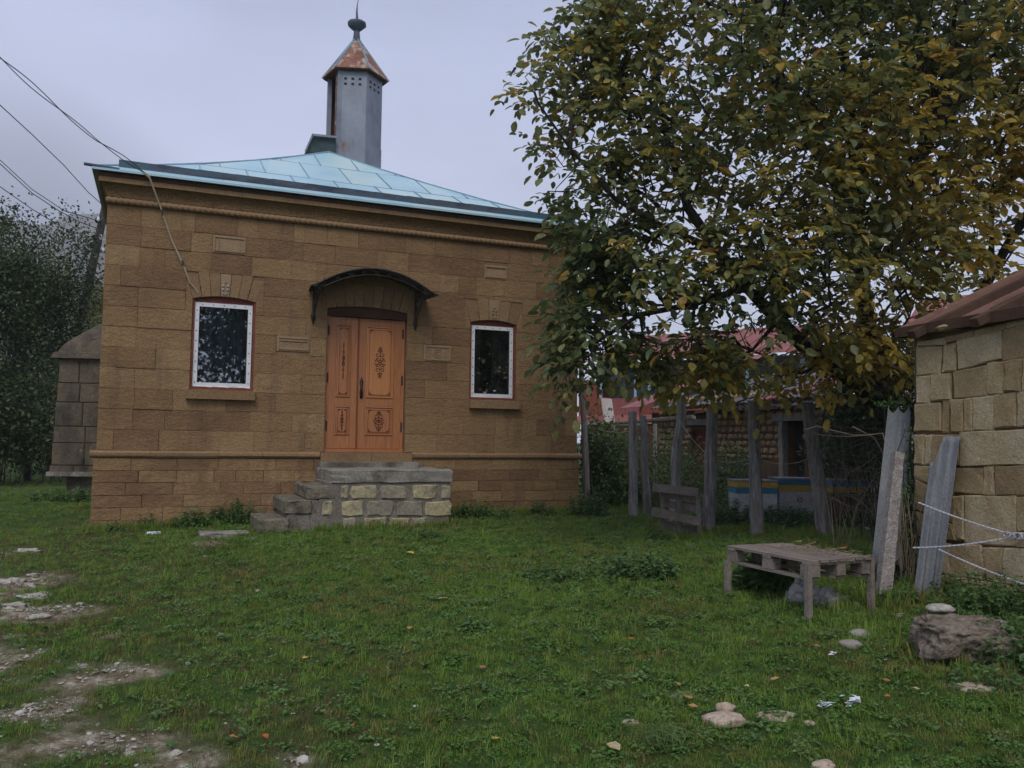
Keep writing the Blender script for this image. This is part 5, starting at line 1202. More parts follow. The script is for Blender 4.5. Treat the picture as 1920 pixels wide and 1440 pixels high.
# ================================================================ pallet leaning at the fence
D0 = 10.75
def LP(u, v, o_=0): return P3(at_d(u, v, D0-o_))
lp = thing('leaning_pallet', P3(on_g(1275, 1008)), 'small broken wooden pallet standing upright against the fence posts', 'pallet')
for (a, b_, w_, th, o_) in (((1241, 915), (1243, 998), .05, .03, 0), ((1272, 925), (1274, 1006), .055, .03, 0), ((1307, 922), (1312, 1012), .06, .03, 0)):
    obj('upright', MB().bar(LP(*a, o_), LP(*b_, o_), w_, th, up=(.38, .92, 0), jit=.003), m_pallet, lp)
for a, b_, w_ in (((1242, 927), (1310, 938), .075), ((1242, 944), (1310, 954), .085), ((1243, 984), (1310, 996), .11)):
    obj('back_board', MB().bar(LP(*a, -.05), LP(*b_, -.05), .02, w_*1.05, up=(0, 0, 1), jit=.002), m_pallet, lp)
for a, b_, w_ in (((1225, 914), (1307, 923), .10), ((1223, 959), (1312, 978), .10)):
    obj('front_beam', MB().bar(LP(*a, .09), LP(*b_, .09), .10, w_, up=(0, 0, 1), jit=.003), m_pallet, lp)

# ================================================================ wire fence
fence = thing('wire_fence', P3(on_g(1418, 998)), 'rustic fence of crooked grey wooden posts with wire netting between the two houses', 'fence')
posts = [((1186, 772), (1188, 962), 13.0, .085), ((1205, 778), (1214, 965), 13.4, .075), ((1276, 742), (1262, 940), 12.3, .09), ((1335, 764), (1328, 1003), 11.0, .095), ((1412, 750), (1420, 1000), 10.9, .10), ((1512, 752), (1551, 1010), 10.9, .11)]
PT = []
for (ut, vt), (ub, vb), dd, r in posts:
    r *= .86
    top = P3(at_d(ut, vt, dd+.1)); bot = P3(at_d(ub, vb, dd)); bot.z = min(bot.z, gz(bot.x, bot.y))-.1; n = 12; pts = []; rr = []
    for i in range(n+1):
        f = i/n; p = bot.lerp(top, f)+Vector((noise.noise(Vector((f*3, ut, 0))), noise.noise(Vector((f*3, 0, ut))), 0))*.035; pts.append(p); rr.append(r*(1.08-.2*f)*(1+.13*noise.noise(Vector((f*7, ut, 5)))))
    V = []; F = []; m8 = 9
    for i, p in enumerate(pts):
        for k in range(m8): a = 2*math.pi*k/m8; q = rr[i]*(1+.16*noise.noise(Vector((math.cos(a)*1.5, math.sin(a)*1.5, ut*.1+i*.12)))); V.append((p.x+q*math.cos(a), p.y+q*math.sin(a), p.z+(rb.uniform(-.025, .015) if i == n else 0)))
    V.append(tuple(top+Vector((0, 0, .0))))
    for i in range(n):
        for k in range(m8): F.append((i*m8+k, i*m8+(k+1) % m8, (i+1)*m8+(k+1) % m8, (i+1)*m8+k))
    for k in range(m8): F.append((n*m8+k, n*m8+(k+1) % m8, len(V)-1))
    obj('post', MB().add(V, F), m_post, fence); PT.append((bot, top))
def netting(a, b_, h0, h1, nx, nz):
    mb = MB(); 
    def pt(i, j): f, g = i/nx, j/nz; p = a.lerp(b_, f); s_ = .03*math.sin(f*math.pi); return Vector((p.x, p.y, p.z+h0+(h1-h0)*g-s_*g))+Vector((noise.noise(Vector((i*.6, j*.6, a.x))), noise.noise(Vector((i*.6, j*.6, 9+a.x))), noise.noise(Vector((i*.5, j*.5, 4)))))*.03
    for j in range(nz):
        for i in range(nx):
            c = [pt(i+.5*(j % 2), j), pt(i+.5+.5*(j % 2), j+.35), pt(i+.5+.5*(j % 2), j+1.0), pt(i+1+.5*(j % 2), j)]
            mb.tube([c[0], c[1], c[2]], .0013, 3, False); mb.tube([c[1], c[3]], .0013, 3, False)
    return mb
B = [p[0] for p in PT]
for (i, j, n_) in ((1, 2, 11), (2, 3, 9), (3, 4, 9), (4, 5, 12)):
    obj('wire_netting', netting(B[i]+Vector((0, 0, .1)), B[j]+Vector((0, 0, .1)), .05, 1.05, n_, 12), m_fencewire, fence)
endp = P3(at_d(1668, 980, 8.6)); obj('wire_netting', netting(B[5]+Vector((0, 0, .1)), Vector((endp.x, endp.y, B[5].z+.1)), .05, 1.0, 18, 12), m_fencewire, fence)
wr = MB()
def at_post(k, f): return PT[k][0].lerp(PT[k][1], f)
for a, b_, s_ in ((at_post(0, .83), P3(at_d(1110, 800, 15)), .06), (at_post(1, .9), at_post(2, .6), .05), (at_post(2, .82), at_post(3, .63), .05), (at_post(3, .62), at_post(4, .6), .06), (at_post(4, .60), at_post(5, .62), .10), (at_post(5, .78), P3(at_d(1655, 812, 8.6)), .04), (P3(at_d(1655, 812, 8.5)), P3(at_d(1660, 830, 8.4)), 0)):
    wr.tube(sag(a, b_, s_, 10), .0045, 4)
obj('strand_wire', wr, m_tancable, fence)
br2 = MB(); br2.tube([P3(at_d(u, v, 9.2)) for u, v in ((1598, 800), (1622, 812), (1640, 822), (1652, 843), (1656, 858))], [.009, .008, .007, .006, .004], 5); br2.tube([P3(at_d(u, v, 9.3)) for u, v in ((1510, 806), (1532, 799), (1565, 808), (1600, 816), (1640, 814), (1668, 812))], [.008, .007, .007, .006, .005, .004], 5)
obj('dead_branch', br2, m_twig, None, 'bare grey branch caught on the fence beside the flat slate', 'branch')

# ================================================================ beehives
def hive(u0, u1, vt, dd, top, mid, body, lab, hh=.62, emb=False, knot=False):
    a, b_ = P3(at_d(u0, vt, dd)), P3(at_d(u1, vt+1, dd)); zt_ = a.z; ex_ = (b_-a); ex_.z = 0; W_ = ex_.length; ex_.normalize(); ey_ = Vector((-ex_.y, ex_.x, 0)); c = (a+b_)/2
    g_ = gz(c.x, c.y); rt = thing('beehive', (c.x+ey_.x*.25, c.y+ey_.y*.25, g_), lab, 'beehive', 'beehives behind the fence')
    def bx(x0, x1, y0, y1, z0, z1): return MB().add([tuple(Vector((a.x, a.y, 0))+ex_*x_+ey_*y_+Vector((0, 0, z_))) for x_, y_, z_ in ((x0, y0, z0), (x1, y0, z0), (x1, y1, z0), (x0, y1, z0), (x0, y0, z1), (x1, y0, z1), (x1, y1, z1), (x0, y1, z1))], [(0, 3, 2, 1), (4, 5, 6, 7), (0, 1, 5, 4), (1, 2, 6, 5), (2, 3, 7, 6), (3, 0, 4, 7)])
    obj('lid', bx(-.015, W_+.015, -.015, .5, zt_-.014, zt_+.006), m_slate, rt)
    obj('top_board', bx(0, W_, 0, .49, zt_-.095, zt_-.016), top, rt); obj('second_board', bx(.0, W_, .003, .487, zt_-.18, zt_-.098), mid, rt)
    bo = obj('hive_body', bx(.008, W_-.008, .01, .48, g_+.10, zt_-.183), body, rt)
    obj('entrance', bx(W_*.3, W_*.7, .004, .012, g_+.13, g_+.145), m_dark, bo)
    for x_ in (.04, W_-.04):
        for y_ in (.04, .44): obj('leg', bx(x_-.025, x_+.025, y_-.025, y_+.025, g_-.06, g_+.10), m_pallet, rt)
    if knot:
        c_ = Vector((a.x, a.y, 0))+ex_*W_*.47+Vector((0, 0, zt_-.30)); o = MB().tube([c_+ex_*0+ey_*-.002, c_+ey_*.01], .04, 12); obj('round_mark', o, mat('faded_pink_paint', [(.38, .12, .16), (.45, .2, .24)], bump=0), bo)
        o = MB().tube([c_+ey_*-.005, c_+ey_*.006], .018, 10); obj('round_mark_centre', o, m_hive_w, bo)
hive(1381, 1458, 901, 12.0, m_hive_y, m_hive_b, m_hive_w, 'white beehive with a yellow band above a blue one, leftmost behind the fence')
hive(1461, 1543, 897, 12.2, m_hive_b, m_hive_y, m_hive_w, 'white beehive with blue over yellow bands and a round pink mark, middle one', knot=True)
hive(1560, 1641, 900, 12.0, m_hive_b, m_hive_y, m_hive_n, 'brown-bodied beehive with blue and yellow bands, beside the flat slate')

# ================================================================ stone barn, and the red-roofed house beyond
ba, bb = P3(at_d(1222, 900, 23)), P3(at_d(1640, 905, 15.5)); ba.z = bb.z = .3; bd = (bb-ba); BL = bd.length; bd.normalize(); bn = Vector((bd.y, -bd.x, 0))
if bn.dot(ba) > 0: bn = -bn
barn = thing('stone_barn', tuple((ba+bb)/2), 'low rubble-stone barn with patched red and grey tin roofs behind the fence', 'barn')
def BP(u, v, o_=0): return P3(on_plane(u, v, np.array(ba)+np.array(bn)*o_, np.array(bn)))
H1 = 2.42
def bwall(s0, s1, z0, z1, nm='wall', m=m_shedgap, o_=0, th=.4):
    q = [ba+bd*s0+bn*o_, ba+bd*s1+bn*o_, ba+bd*s1-bn*th, ba+bd*s0-bn*th]; return obj(nm, MB().add([(p.x, p.y, z0) for p in q]+[(p.x, p.y, z1) for p in q], [(0, 3, 2, 1), (4, 5, 6, 7), (0, 1, 5, 4), (1, 2, 6, 5), (2, 3, 7, 6), (3, 0, 4, 7)]), m, barn)
sD0, sD1 = (BP(1296, 850)-ba).dot(bd), (BP(1338, 850)-ba).dot(bd); sW0, sW1 = (BP(1470, 850)-ba).dot(bd), (BP(1508, 850)-ba).dot(bd)
bwall(0, sD0, .1, H1); bwall(sD1, sW0, .1, H1); bwall(sW1, BL, .1, H1); bwall(sD0, sD1, 2.12, H1); bwall(sW0, sW1, 2.2, H1); bwall(sW0, sW1, .1, .5)
bwall(sD0-.1, sD1+.1, 2.06, 2.2, 'door_lintel', m_post, .06); bwall(sW0-.3, sW1+.25, 2.1, 2.26, 'window_lintel', m_post, .08)
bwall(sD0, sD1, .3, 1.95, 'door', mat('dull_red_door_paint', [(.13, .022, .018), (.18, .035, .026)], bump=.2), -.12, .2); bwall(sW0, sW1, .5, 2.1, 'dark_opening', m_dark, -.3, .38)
bwall(sW0-.12, sW0, .3, 2.1, 'window_post', m_post, .05, .1)
cnt = 0; z = .35
while z < H1-.04:
    hh = rb.uniform(.10, .17); s_ = rb.uniform(0, .1)
    while s_ < BL-.1:
        w_ = rb.uniform(.14, .32); sc_ = s_+w_/2
        vis = not ((sD0-.02 < sc_ < sD1+.02 and z < 2.05) or (sW0-.1 < sc_ < sW1+.03 and .4 < z < 2.08))
        u, v = proj(ba+bd*sc_+Vector((0, 0, z)))
        if vis and cnt < 296 and 1236 < u < 1600 and v < 905 and z > .95:
            c = ba+bd*sc_+Vector((0, 0, z+hh/2)); poly = []; 
            for k in range(7): a = 2*math.pi*(k+.5)/7; ca, sa = math.cos(a), math.sin(a); q_ = (1/max(abs(ca), abs(sa)))**.7; poly.append(c+bd*ca*q_*(w_/2-.008)*rb.uniform(.85, 1)+Vector((0, 0, sa*q_*(hh/2-.006)*rb.uniform(.85, 1.02)))+bn*.01)
            obj('stone', MB().cushion(poly, bn, .06, ins=.02, rise=.03, jit=.008), m_stone_small, barn); cnt += 1
        s_ += w_+.012
    z += hh+.008
m_slate2 = mat('dark_corrugated_sheet', [(.085, .085, .09), (.13, .13, .135)], rough=.9, scale=2, bump=.3, grain=.2, patches=(((.16, .09, .06), 1.5, .56, .7, .6),))
# roof: tin at both ends, grey corrugated in the middle
def broof(u0, u1, nm, m, zl, zh, lab=None, corr=.0, ov=.45, depth=3.2):
    s0, s1 = (BP(u0, 780)-ba).dot(bd), (BP(u1, 780)-ba).dot(bd); n = max(2, int((s1-s0)/.07)) if corr else 2; V = []; F = []
    for i in range(n+1):
        s_ = s0+(s1-s0)*i/n; h = corr*(i % 2); e = rb.uniform(-.03, .03) if corr else 0
        a = ba+bd*s_+bn*(ov+e); b_ = ba+bd*s_-bn*depth; V += [(a.x, a.y, zl+h), (b_.x, b_.y, zh+h), (a.x, a.y, zl+h-.012), (b_.x, b_.y, zh+h-.012)]
    for i in range(n): k = 4*i; F += [(k, k+4, k+5, k+1), (k+3, k+7, k+6, k+2), (k, k+2, k+6, k+4)]
    F += [(0, 1, 3, 2), (4*n, 4*n+2, 4*n+3, 4*n+1)]
    return obj(nm, MB().add(V, F), m, barn, lab)
for k, (u0, u1) in enumerate(((1206, 1226), (1227, 1248))): broof(u0, u1, 'red_roof_sheet', m_redroof, 2.55, 4.2, ov=.75, depth=3.5)
for k in range(7): broof(1249+k*28, 1276+k*28, 'corrugated_sheet', m_slate2, 2.50+.02*(k % 2), 3.55+.02*(k % 2), corr=.03)
for k in range(5): broof(1446+k*30, 1475+k*30, 'patched_sheet', m_slate2 if k > 1 else m_redroof, 2.55, 3.5, corr=.025)
for k in range(18):
    s_ = BL*(.3+.7*k/18); a = ba+bd*s_+bn*rb.uniform(.4, .6); b_ = ba+bd*(s_+rb.uniform(-.3, .3))-bn*.3; obj('roof_pole', MB().tube([(a.x, a.y, 2.34+rb.uniform(-.04, .03)), (b_.x, b_.y, 2.38)], .035, 6), m_darkwood, barn)

hdist = 34.; ha, hb2 = P3(at_d(1085, 800, 36)), P3(at_d(1480, 800, 31)); ha.z = hb2.z = .3; hd_ = (hb2-ha); HL = hd_.length; hd_.normalize(); hn = Vector((hd_.y, -hd_.x, 0)); hn = hn if hn.dot(ha) < 0 else -hn
rh = thing('red_roofed_house', tuple((ha+hb2)/2), 'two-storey house with faded red tin roof and blue-posted veranda far behind the barn', 'house')
def HP_(u, v, o_=0): return P3(on_plane(u, v, np.array(ha)+np.array(hn)*o_, np.array(hn)))
def hbox(s0, s1, z0, z1, o0, o1, nm, m, lab=None):
    q = [ha+hd_*s0+hn*o0, ha+hd_*s1+hn*o0, ha+hd_*s1+hn*o1, ha+hd_*s0+hn*o1]; return obj(nm, MB().add([(p.x, p.y, z0) for p in q]+[(p.x, p.y, z1) for p in q], [(0, 3, 2, 1), (4, 5, 6, 7), (0, 1, 5, 4), (1, 2, 6, 5), (2, 3, 7, 6), (3, 0, 4, 7)]), m, rh, lab)
zv = HP_(1200, 780).z; zr_ = HP_(1200, 744).z; ze_ = HP_(1200, 676).z
S = lambda u: (HP_(u, 760)-ha).dot(hd_)
hbox(0, HL, .3, zv, -1.5, -1.6-4, 'ground_floor_wall', m_redpaint); hbox(0, HL, zv, ze_+.1, -1.5, -5.5, 'upper_wall', m_bluewall)
hbox(0, HL, zv-.12, zv, 0, -1.5, 'veranda_floor', m_post)
for k in range(9):
    u0 = 1095+k*26; hbox(S(u0)+.01, S(u0+26)-.01, zv, zr_-(.0 if k % 2 else .04), .02, -.02, 'railing_panel', m_redpaint if k != 2 and k != 3 else m_redroof)
for u in (1125, 1190, 1216, 1278, 1340, 1400): s_ = S(u); hbox(s_-.045, s_+.045, zv, ze_, -.03, -.12, 'veranda_post', m_bluepost)
hbox(S(1234), S(1262), zv, zr_+.9, -1.46, -1.55, 'green_door', m_green); hbox(S(1085), S(1118), zv, zr_+.7, -.0, -1.4, 'red_side_wall', m_redpaint)
zt0, ztp = ze_, HP_(1240, 630, -3.4).z
nsh = 13; UR = [1110+k*31 for k in range(nsh+1)]
for k in range(nsh):
    s0, s1 = S(UR[k]), S(UR[k+1]); a, b_ = ha+hd_*s0+hn*.5, ha+hd_*s1+hn*.5; off = hd_*.5-hn*3.4; zz0 = zt0+.02*(k % 2)
    V = [(a.x, a.y, zz0), (b_.x, b_.y, zz0), (b_.x+off.x, b_.y+off.y, ztp), (a.x+off.x, a.y+off.y, ztp)]; V += [(p[0], p[1], p[2]-.02) for p in V]
    obj('roof_sheet', MB().add(V, [(0, 1, 2, 3), (7, 6, 5, 4), (0, 4, 5, 1), (1, 5, 6, 2), (2, 6, 7, 3), (3, 7, 4, 0)]), m_redroof, rh)
    obj('roof_seam', MB().bar((b_.x, b_.y, zz0+.03), (b_.x+off.x, b_.y+off.y, ztp+.03), .03, .05), m_rust, rh)
# lower red lean-to roof in front of the veranda's left half
LZ0 = HP_(1100, 792, 1.5).z
for k in range(6):
    s0 = S(1090)+k*.9; a, b_ = ha+hd_*s0+hn*1.6, ha+hd_*(s0+.88)+hn*1.6; V = [(a.x, a.y, LZ0-.05), (b_.x, b_.y, LZ0-.05), (b_.x-hn.x*1.5, b_.y-hn.y*1.5, zv+.05), (a.x-hn.x*1.5, a.y-hn.y*1.5, zv+.05)]; V += [(p[0], p[1], p[2]-.02) for p in V]
    obj('lean_to_sheet', MB().add(V, [(0, 1, 2, 3), (7, 6, 5, 4), (0, 4, 5, 1), (1, 5, 6, 2), (2, 6, 7, 3), (3, 7, 4, 0)]), m_redroof, rh)
# another far house whose roof shows above the shed
fh = thing('far_house', P3(at_d(1745, 835, 40)), 'far white-walled house whose pink-red roof shows between the walnut and the shed roof', 'house')
a, b_ = P3(at_d(1700, 640, 40)), P3(at_d(1930, 640, 37)); dd_ = (b_-a); dd_.z = 0; dd_.normalize(); nn_ = Vector((dd_.y, -dd_.x, 0)); nn_ = nn_ if nn_.dot(a) < 0 else -nn_; L_ = (b_-a).length
zeh = P3(at_d(1700, 606, 39)).z; zrh = P3(at_d(1740, 566, 44)).z
q = [a, b_, b_-nn_*7, a-nn_*7]; obj('wall', MB().add([(p.x, p.y, .2) for p in q]+[(p.x, p.y, zeh) for p in q], [(0, 3, 2, 1), (4, 5, 6, 7), (0, 1, 5, 4), (1, 2, 6, 5), (2, 3, 7, 6), (3, 0, 4, 7)]), m_board, fh)
for k in range(8):
    p0, p1 = a+dd_*L_*k/8+nn_*.4, a+dd_*L_*(k+.97)/8+nn_*.4; V = [(p0.x, p0.y, zeh-.05), (p1.x, p1.y, zeh-.05), (p1.x-nn_.x*4, p1.y-nn_.y*4, zrh), (p0.x-nn_.x*4, p0.y-nn_.y*4, zrh)]; V += [(p[0], p[1], p[2]-.03) for p in V]
    obj('roof_sheet', MB().add(V, [(0, 1, 2, 3), (7, 6, 5, 4), (0, 4, 5, 1), (1, 5, 6, 2), (2, 6, 7, 3), (3, 7, 4, 0)]), m_redroof, fh)
# wood shelter beyond the house corner
sh = thing('plank_shelter', P3(at_d(1160, 900, 19)), 'ramshackle plank shelter with a pale board on it, just right of the sandstone house', 'shelter')
def at3(u, v, d): return P3(at_d(u, v, d))
obj('shelter_beam', MB().bar(at3(1090, 796, 19), at3(1200, 793, 18.6), .12, .10, jit=.02), m_post, sh); obj('shelter_ledge', MB().bar(at3(1094, 797, 18.4), at3(1300, 783, 17), .25, .07, jit=.02), m_post, sh)
obj('shelter_back', MB().bar(at3(1090, 840, 20.5), at3(1235, 840, 20), .05, 1.05), m_darkwood, sh)
for u in (1108, 1122, 1134): obj('shelter_slat', MB().bar(at3(u, 806, 18.8), at3(u+2, 850, 18.8), .05, .05), m_board, sh)
for u in (1100, 1150, 1228): obj('shelter_post', MB().tube([at3(u, 795, 18.7), at3(u+1, 905, 18.7)], .05, 6), m_post, sh)
V = [at3(1127, 746, 18.3), at3(1147, 748, 18.3), at3(1153, 790, 18.1), at3(1133, 792, 18.1)]; obj('pale_board', MB().prism(V, (0, 1, 0), .025), m_board, None, 'pale upright board leaning on the ledge of the plank shelter', 'board', base=True)
# slender poles standing at the house corner
cpole = MB(); b3 = P3(on_g(1101, 950)); cpole.tube([at3(1101, 962, 14.2), at3(1098, 850, 14.2), at3(1090, 700, 14.2), at3(1088, 520, 14.2)], [.06, .055, .045, .03], 8)
obj('pole', cpole, m_post, None, 'tall thin grey pole standing close to the right corner of the sandstone house', 'pole', base=True)

# ================================================================ mossy stone chamber left of the house
ch = thing('stone_chamber', P3(at_d(150, 925, 17.3)), 'dark weathered stone chamber with a mossy vaulted roof, left of the sandstone house', 'tomb')
DC = 17.3; SCc = DC/FOC
c0 = P3(at_d(95, 890, DC)); WC = 2.6; ux = Vector((.96, -.27, 0)).normalized(); uy = Vector((.27, .96, 0)).normalized()
c0x = Vector((c0.x, c0.y, 0)); zb_ = P3(at_d(100, 888, DC)).z; zt_ = P3(at_d(105, 670, DC)).z
def cbox(x0, x1, y0, y1, z0, z1, ins=0): 
    V = []
    for z_, e in ((z0, 0), (z1, ins)):
        for x_, y_ in ((x0+e, y0+e), (x1-e, y0+e), (x1-e, y1-e), (x0+e, y1-e)): p = c0x+ux*x_+uy*y_; V.append((p.x, p.y, z_))
    return MB().add(V, [(0, 3, 2, 1), (4, 5, 6, 7), (0, 1, 5, 4), (1, 2, 6, 5), (2, 3, 7, 6), (3, 0, 4, 7)])
obj('wall', cbox(.03, WC-.03, .03, 2.9, zb_+.05, zt_, .06), m_mortar, ch)
zz = zb_+.03; rowz = [.14, .46, .34, .5, .40, .47, .3]
e0 = 0
for r, hh in enumerate(rowz):
    if zz+hh > zt_+.02: hh = zt_-zz
    if hh < .05: break
    x_ = 0; 
    while x_ < WC-.1:
        w_ = rb.uniform(.4, .75); w_ = min(w_, WC-x_); e = .06*(zz-zb_)/(zt_-zb_)+(.0 if r else -.02)
        p0, p1 = c0x+ux*(x_+(.0 if x_ else e))+uy*e, c0x+ux*(x_+w_)+uy*e
        obj('wall_stone', MB().cushion([(p0.x, p0.y, zz+.006), (p1.x-.01*ux.x, p1.y, zz+.006), (p1.x-.01*ux.x, p1.y, zz+hh-.006), (p0.x, p0.y, zz+hh-.006)], -uy, .1, ins=.015, rise=.015), m_mossy, ch); x_ += w_
    zz += hh
p = c0x+ux*.93+uy*-.03; obj('slit_opening', MB().prism([(p.x, p.y, 1.85), (p.x+.12, p.y-.03, 1.85), (p.x+.12, p.y-.03, 2.28), (p.x+.07, p.y-.02, 2.32)], (uy.x, uy.y, 0), .1), m_dark, ch)
obj('ledge', cbox(-.06, WC+.06, -.08, 3, zb_-.05, zb_+.04), m_concrete, ch)
obj('base_wall', cbox(.26, WC-.2, .15, 2.7, .1, zb_-.05), m_mossy, ch)
V = []; F = []; nst = 7
prof_ = [(0, -.08), (.12, -.05), (.14, .02), (.30, .10), (.55, .33), (.80, .60), (1.0, .9), (1.1, 1.25), (1.12, 1.3)]
for h, e in prof_:
    for x_, y_ in ((e, e), (WC-e, e), (WC-e, 2.95-e), (e, 2.95-e)): p = c0x+ux*x_+uy*y_; V.append((p.x+rb.uniform(-.01, .01), p.y, zt_+h))
for r in range(len(prof_)-1):
    for k in range(4): F.append((r*4+k, r*4+(k+1) % 4, (r+1)*4+(k+1) % 4, (r+1)*4+k))
F.append(tuple(range((len(prof_)-1)*4, len(prof_)*4))); obj('vaulted_roof', MB().add(V, F), m_mossy, ch)
for k in range(26):
    f = rb.random(); h, e = .15+.85*f, .05+.85*f; x_ = rb.uniform(e, WC-e); p = c0x+ux*x_+uy*(e-.02); pb = pebble(rb.uniform(.06, .13), 7, .5, .2, k); obj('roof_stone', MB().add([(q_[0]+p.x, q_[1]+p.y, q_[2]+zt_+h) for q_ in pb.v], pb.f), m_mossy, ch)

# ================================================================ leaning utility pole and wires
up = thing('utility_pole', P3(at_d(120, 840, 24)), 'leaning dark wooden utility pole with white insulators behind the house', 'utility pole')
pl0, pl1 = at3(98, 850, 24), at3(203, 362, 24); obj('pole', MB().tube([pl0-Vector((0, 0, .5)), pl0.lerp(pl1, .5), pl1], [.15, .125, .10], 9), m_post if 0 else mat('dark_pole_wood', [(.05, .042, .036), (.085, .07, .06)], bump=.5, scale=4), up)
for u, v in ((184, 412), (189, 446), (193, 470), (176, 446), (181, 414)):
    c = at3(u, v, 23.8); ins_ = MB().tube([c-Vector((0, 0, .05)), c, c+Vector((0, 0, .04)), c+Vector((0, 0, .09))], [.025, .05, .035, .03], 7); obj('insulator', ins_, m_white if u > 182 else m_iron, up)
    obj('insulator_hook', MB().tube([c-Vector((0, 0, .06)), (pl0.lerp(pl1, (850-v)/488))], .012, 4), m_iron, up)
def wire(uv, ds, r, lab, m=m_wire, nm='power_line'):
    n = len(uv); P_ = []
    for i in range(n-1):
        a, b_ = at3(*uv[i], ds[0]+(ds[1]-ds[0])*i/(n-1)), at3(*uv[i+1], ds[0]+(ds[1]-ds[0])*(i+1)/(n-1))
        for k in range(3): P_.append(a.lerp(b_, k/3))
    P_.append(at3(*uv[-1], ds[1])); return obj(nm, MB().tube(P_, r, 4), m, None, lab, 'power line', 'power lines at the left')
wire([(-1200, -560), (-600, -235), (-60, 150), (0, 197), (60, 252), (120, 310), (165, 360), (197, 388)], (12, 24), .013, 'single dark power line ending at the top of the leaning pole')
wire([(-1200, -330), (-600, -50), (-60, 262), (0, 300), (60, 355), (120, 395), (181, 413)], (12, 23.8), .011, 'upper of the two close parallel power lines')
wire([(-1200, -320), (-600, -42), (-60, 268), (0, 307), (60, 362), (110, 395), (150, 416), (186, 430)], (12, 23.8), .011, 'lower of the two close parallel power lines')
wire([(-1200, -240), (-600, 10), (-60, 318), (0, 350), (60, 392), (120, 428), (176, 446)], (12, 23.8), .011, 'lowest power line, passing just above the left tree')
def twist_pair(uv, ds, lab, m, r=.010, amp=.035, nm='service_cable'):
    n = len(uv); P_ = []
    for i in range(n-1):
        a, b_ = at3(*uv[i], ds[i]), at3(*uv[i+1], ds[i+1])
        for k in range(6): P_.append(a.lerp(b_, k/6))
    P_.append(at3(*uv[-1], ds[-1])); mb = MB(); N_ = len(P_)
    for s_ in (1, -1): mb.tube([p+Vector((0, 0, s_*amp*math.sin(i*.33)*(1-i/N_*.4)+s_*.006)) for i, p in enumerate(P_)], r, 4)
    return obj(nm, mb, m, None, lab, 'cable')
_dd = lambda u, v, Y_: float(np.dot(on_y(u, v, Y_)-EYE, -RW[:, 2]))
twist_pair([(-1000, -560), (-500, -262), (-50, 62), (0, 108), (60, 160), (120, 212), (180, 262), (230, 295), (268, 322)], [6.6, 7.6, 8.6, 9, 9.5, 10.0, 10.5, 10.8, _dd(268, 322, Y0-.22)], 'dark twisted pair cable coming down from the upper left to the roof edge', m_wire, .006, .035)
twist_pair([(268, 322), (280, 332), (300, 385), (322, 450), (345, 500), (356, 530), (372, 549)], [_dd(268, 322, Y0-.22), _dd(280, 332, Y0-.22), _dd(300, 385, Y0-.10), _dd(322, 450, Y0-.06), _dd(345, 500, Y0-.04), _dd(356, 530, Y0-.03), _dd(372, 549, Y0+.0)], 'tan cable running from the roof edge down to the left window', m_tancable, .008, .006)
tp_ = MB()
for u, v, d in ((304, 398, Y0-.095), (343, 493, Y0-.045)): c = P3(on_y(u, v, d)); tp_.tube([c+Vector((-.01, 0, .03)), c+Vector((.008, 0, -.03))], .017, 6)
tag(obj('cable_tape', tp_, m_wire), 'black tape bands round the tan cable on the sandstone front', 'tape')

# ================================================================ the walnut tree
tb = P3(on_g(1672, 1000)); tb = P3(at_d(1672, 940, 11.6)); tb.z = gz(tb.x, tb.y)
wal = thing('walnut_tree', tuple(tb), 'large walnut tree with green and yellowing leaves spreading over fence and shed', 'tree')
def A3(u, v, d): return np.array(at_d(u, v, d))
skel = [[np.array(tb)-[0, 0, .2], A3(1672, 860, 11.5), A3(1655, 760, 11.3), A3(1632, 640, 11.0), A3(1612, 520, 10.8), A3(1606, 400, 10.7), A3(1600, 260, 10.5), A3(1580, 80, 10.3), A3(1570, -120, 10.2)],
        [A3(1655, 760, 11.3), A3(1600, 718, 10.6), A3(1530, 672, 10.0), A3(1460, 600, 9.7), A3(1400, 540, 9.6), A3(1345, 470, 9.6), A3(1290, 390, 9.7), A3(1250, 260, 9.8), A3(1230, 120, 9.9)],
        [A3(1612, 520, 10.8), A3(1660, 430, 10.6), A3(1715, 330, 10.4), A3(1765, 200, 10.2), A3(1800, 60, 10.1), A3(1830, -90, 10)],
        [A3(1672, 860, 11.5), A3(1750, 700, 11.3), A3(1835, 560, 11.0), A3(1900, 440, 10.8), A3(1980, 330, 10.6), A3(2080, 200, 10.4)],
        [A3(1606, 400, 10.7), A3(1540, 280, 10.4), A3(1470, 160, 10.2), A3(1430, 40, 10.1), A3(1400, -90, 10)],
        [A3(1400, 540, 9.6), A3(1300, 570, 9.3), A3(1200, 590, 9.1), A3(1120, 640, 9.0)],
        [A3(1345, 470, 9.6), A3(1250, 430, 9.4), A3(1150, 370, 9.3), A3(1070, 280, 9.3), A3(1010, 195, 9.3)]]
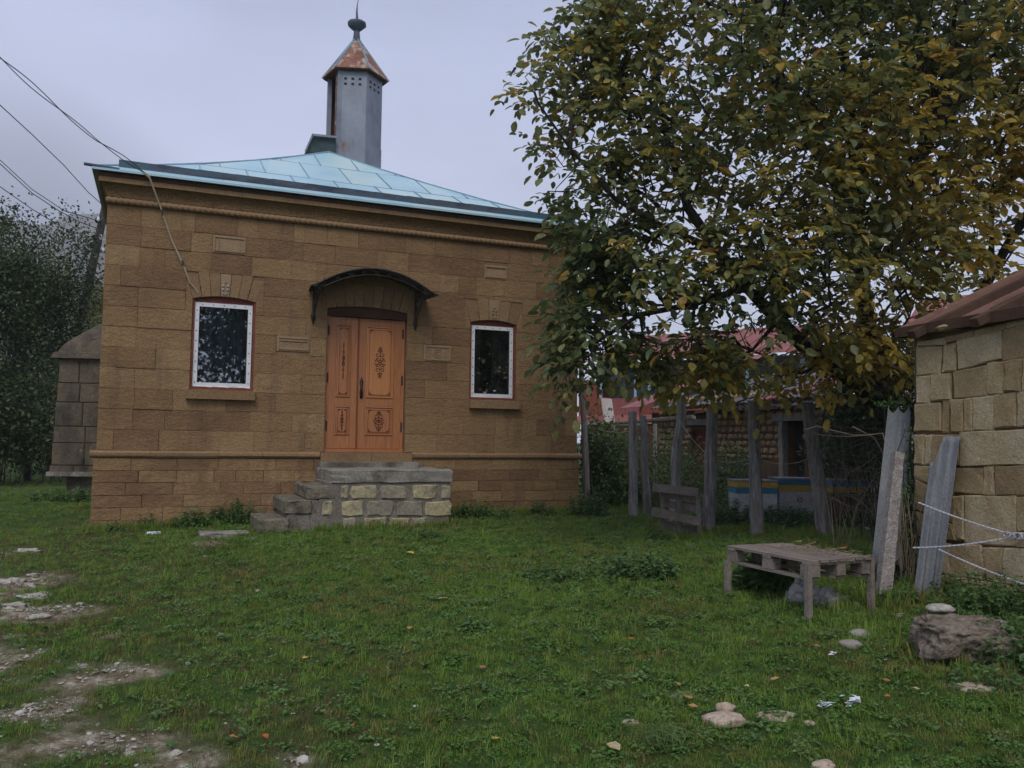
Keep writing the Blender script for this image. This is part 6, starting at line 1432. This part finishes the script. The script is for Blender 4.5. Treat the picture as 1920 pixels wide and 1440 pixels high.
ELL = [((1400, 120, 10), (2.35, 1.7, 1.9)), ((1180, 300, 9.7), (1.05, 1.3, 1.65)), ((1750, 110, 10.2), (2.0, 1.9, 2.1)), ((1150, 520, 9.4), (.62, .8, .75)), ((1420, 500, 9.3), (1.5, 1.2, .85)),
       ((1690, 480, 9.9), (1.1, 1.2, 1.0)), ((1085, 660, 9.1), (.33, .35, .48)), ((990, 165, 9.4), (.24, .2, .11)), ((1370, 640, 9.7), (1.1, .8, .50)), ((1300, 690, 9.8), (.7, .6, .26)), ((1480, 690, 10.2), (.8, .6, .35)), ((1650, 640, 10.4), (.8, .6, .6)), ((1880, 330, 10.8), (1.4, 1.3, 1.4)), ((1560, 640, 9.9), (.8, .8, .5)),
       ((1130, 110, 9.8), (.6, .7, .75)), ((1230, 640, 9.3), (.6, .5, .4)), ((1110, 600, 9.15), (.38, .4, .5)), ((1120, 440, 9.5), (.5, .5, .5)), ((1600, 300, 9.2), (1.6, 1.0, 1.5)), ((2050, 100, 10.5), (1.6, 1.6, 1.8)), ((1560, -230, 10.2), (3.6, 2.2, 1.5))]
ells = []
_rx = np.array(RW[:, 0])
for (u, v, d), (rx, ry, rz_) in ELL: ells.append((A3(u, v, d), (rx, ry, rz_)))
def ok_spot(P):
    inside = (P[:, 0] < HX1+.45) & (P[:, 1] > Y0-.5) & (P[:, 2] < 5.6)
    sp = np.array([(p[0]-sc0.x)*(-sn.x)+(p[1]-sc0.y)*(-sn.y) for p in P]); al = (P[:, 1] < sc0.y+.4)
    shedin = (sp > -.6) & al & (P[:, 2] < 3.9)
    pz = [proj(p) for p in P]
    return ~inside & ~shedin & (P[:, 2] > 1.7)
tips = ell_pts(ells, 5600, .5); tips = tips[ok_spot(tips)]
def not_gap(P):
    keep = []
    for p in P:
        u, v = proj(p); keep.append(noise.noise(Vector(p)*.95+Vector((3, 1, 7))) > -.26)
    return np.array(keep)
tips = tips[not_gap(tips)]
A, par, tp = grow(skel, tips, .25); R = skeleton_radii(par, tp, len(A), rt=.0042, ex=2.35, rmax=.24)
for nm, lo, hi, n_ in (('trunk', .075, 9, 9), ('limb', .022, .075, 6)):
    a = branches_mesh(A, par, R, lo, hi, n_); obj(nm, a, m_bark, wal, smooth=True)
obj('twigs', branches_mesh(A, par, R, 0, .022, 4), m_bark, wal, kind='stuff')
# compound leaves: leaflets in pairs along drooping stalks
LPp, LD, LN, LL, LT = [], [], [], [], []; stalk = MB()
cen = np.array(ells[0][0])
def comp_leaf(p, dir_, size, tintc, rec):
    L = size*2.6; d = dir_/np.linalg.norm(dir_); side = np.cross(d, [0, 0, 1.]); side /= np.linalg.norm(side)+1e-9; npair = int(RNG.integers(2, 4))
    prev = p
    for k in range(npair+1):
        f = (k+1)/(npair+1); q = p+d*L*f+np.array([0, 0, -1.])*L*.28*f*f
        if k < npair:
            for s_ in (1, -1):
                dd = side*s_*.85+d*.55+np.array([0, 0, -.35])+RNG.normal(size=3)*.22; nn = np.array([0, 0, 1.])+RNG.normal(size=3)*.45+side*s_*.2
                rec.append((q, dd, nn, size*RNG.uniform(.58, 1.12), tintc+RNG.normal()*.07))
        else: rec.append((q, d+np.array([0, 0, -.6])+RNG.normal(size=3)*.15, np.array([0, 0, 1.])+RNG.normal(size=3)*.4, size*RNG.uniform(.95, 1.25), tintc+RNG.normal()*.07))
rec = []
kids = np.zeros(len(A), int)
for i in range(1, len(A)): kids[par[i]] += 1
for i in range(1, len(A)):
    if R[i] > .016: continue
    isT = kids[i] == 0; nl = 3 if isT else (2 if RNG.random() < .75 else 1)
    if not isT and R[i] > .011 and RNG.random() < .4: continue
    ax = A[i]-A[par[i]]; ax = ax/(np.linalg.norm(ax)+1e-9)
    for _ in range(nl):
        d = ax*.7+RNG.normal(size=3)*.65; d[2] = d[2]*.6-.15; u, v = proj(A[i])
        t = .40+.46*noise.noise(Vector(A[i])*.55)+.16*noise.noise(Vector(A[i])*2.2)+.08*sst((u-1380)/420)+.12*sst((v-560)/120)*(u > 1280)*(u < 1560)+RNG.normal()*.09
        if RNG.random() < .05: t += .35
        comp_leaf(A[i], d, .114*RNG.uniform(.7, 1.25), t, rec)
P = np.array([r[0] for r in rec]); D = np.array([r[1] for r in rec]); Nn = np.array([r[2] for r in rec]); L = np.array([r[3] for r in rec]); Tn = np.clip(np.array([r[4] for r in rec]), 0, 1)
kp = ok_spot(P); P, D, Nn, L, Tn = P[kp], D[kp], Nn[kp], L[kp], Tn[kp]
dep = .383*P[:, 0]+.921*P[:, 1]; uv = np.array([proj(p) for p in P]); infr = (uv[:, 0] > 945) & (uv[:, 0] < 1915) & (uv[:, 1] > 5) & (uv[:, 1] < 780)
score = np.where(infr, L/dep-(dep-8)*.0016+RNG.random(len(P))*.0012, -9); top = np.argsort(-score)[:292]; rest = np.ones(len(P), bool); rest[top] = False
leaves('foliage', P[rest], D[rest], Nn[rest], L[rest], L[rest]*.62, Tn[rest], m_walnut, wal, shape=LEAF_A, kind='stuff')
T_, F_q = LEAF_A; lmesh = []
for k in range(3):
    m_ = MB().add([(x, y*(.5+.05*k), z*(1+.4*k)) for x, y, z in T_], F_q); lmesh.append(mk_mesh('leaf_shape', m_, m_walnut1))
for i in top:
    d = Vector(D[i]).normalized(); s_ = Vector(Nn[i]).cross(d).normalized(); n_ = d.cross(s_); o = bpy.data.objects.new('leaf', lmesh[int(i) % 3]); COL.objects.link(o); o.parent = wal
    M_ = Matrix(((d.x*L[i], s_.x*L[i], n_.x*L[i], P[i][0]-tb.x), (d.y*L[i], s_.y*L[i], n_.y*L[i], P[i][1]-tb.y), (d.z*L[i], s_.z*L[i], n_.z*L[i], P[i][2]-tb.z), (0, 0, 0, 1))); o.matrix_local = M_

# ================================================================ trees and thickets
def ez(c, r): return (np.array(c, float), r)
simple_tree('leafy_tree', P3(at_d(55, 835, 22)).to_tuple()[:2]+(.4,), [ez(at_d(40, 520, 22), (2.3, 2.0, 2.0)), ez(at_d(88, 590, 23), (1.0, 1.3, 1.5)), ez(at_d(-60, 560, 22), (2.4, 2.2, 2.2)), ez(at_d(30, 760, 21.5), (2.0, 1.6, 1.3))],
            34000, .10, m_bush, 'dark leafy tree at the left edge of the lawn, tallest there', ntips=420)
simple_tree('leafy_tree', P3(at_d(150, 835, 29)).to_tuple()[:2]+(.4,), [ez(at_d(120, 715, 29), (1.8, 1.8, 2.0)), ez(at_d(190, 700, 31), (1.6, 1.6, 1.9)), ez(at_d(80, 740, 28), (2.2, 2, 1.6))],
            22000, .12, m_bush, 'lower dark tree behind the leaning pole, left of the sandstone house', ntips=220)
simple_tree('yellowing_tree', P3(at_d(190, 835, 33)).to_tuple()[:2]+(.4,), [ez(at_d(190, 612, 33), (1.0, 1.0, 1.6)), ez(at_d(180, 570, 34), (.8, .8, .7))],
            6000, .10, m_yleaf, 'small yellowing tree at the foot of the leaning pole', ntips=60)
def thicket(name, cs, n, ls, m, lab, cat='bush', stems=24, group=None):
    ee = [ez(at_d(u, v, d), r) for u, v, d, r in cs]; c0_ = ee[0][0]; g_ = gz(c0_[0], c0_[1]); rt = thing(name, (c0_[0], c0_[1], g_), lab, cat, group)
    P_ = ell_pts(ee, n, .45); P_ = P_[P_[:, 2] > .3]; inside = (P_[:, 0] > HX0-.1) & (P_[:, 0] < HX1+.15) & (P_[:, 1] > Y0-.1); P_ = P_[~inside]
    D_ = RNG.normal(size=P_.shape)+[0, 0, .1]; N_ = RNG.normal(size=P_.shape)*.6+[0, -.3, 1]; L_ = ls*RNG.uniform(.6, 1.35, len(P_)); t_ = np.clip(.45+.5*np.array([noise.noise(Vector(p)*1.7) for p in P_])+RNG.normal(size=len(P_))*.2, 0, 1)
    leaves('foliage', P_, D_, N_, L_, L_*.55, t_, m, rt)
    sm = MB()
    for _ in range(stems):
        p = P_[RNG.integers(0, len(P_))]; b_ = np.array([p[0]+RNG.normal()*.15, p[1]+RNG.normal()*.15, gz(p[0], p[1])-.03]); mid = (p+b_)/2+RNG.normal(size=3)*.06; sm.tube([b_, mid, p], [.009, .007, .004], 4)
    obj('stems', sm, m_bark, rt, kind='stuff'); return rt
thicket('undergrowth', [(10, 800, 20.5, (2.2, 1.2, 1.0)), (70, 850, 21.5, (1.3, 1.0, .6)), (-80, 780, 20, (2, 1.5, 1.4))], 9000, .11, m_bush, 'dark undergrowth below the leafy tree at the left edge', stems=90)
thicket('hop_thicket', [(1150, 890, 15.5, (.75, .8, .95)), (1120, 850, 15.0, (.35, .5, .75)), (1190, 930, 14.8, (.5, .5, .5))], 7000, .075, m_thick, 'tall green thicket between the sandstone house corner and the first fence posts')
thicket('weed_thicket', [(1300, 920, 14.5, (.6, .7, .85)), (1250, 900, 16, (.6, .7, .9))], 4500, .07, m_thick, 'green thicket behind the leaning pallet, under the barn door')
thicket('weed_thicket', [(1370, 910, 15, (.55, .6, .75)), (1400, 950, 13.5, (.5, .5, .4))], 3800, .07, m_thick, 'green thicket between the straight fence post and the yellow-topped hive')
thicket('dark_hedge', [(1610, 790, 12.2, (.55, .7, 1.1)), (1690, 800, 10.6, (.42, .55, 1.1)), (1570, 860, 13.5, (.5, .5, .8)), (1640, 700, 12.5, (.8, .8, .8))], 8500, .085, m_bush, 'dark tangled hedge between the crooked fence post and the block shed', stems=110)
thicket('vine', [(1684, 772, 8.25, (.10, .10, .12)), (1702, 790, 8.3, (.12, .1, .13)), (1660, 758, 8.3, (.12, .1, .05))], 200, .045, m_weed, 'small green vine climbing over the top of the flat slate', 'vine', stems=8)
thicket('vine', [(1706, 870, 7.9, (.06, .06, .35)), (1700, 930, 7.8, (.10, .08, .12)), (1702, 1000, 7.75, (.06, .06, .3))], 320, .04, m_weed, 'straggling vine in the gap between the two slate sheets', 'vine', stems=26)
ds = MB()
for k in range(26):
    u = RNG.uniform(1688, 1718); v0 = RNG.uniform(1040, 1100); p = on_g(u, v0); p = np.array(at_d(u, v0, 7.7)); q = p+[RNG.normal()*.05, RNG.normal()*.05, RNG.uniform(.2, .9)]; ds.tube([p-[0, 0, .05], (p+q)/2+RNG.normal(size=3)*.03, q], [.004, .0035, .002], 3)
tag(obj('dry_stalks', ds, m_straw), 'dry grey stalks standing between concrete post and corrugated slate', 'dry stalks')
ds = MB()
for k in range(22):
    u = RNG.uniform(1560, 1650); p = on_g(u, RNG.uniform(990, 1030)); q = p+[RNG.normal()*.18, RNG.normal()*.15, RNG.uniform(.3, 1.1)]; ds.tube([p, (p+q)/2+RNG.normal(size=3)*.06, q], [.0045, .0035, .002], 3)
tag(obj('dry_stalks', ds, m_straw), 'thin dry stalks behind the pallet table at the foot of the crooked post', 'dry stalks')
bp_ = MB()
for k in range(80):
    c = np.array(at_d(RNG.uniform(1570, 1700), RNG.uniform(800, 960), RNG.uniform(10.5, 12))); d = RNG.normal(size=3); d /= np.linalg.norm(d); l_ = RNG.uniform(.2, .6); bp_.tube([c-d*l_, c+RNG.normal(size=3)*.05, c+d*l_], [.005, .006, .003], 3)
tag(obj('brushwood', bp_, m_twig), kind='stuff')

# nettles and broad-leaved weeds
def nettle(c, r, h, n, ls, m, lab, cat='weeds', name='nettle_clump', group='clumps of green weeds'):
    h *= 1.2; n = int(n*1.5)
    rt = thing(name, (c[0], c[1], gz(c[0], c[1])), lab, cat, group); PP, DD, NN, LLs = [], [], [], []; sm = MB()
    for _ in range(n):
        a = RNG.uniform(0, 6.28); q = math.sqrt(RNG.random()); x_, y_ = c[0]+r[0]*q*math.cos(a)*.92+r[1]*q*math.sin(a)*.38, c[1]+r[1]*q*math.sin(a)*.92-r[0]*q*math.cos(a)*.38; g_ = gz(x_, y_); hh = h*(1-.5*q*q)*RNG.uniform(.6, 1.15); lean = RNG.normal(size=2)*.12*hh
        top = np.array([x_+lean[0], y_+lean[1], g_+hh]); sm.tube([(x_, y_, g_-.02), tuple(top)], [.004, .002], 3, False); nlv = max(3, int(hh/.035))
        for k in range(nlv):
            f = (k+1)/nlv; p = np.array([x_, y_, g_])*(1-f)+top*f; b_ = k*1.57+RNG.normal()*.3
            for s_ in (0, math.pi):
                PP.append(p); DD.append([math.cos(b_+s_), math.sin(b_+s_), -.15+RNG.normal()*.25]); NN.append([0, 0, 1]+RNG.normal(size=3)*.3); LLs.append(ls*(1.1-.45*f)*RNG.uniform(.75, 1.2))
    LLs = np.array(LLs); leaves('leaves', np.array(PP), np.array(DD), np.array(NN), LLs, LLs*.62, np.clip(RNG.normal(.45, .22, len(LLs)), 0, 1), m, rt, shape=LEAF_A); obj('stems', sm, m_weed1, rt, kind='stuff'); return rt
m_weed1 = mat('weed_stem', [(.08, .13, .035), (.12, .18, .055)], bump=0)
for (u, v), r, h, n, ls, lab in (
    ((1195, 1080), (.40, .26), .20, 60, .075, 'round clump of low nettles in the middle of the lawn, left of the pallet table'),
    ((1050, 1085), (.35, .25), .14, 34, .06, 'flat patch of weeds on the lawn left of the round nettle clump'),
    ((1430, 1105), (.33, .22), .30, 42, .10, 'broad-leaved weed growing under the left end of the pallet table'),
    ((1370, 985), (.40, .35), .30, 60, .075, 'nettles at the foot of the straight fence post with the pallet'),
    ((1480, 988), (.55, .35), .26, 80, .075, 'nettles in front of the middle beehive'),
    ((1600, 990), (.45, .3), .22, 55, .07, 'weeds in front of the brown-bodied beehive'),
    ((900, 972), (.50, .18), .24, 60, .06, 'dark weeds against the plinth just right of the landing'),
    ((1015, 968), (.22, .15), .20, 26, .055, 'small weed clump at the plinth below the right window'),
    ((1100, 968), (.35, .2), .34, 40, .06, 'weeds at the right-hand corner of the sandstone house'),
    ((440, 985), (.42, .14), .28, 60, .055, 'weeds against the plinth left of the lowest step'),
    ((360, 990), (.25, .12), .24, 34, .055, 'weeds against the plinth under the left window'),
    ((272, 992), (.11, .08), .26, 16, .05, 'narrow weed tuft at the plinth left of the under-window weeds'),
    ((215, 998), (.16, .08), .12, 14, .045, 'tiny weeds near the left corner of the sandstone house'),
    ((130, 940), (.70, .30), .22, 70, .07, 'weeds beside the left corner of the sandstone house, in front of the stone chamber'),
    ((1845, 1150), (.45, .30), .26, 70, .055, 'green weeds growing behind the brown boulder at the shed foot'),
    ((1900, 1240), (.26, .25), .22, 46, .06, 'weeds at the right edge of the photo beside the brown boulder'),
    ((1770, 1125), (.14, .12), .22, 20, .05, 'small weeds at the foot of the corrugated slate'),
    ((1870, 1290), (.3, .2), .10, 26, .045, 'low weeds in front of the brown boulder'),
    ((1690, 1135), (.16, .12), .16, 20, .045, 'small weeds right of the concrete post foot'),
    ((895, 1180), (.16, .10), .07, 10, .06, 'low dock plant in the centre of the lawn'),
    ((520, 985), (.22, .08), .16, 22, .045, 'weeds sprouting at the foot of the middle step'),
    ((800, 1010), (.30, .10), .12, 26, .05, 'low weeds along the bottom of the landing'),
    ((1240, 1015), (.2, .12), .16, 22, .05, 'weeds left of the upright broken pallet')):
    nettle(on_g(u, v), r, h, n, ls, m_weed, lab)
# stray dock and plantain leaves scattered in the turf (uncountable)
n_ = 1500; X, Y = cover_points(n_, -5, 9, 3, 12); kq = visible(X, Y); X, Y = X[kq], Y[kq]; P_ = []
for a, b_ in zip(X, Y):
    k = RNG.integers(3, 7); g_ = gz(a, b_)
    if noise.noise(Vector((a*1.1, b_*1.1, 33))) < -.05: continue
    for i in range(k): an = RNG.uniform(0, 6.28); P_.append((a, b_, g_+.012, math.cos(an), math.sin(an), RNG.uniform(.15, .9), RNG.uniform(.025, .06)))
P_ = np.array(P_); leaves('broad_leaved_turf_weeds', P_[:, :3], P_[:, 3:6], np.tile([0, 0, 1.], (len(P_), 1))+RNG.normal(size=(len(P_), 3))*.2, P_[:, 6], P_[:, 6]*.5, np.clip(RNG.normal(.5, .25, len(P_)), 0, 1), m_weed, None, kind='stuff')
# dry tuft near the flat step
tf = MB()
c = on_g(390, 1030)
for k in range(70): a = RNG.uniform(0, 6.28); l_ = RNG.uniform(.05, .14); x_, y_ = c[0]+RNG.normal()*.05, c[1]+RNG.normal()*.03; tf.tube([(x_, y_, c[2]-.01), (x_+math.cos(a)*l_*.4, y_+math.sin(a)*l_*.4, c[2]+l_*.7), (x_+math.cos(a)*l_, y_+math.sin(a)*l_, c[2]+l_*.45)], .003, 3, False)
tag(obj('dry_grass_tuft', tf, m_straw), 'tuft of dead brown grass in front of the flat step stone', 'grass tuft')
tf = MB(); c = on_g(1245, 1395)
for k in range(160): a = RNG.uniform(0, 6.28); l_ = RNG.uniform(.05, .15); x_, y_ = c[0]+RNG.normal()*.07, c[1]+RNG.normal()*.05; tf.tube([(x_, y_, c[2]-.01), (x_+math.cos(a)*l_*.4, y_+math.sin(a)*l_*.4, c[2]+l_*.6), (x_+math.cos(a)*l_, y_+math.sin(a)*l_, c[2]+l_*.5)], [.0025, .002, .001], 3, False)
tag(obj('grass_tuft', tf, m_weed1), 'long-bladed green grass tuft left of the pinkish flat stones', 'grass tuft')
tf = MB(); c = P3(on_g(835, 968))
for k in range(60):
    a = RNG.uniform(0, 6.28); l_ = RNG.uniform(.15, .42); x_, y_ = c.x+RNG.normal()*.09, c.y-.02+RNG.normal()*.03; tf.tube([(x_, y_, c.z-.01), (x_+math.cos(a)*l_*.15, y_+math.sin(a)*l_*.1, c.z+l_*.7), (x_+math.cos(a)*l_*.4, y_+math.sin(a)*l_*.2, c.z+l_)], [.003, .0025, .001], 3, False)
tag(obj('dry_bush', tf, mat('yellow_brown_stalks', [(.20, .13, .04), (.28, .19, .06)], bump=0)), 'dry yellow-brown plant against the right end of the landing blocks', 'dry plant')

# ================================================================ stones, leaves, litter
rb = random.Random(77)
def stone(u, v, wpx, hpx, m, lab, name='stone', cat='stone', seed=1, rot=0, group=None, sink=.25, smooth=True, jag=.12, dz=0, flat=None, sub=3, rough=0):
    p = on_g(u, v+hpx*.35); d = .383*p[0]+.921*p[1]+.068*(p[2]-1.6); W_ = wpx/FOC*d/2; H_ = hpx/FOC*d; bm = bmesh.new(); bmesh.ops.create_icosphere(bm, subdivisions=sub, radius=1); hz_ = H_*.55 if flat is None else flat
    for vv in bm.verts:
        q = vv.co.copy(); r = 1+jag*noise.noise(q*1.6+Vector((seed*3.1, 0, 0)))*1.6+jag*.5*noise.noise(q*4.5+Vector((0, seed, 0)))+rough*(noise.noise(q*9+Vector((seed, 1, 0)))+.6*noise.noise(q*19));
        if rough: q = Vector((max(-.82, min(.86, q.x)), max(-.8, min(.8, q.y)), min(.62+.12*q.x, q.z)))
        x_, y_ = q.x*W_*r, q.y*W_*.72*r; a = rot-.39
        vv.co = Vector((x_*math.cos(a)-y_*math.sin(a), x_*math.sin(a)+y_*math.cos(a), q.z*hz_*r*(1 if q.z<.3 else .8)))
    mb = MB().add([(vv.co.x+p[0], vv.co.y+p[1], vv.co.z+p[2]+hz_*(1-2*sink)+dz) for vv in bm.verts], [tuple(q.index for q in f.verts) for f in bm.faces]); bm.free()
    return obj(name, mb, m, None, lab, cat, group, smooth=smooth, base=True)
bo = stone(1803, 1192, 200, 108, m_boulder, 'large rough brown boulder half buried at the foot of the block shed', 'boulder', 'boulder', 11, jag=.22, sink=.22, sub=5, rough=.10)
def onb(u, v, d, wpx, hpx, m, lab, seed, **k):
    p = at_d(u, v, d); W_ = wpx/FOC*d/2; H_ = hpx/FOC*d/2; bm = bmesh.new(); bmesh.ops.create_icosphere(bm, subdivisions=3, radius=1)
    for vv in bm.verts: q = vv.co.copy(); r = 1+.12*noise.noise(q*2+Vector((seed, 0, 0))); vv.co = Vector((q.x*W_*r*.92+q.y*W_*.2, q.y*W_*.7*r-q.x*W_*.38, q.z*H_*r))
    mb = MB().add([(vv.co.x+p[0], vv.co.y+p[1], vv.co.z+p[2]) for vv in bm.verts], [tuple(q.index for q in f.verts) for f in bm.faces]); bm.free(); return obj('stone', mb, m, None, lab, 'stone', smooth=True, base=True)
onb(1763, 1141, 5.95, 52, 18, m_paleslab, 'small pale flat slab lying on top of the brown boulder', 2)
onb(1874, 1174, 5.75, 38, 24, m_cobble, 'smooth grey cobble resting on the right of the brown boulder', 5)
stone(1612, 1187, 40, 20, m_cobble, 'upper of two smooth grey cobbles in the grass near the pallet table', 'cobble', 'stone', 4, group='smooth cobbles in the grass')
stone(1594, 1207, 42, 22, m_cobble, 'lower of two smooth grey cobbles in the grass near the pallet table', 'cobble', 'stone', 8, group='smooth cobbles in the grass')
stone(1358, 1347, 86, 28, m_flatstone, 'long pinkish stone in the grass, largest at the bottom of the lawn', 'stone', 'stone', 2, rot=.15)
stone(1360, 1326, 36, 26, m_flatstone, 'small pinkish stone touching the back of the long pinkish one', 'stone', 'stone', 9)
stone(1462, 1335, 88, 20, m_flatstone, 'flat worn stone level with the grass, right of the long pinkish one', 'stone', 'stone', 12, sink=.62)
stone(1825, 1282, 78, 20, m_flatstone, 'flat pinkish stone near the right edge of the photo below the boulder', 'stone', 'stone', 14, sink=.55)
stone(1544, 1430, 44, 26, m_flatstone, 'stone cut by the bottom edge of the photo, right of the centre', 'stone', 'stone', 15, sink=.4)
stone(1182, 1350, 34, 14, m_flatstone, 'small flat stone left of the long pinkish stone', 'stone', 'stone', 16, sink=.5)
stone(1516, 1352, 26, 12, m_flatstone, 'tiny flat stone below the crumpled foil scraps', 'stone', 'stone', 18, sink=.5)
stone(1690, 1152, 20, 12, m_flatstone, 'tiny stone between concrete post and boulder', 'stone', 'stone', 19, sink=.4)
stone(52, 1030, 44, 12, m_paleslab, 'pale stone in the grass at the top of the stony track', 'stone', 'stone', 21, sink=.5, jag=.45)
stone(62, 1075, 22, 8, m_paleslab, 'small pale stone on the stony track near the house corner', 'stone', 'stone', 22, sink=.5, jag=.45)
stone(20, 1085, 44, 12, m_paleslab, 'pale stone at the left edge of the photo on the track', 'stone', 'stone', 23, sink=.5, jag=.45)
stone(70, 1112, 60, 16, m_paleslab, 'widest pale stone in the stony track', 'stone', 'stone', 24, sink=.55, jag=.45)
stone(30, 1130, 50, 14, m_paleslab, 'pale stone below the widest one in the track', 'stone', 'stone', 25, sink=.55, jag=.45)
stone(72, 1152, 46, 12, m_paleslab, 'low pale stone at the lower end of the stony cluster', 'stone', 'stone', 26, sink=.55, jag=.45)
stone(150, 1132, 16, 8, m_paleslab, 'single white stone in the grass right of the stony track', 'stone', 'stone', 27)
stone(352, 1243, 9, 8, m_litter, 'tiny white pebble in the grass at the lower left', 'pebble', 'pebble', 28)
stone(205, 1192, 34, 12, m_boulder, 'low brown stone in the worn turf at the left', 'stone', 'stone', 29, sink=.5)
stone(1605, 1133, 26, 12, m_cobble, 'small grey stone in the grass beside the plastic sack', 'stone', 'stone', 30)
rough_box(*(lambda a, b_: (a[0], b_[0], a[1]-.12, a[1]+.16, a[2]-.05, a[2]+.075))(on_g(374, 1010), on_g(472, 1010)), m_concrete, 'stone_slab', None, .012)
sl_ = [o for o in COL.objects if o.name.startswith('stone_slab')][0]; tag(sl_, 'flat grey step stone lying in the grass left of the lowest step', 'stone slab')
mb = MB(); c = on_g(288, 1003)
for k in range(14): a, b_ = RNG.uniform(-.11, .11), RNG.uniform(-.03, .03); mb.add([(c[0]+a-.03, c[1]+b_, c[2]+.01), (c[0]+a+.03, c[1]+b_-.01, c[2]+.015), (c[0]+a+.02, c[1]+b_+.02, c[2]+.04), (c[0]+a-.03, c[1]+b_+.03, c[2]+.03)], [(0, 1, 2, 3)])
obj('rubbish_scrap', mb, m_litter, None, 'pale scrap of rubbish in the weeds near the left end of the plinth', 'litter')

def dead_leaf(u, v, wpx, lab, m=m_oldleaf, curl=.35, ang=None):
    p = on_g(u, v); d = .383*p[0]+.921*p[1]; s_ = wpx/FOC*d/2; a = rb.uniform(0, 6.28) if ang is None else ang; V = []
    for x_, y_ in ((-1, 0), (-.45, -.5), (.3, -.62), (1, 0), (.35, .55), (-.5, .6), (0, 0)):
        V.append((p[0]+s_*(x_*math.cos(a)-y_*math.sin(a)), p[1]+s_*(x_*math.sin(a)+y_*math.cos(a)), p[2]+.035+s_*curl*(abs(y_)+.4*x_*x_)+rb.uniform(0, .012)))
    return obj('fallen_leaf', MB().add(V, [(0, 1, 6), (1, 2, 6), (2, 3, 6), (3, 4, 6), (4, 5, 6), (5, 0, 6)]), m, None, lab, 'leaf', 'fallen leaves')
m_tanleaf = mat('pale_tan_leaf', [(.42, .33, .17), (.50, .42, .25)], scale=10, bump=.2, trans=.15)
m_yelleaf = mat('yellow_fallen_leaf', [(.50, .36, .06), (.56, .42, .12)], scale=10, bump=.2, trans=.15)
for u, v, w_, lab, mm in ((768, 1045, 26, 'large yellow fallen leaf in the grass below the landing', m_yelleaf), (573, 1246, 18, 'yellow fallen leaf left of centre in the lower lawn', m_yelleaf), (830, 1132, 20, 'pale tan leaf in the grass straight below the landing', m_tanleaf),
    (768, 1188, 16, 'reddish-brown leaf upright in the grass at the centre of the lawn', m_oldleaf), (1112, 1194, 14, 'small orange leaf on the lawn below the round nettles', m_oldleaf), (1184, 1209, 16, 'orange leaf right of the small one below the round nettles', m_oldleaf),
    (1067, 1229, 10, 'tiny pale leaf on the central lawn', m_tanleaf), (905, 1264, 20, 'dull brown leaf on the lower central lawn', m_oldleaf), (930, 1402, 24, 'pale yellow leaf near the bottom edge left of centre', m_yelleaf),
    (497, 1398, 20, 'bright orange leaf near the bottom edge at the left', m_oldleaf), (1453, 1286, 20, 'bright orange leaf standing in the grass above the flat worn stone', m_oldleaf), (1528, 1223, 18, 'curled brown leaf left of the crumpled foil near the cobbles', m_oldleaf),
    (1663, 1290, 20, 'orange leaf right of centre in the lower lawn', m_oldleaf), (1664, 1319, 16, 'orange leaf just under another one in the lower right lawn', m_oldleaf), (1290, 1322, 26, 'orange-brown leaf behind the long pinkish stone', m_oldleaf),
    (1272, 1297, 16, 'small brown leaf above the leaves by the long pinkish stone', m_oldleaf), (1150, 1418, 40, 'large curled tan leaf near the bottom edge', m_tanleaf), (1718, 1306, 14, 'small tan leaf in the lower right lawn', m_tanleaf),
    (1300, 1340, 24, 'brown leaf at the left end of the long pinkish stone', m_oldleaf), (660, 1375, 14, 'brown leaf near the bottom, right of the orange one', m_oldleaf), (438, 1398, 18, 'brown leaf left of the bright orange one at the bottom', m_oldleaf), (1400, 1300, 14, 'small tan leaf left of the bright orange upright leaf', m_tanleaf)):
    dead_leaf(u, v, w_, lab, mm)
def scrap(u, v, wpx, lab, n=9):
    p = on_g(u, v); d = .383*p[0]+.921*p[1]; s_ = wpx/FOC*d/2; mb = MB()
    for k in range(n):
        c = Vector((p[0]+rb.uniform(-.6, .6)*s_, p[1]+rb.uniform(-.4, .4)*s_, p[2]+.03+rb.uniform(0, .5)*s_)); mb.add([c+Vector((rb.uniform(-.6, .6)*s_, rb.uniform(-.5, .5)*s_, rb.uniform(-.15, .3)*s_)) for _ in range(3)], [(0, 1, 2)])
    return obj('litter_scrap', mb, m_litter, None, lab, 'litter', 'bits of litter on the lawn')
scrap(1545, 1336, 36, 'left one of two crumpled foil scraps at the lower right', 14); scrap(1600, 1331, 44, 'right one of two crumpled foil scraps, with a long tail', 14); scrap(1560, 1238, 24, 'shiny scrap of foil in the grass below the two grey cobbles', 6)
scrap(1663, 1246, 10, 'small white scrap right of the shiny foil', 4); scrap(1628, 997, 20, 'white scrap hanging in the weeds left of the flat slate', 6); scrap(1656, 1226, 8, 'tiny white scrap above the small white one', 3)

# trees across the lane, behind the viewer; they show in the window panes
simple_tree('lane_tree', (3.2, -9, 0), [ez((2.6, -9, 5.2), (2.6, 2, 2.0)), ez((4.6, -8.5, 3.6), (1.8, 1.6, 1.5)), ez((.9, -9, 3.2), (1.3, 1.3, 1.3)), ez((2.5, -9, 7.4), (1.5, 1.5, 1.2))], 10500, .2, m_bush, 'broad dark tree mirrored in the pane of the left window', ntips=120)
simple_tree('lane_tree', (13.5, -8, 0), [ez((13, -8, 5.4), (2.6, 2, 2.2)), ez((15, -8, 3.6), (2, 2, 1.8)), ez((11, -8, 3.4), (1.6, 1.6, 1.7))], 9000, .2, m_bush, 'dark tree mirrored in the pane of the right window', ntips=100)
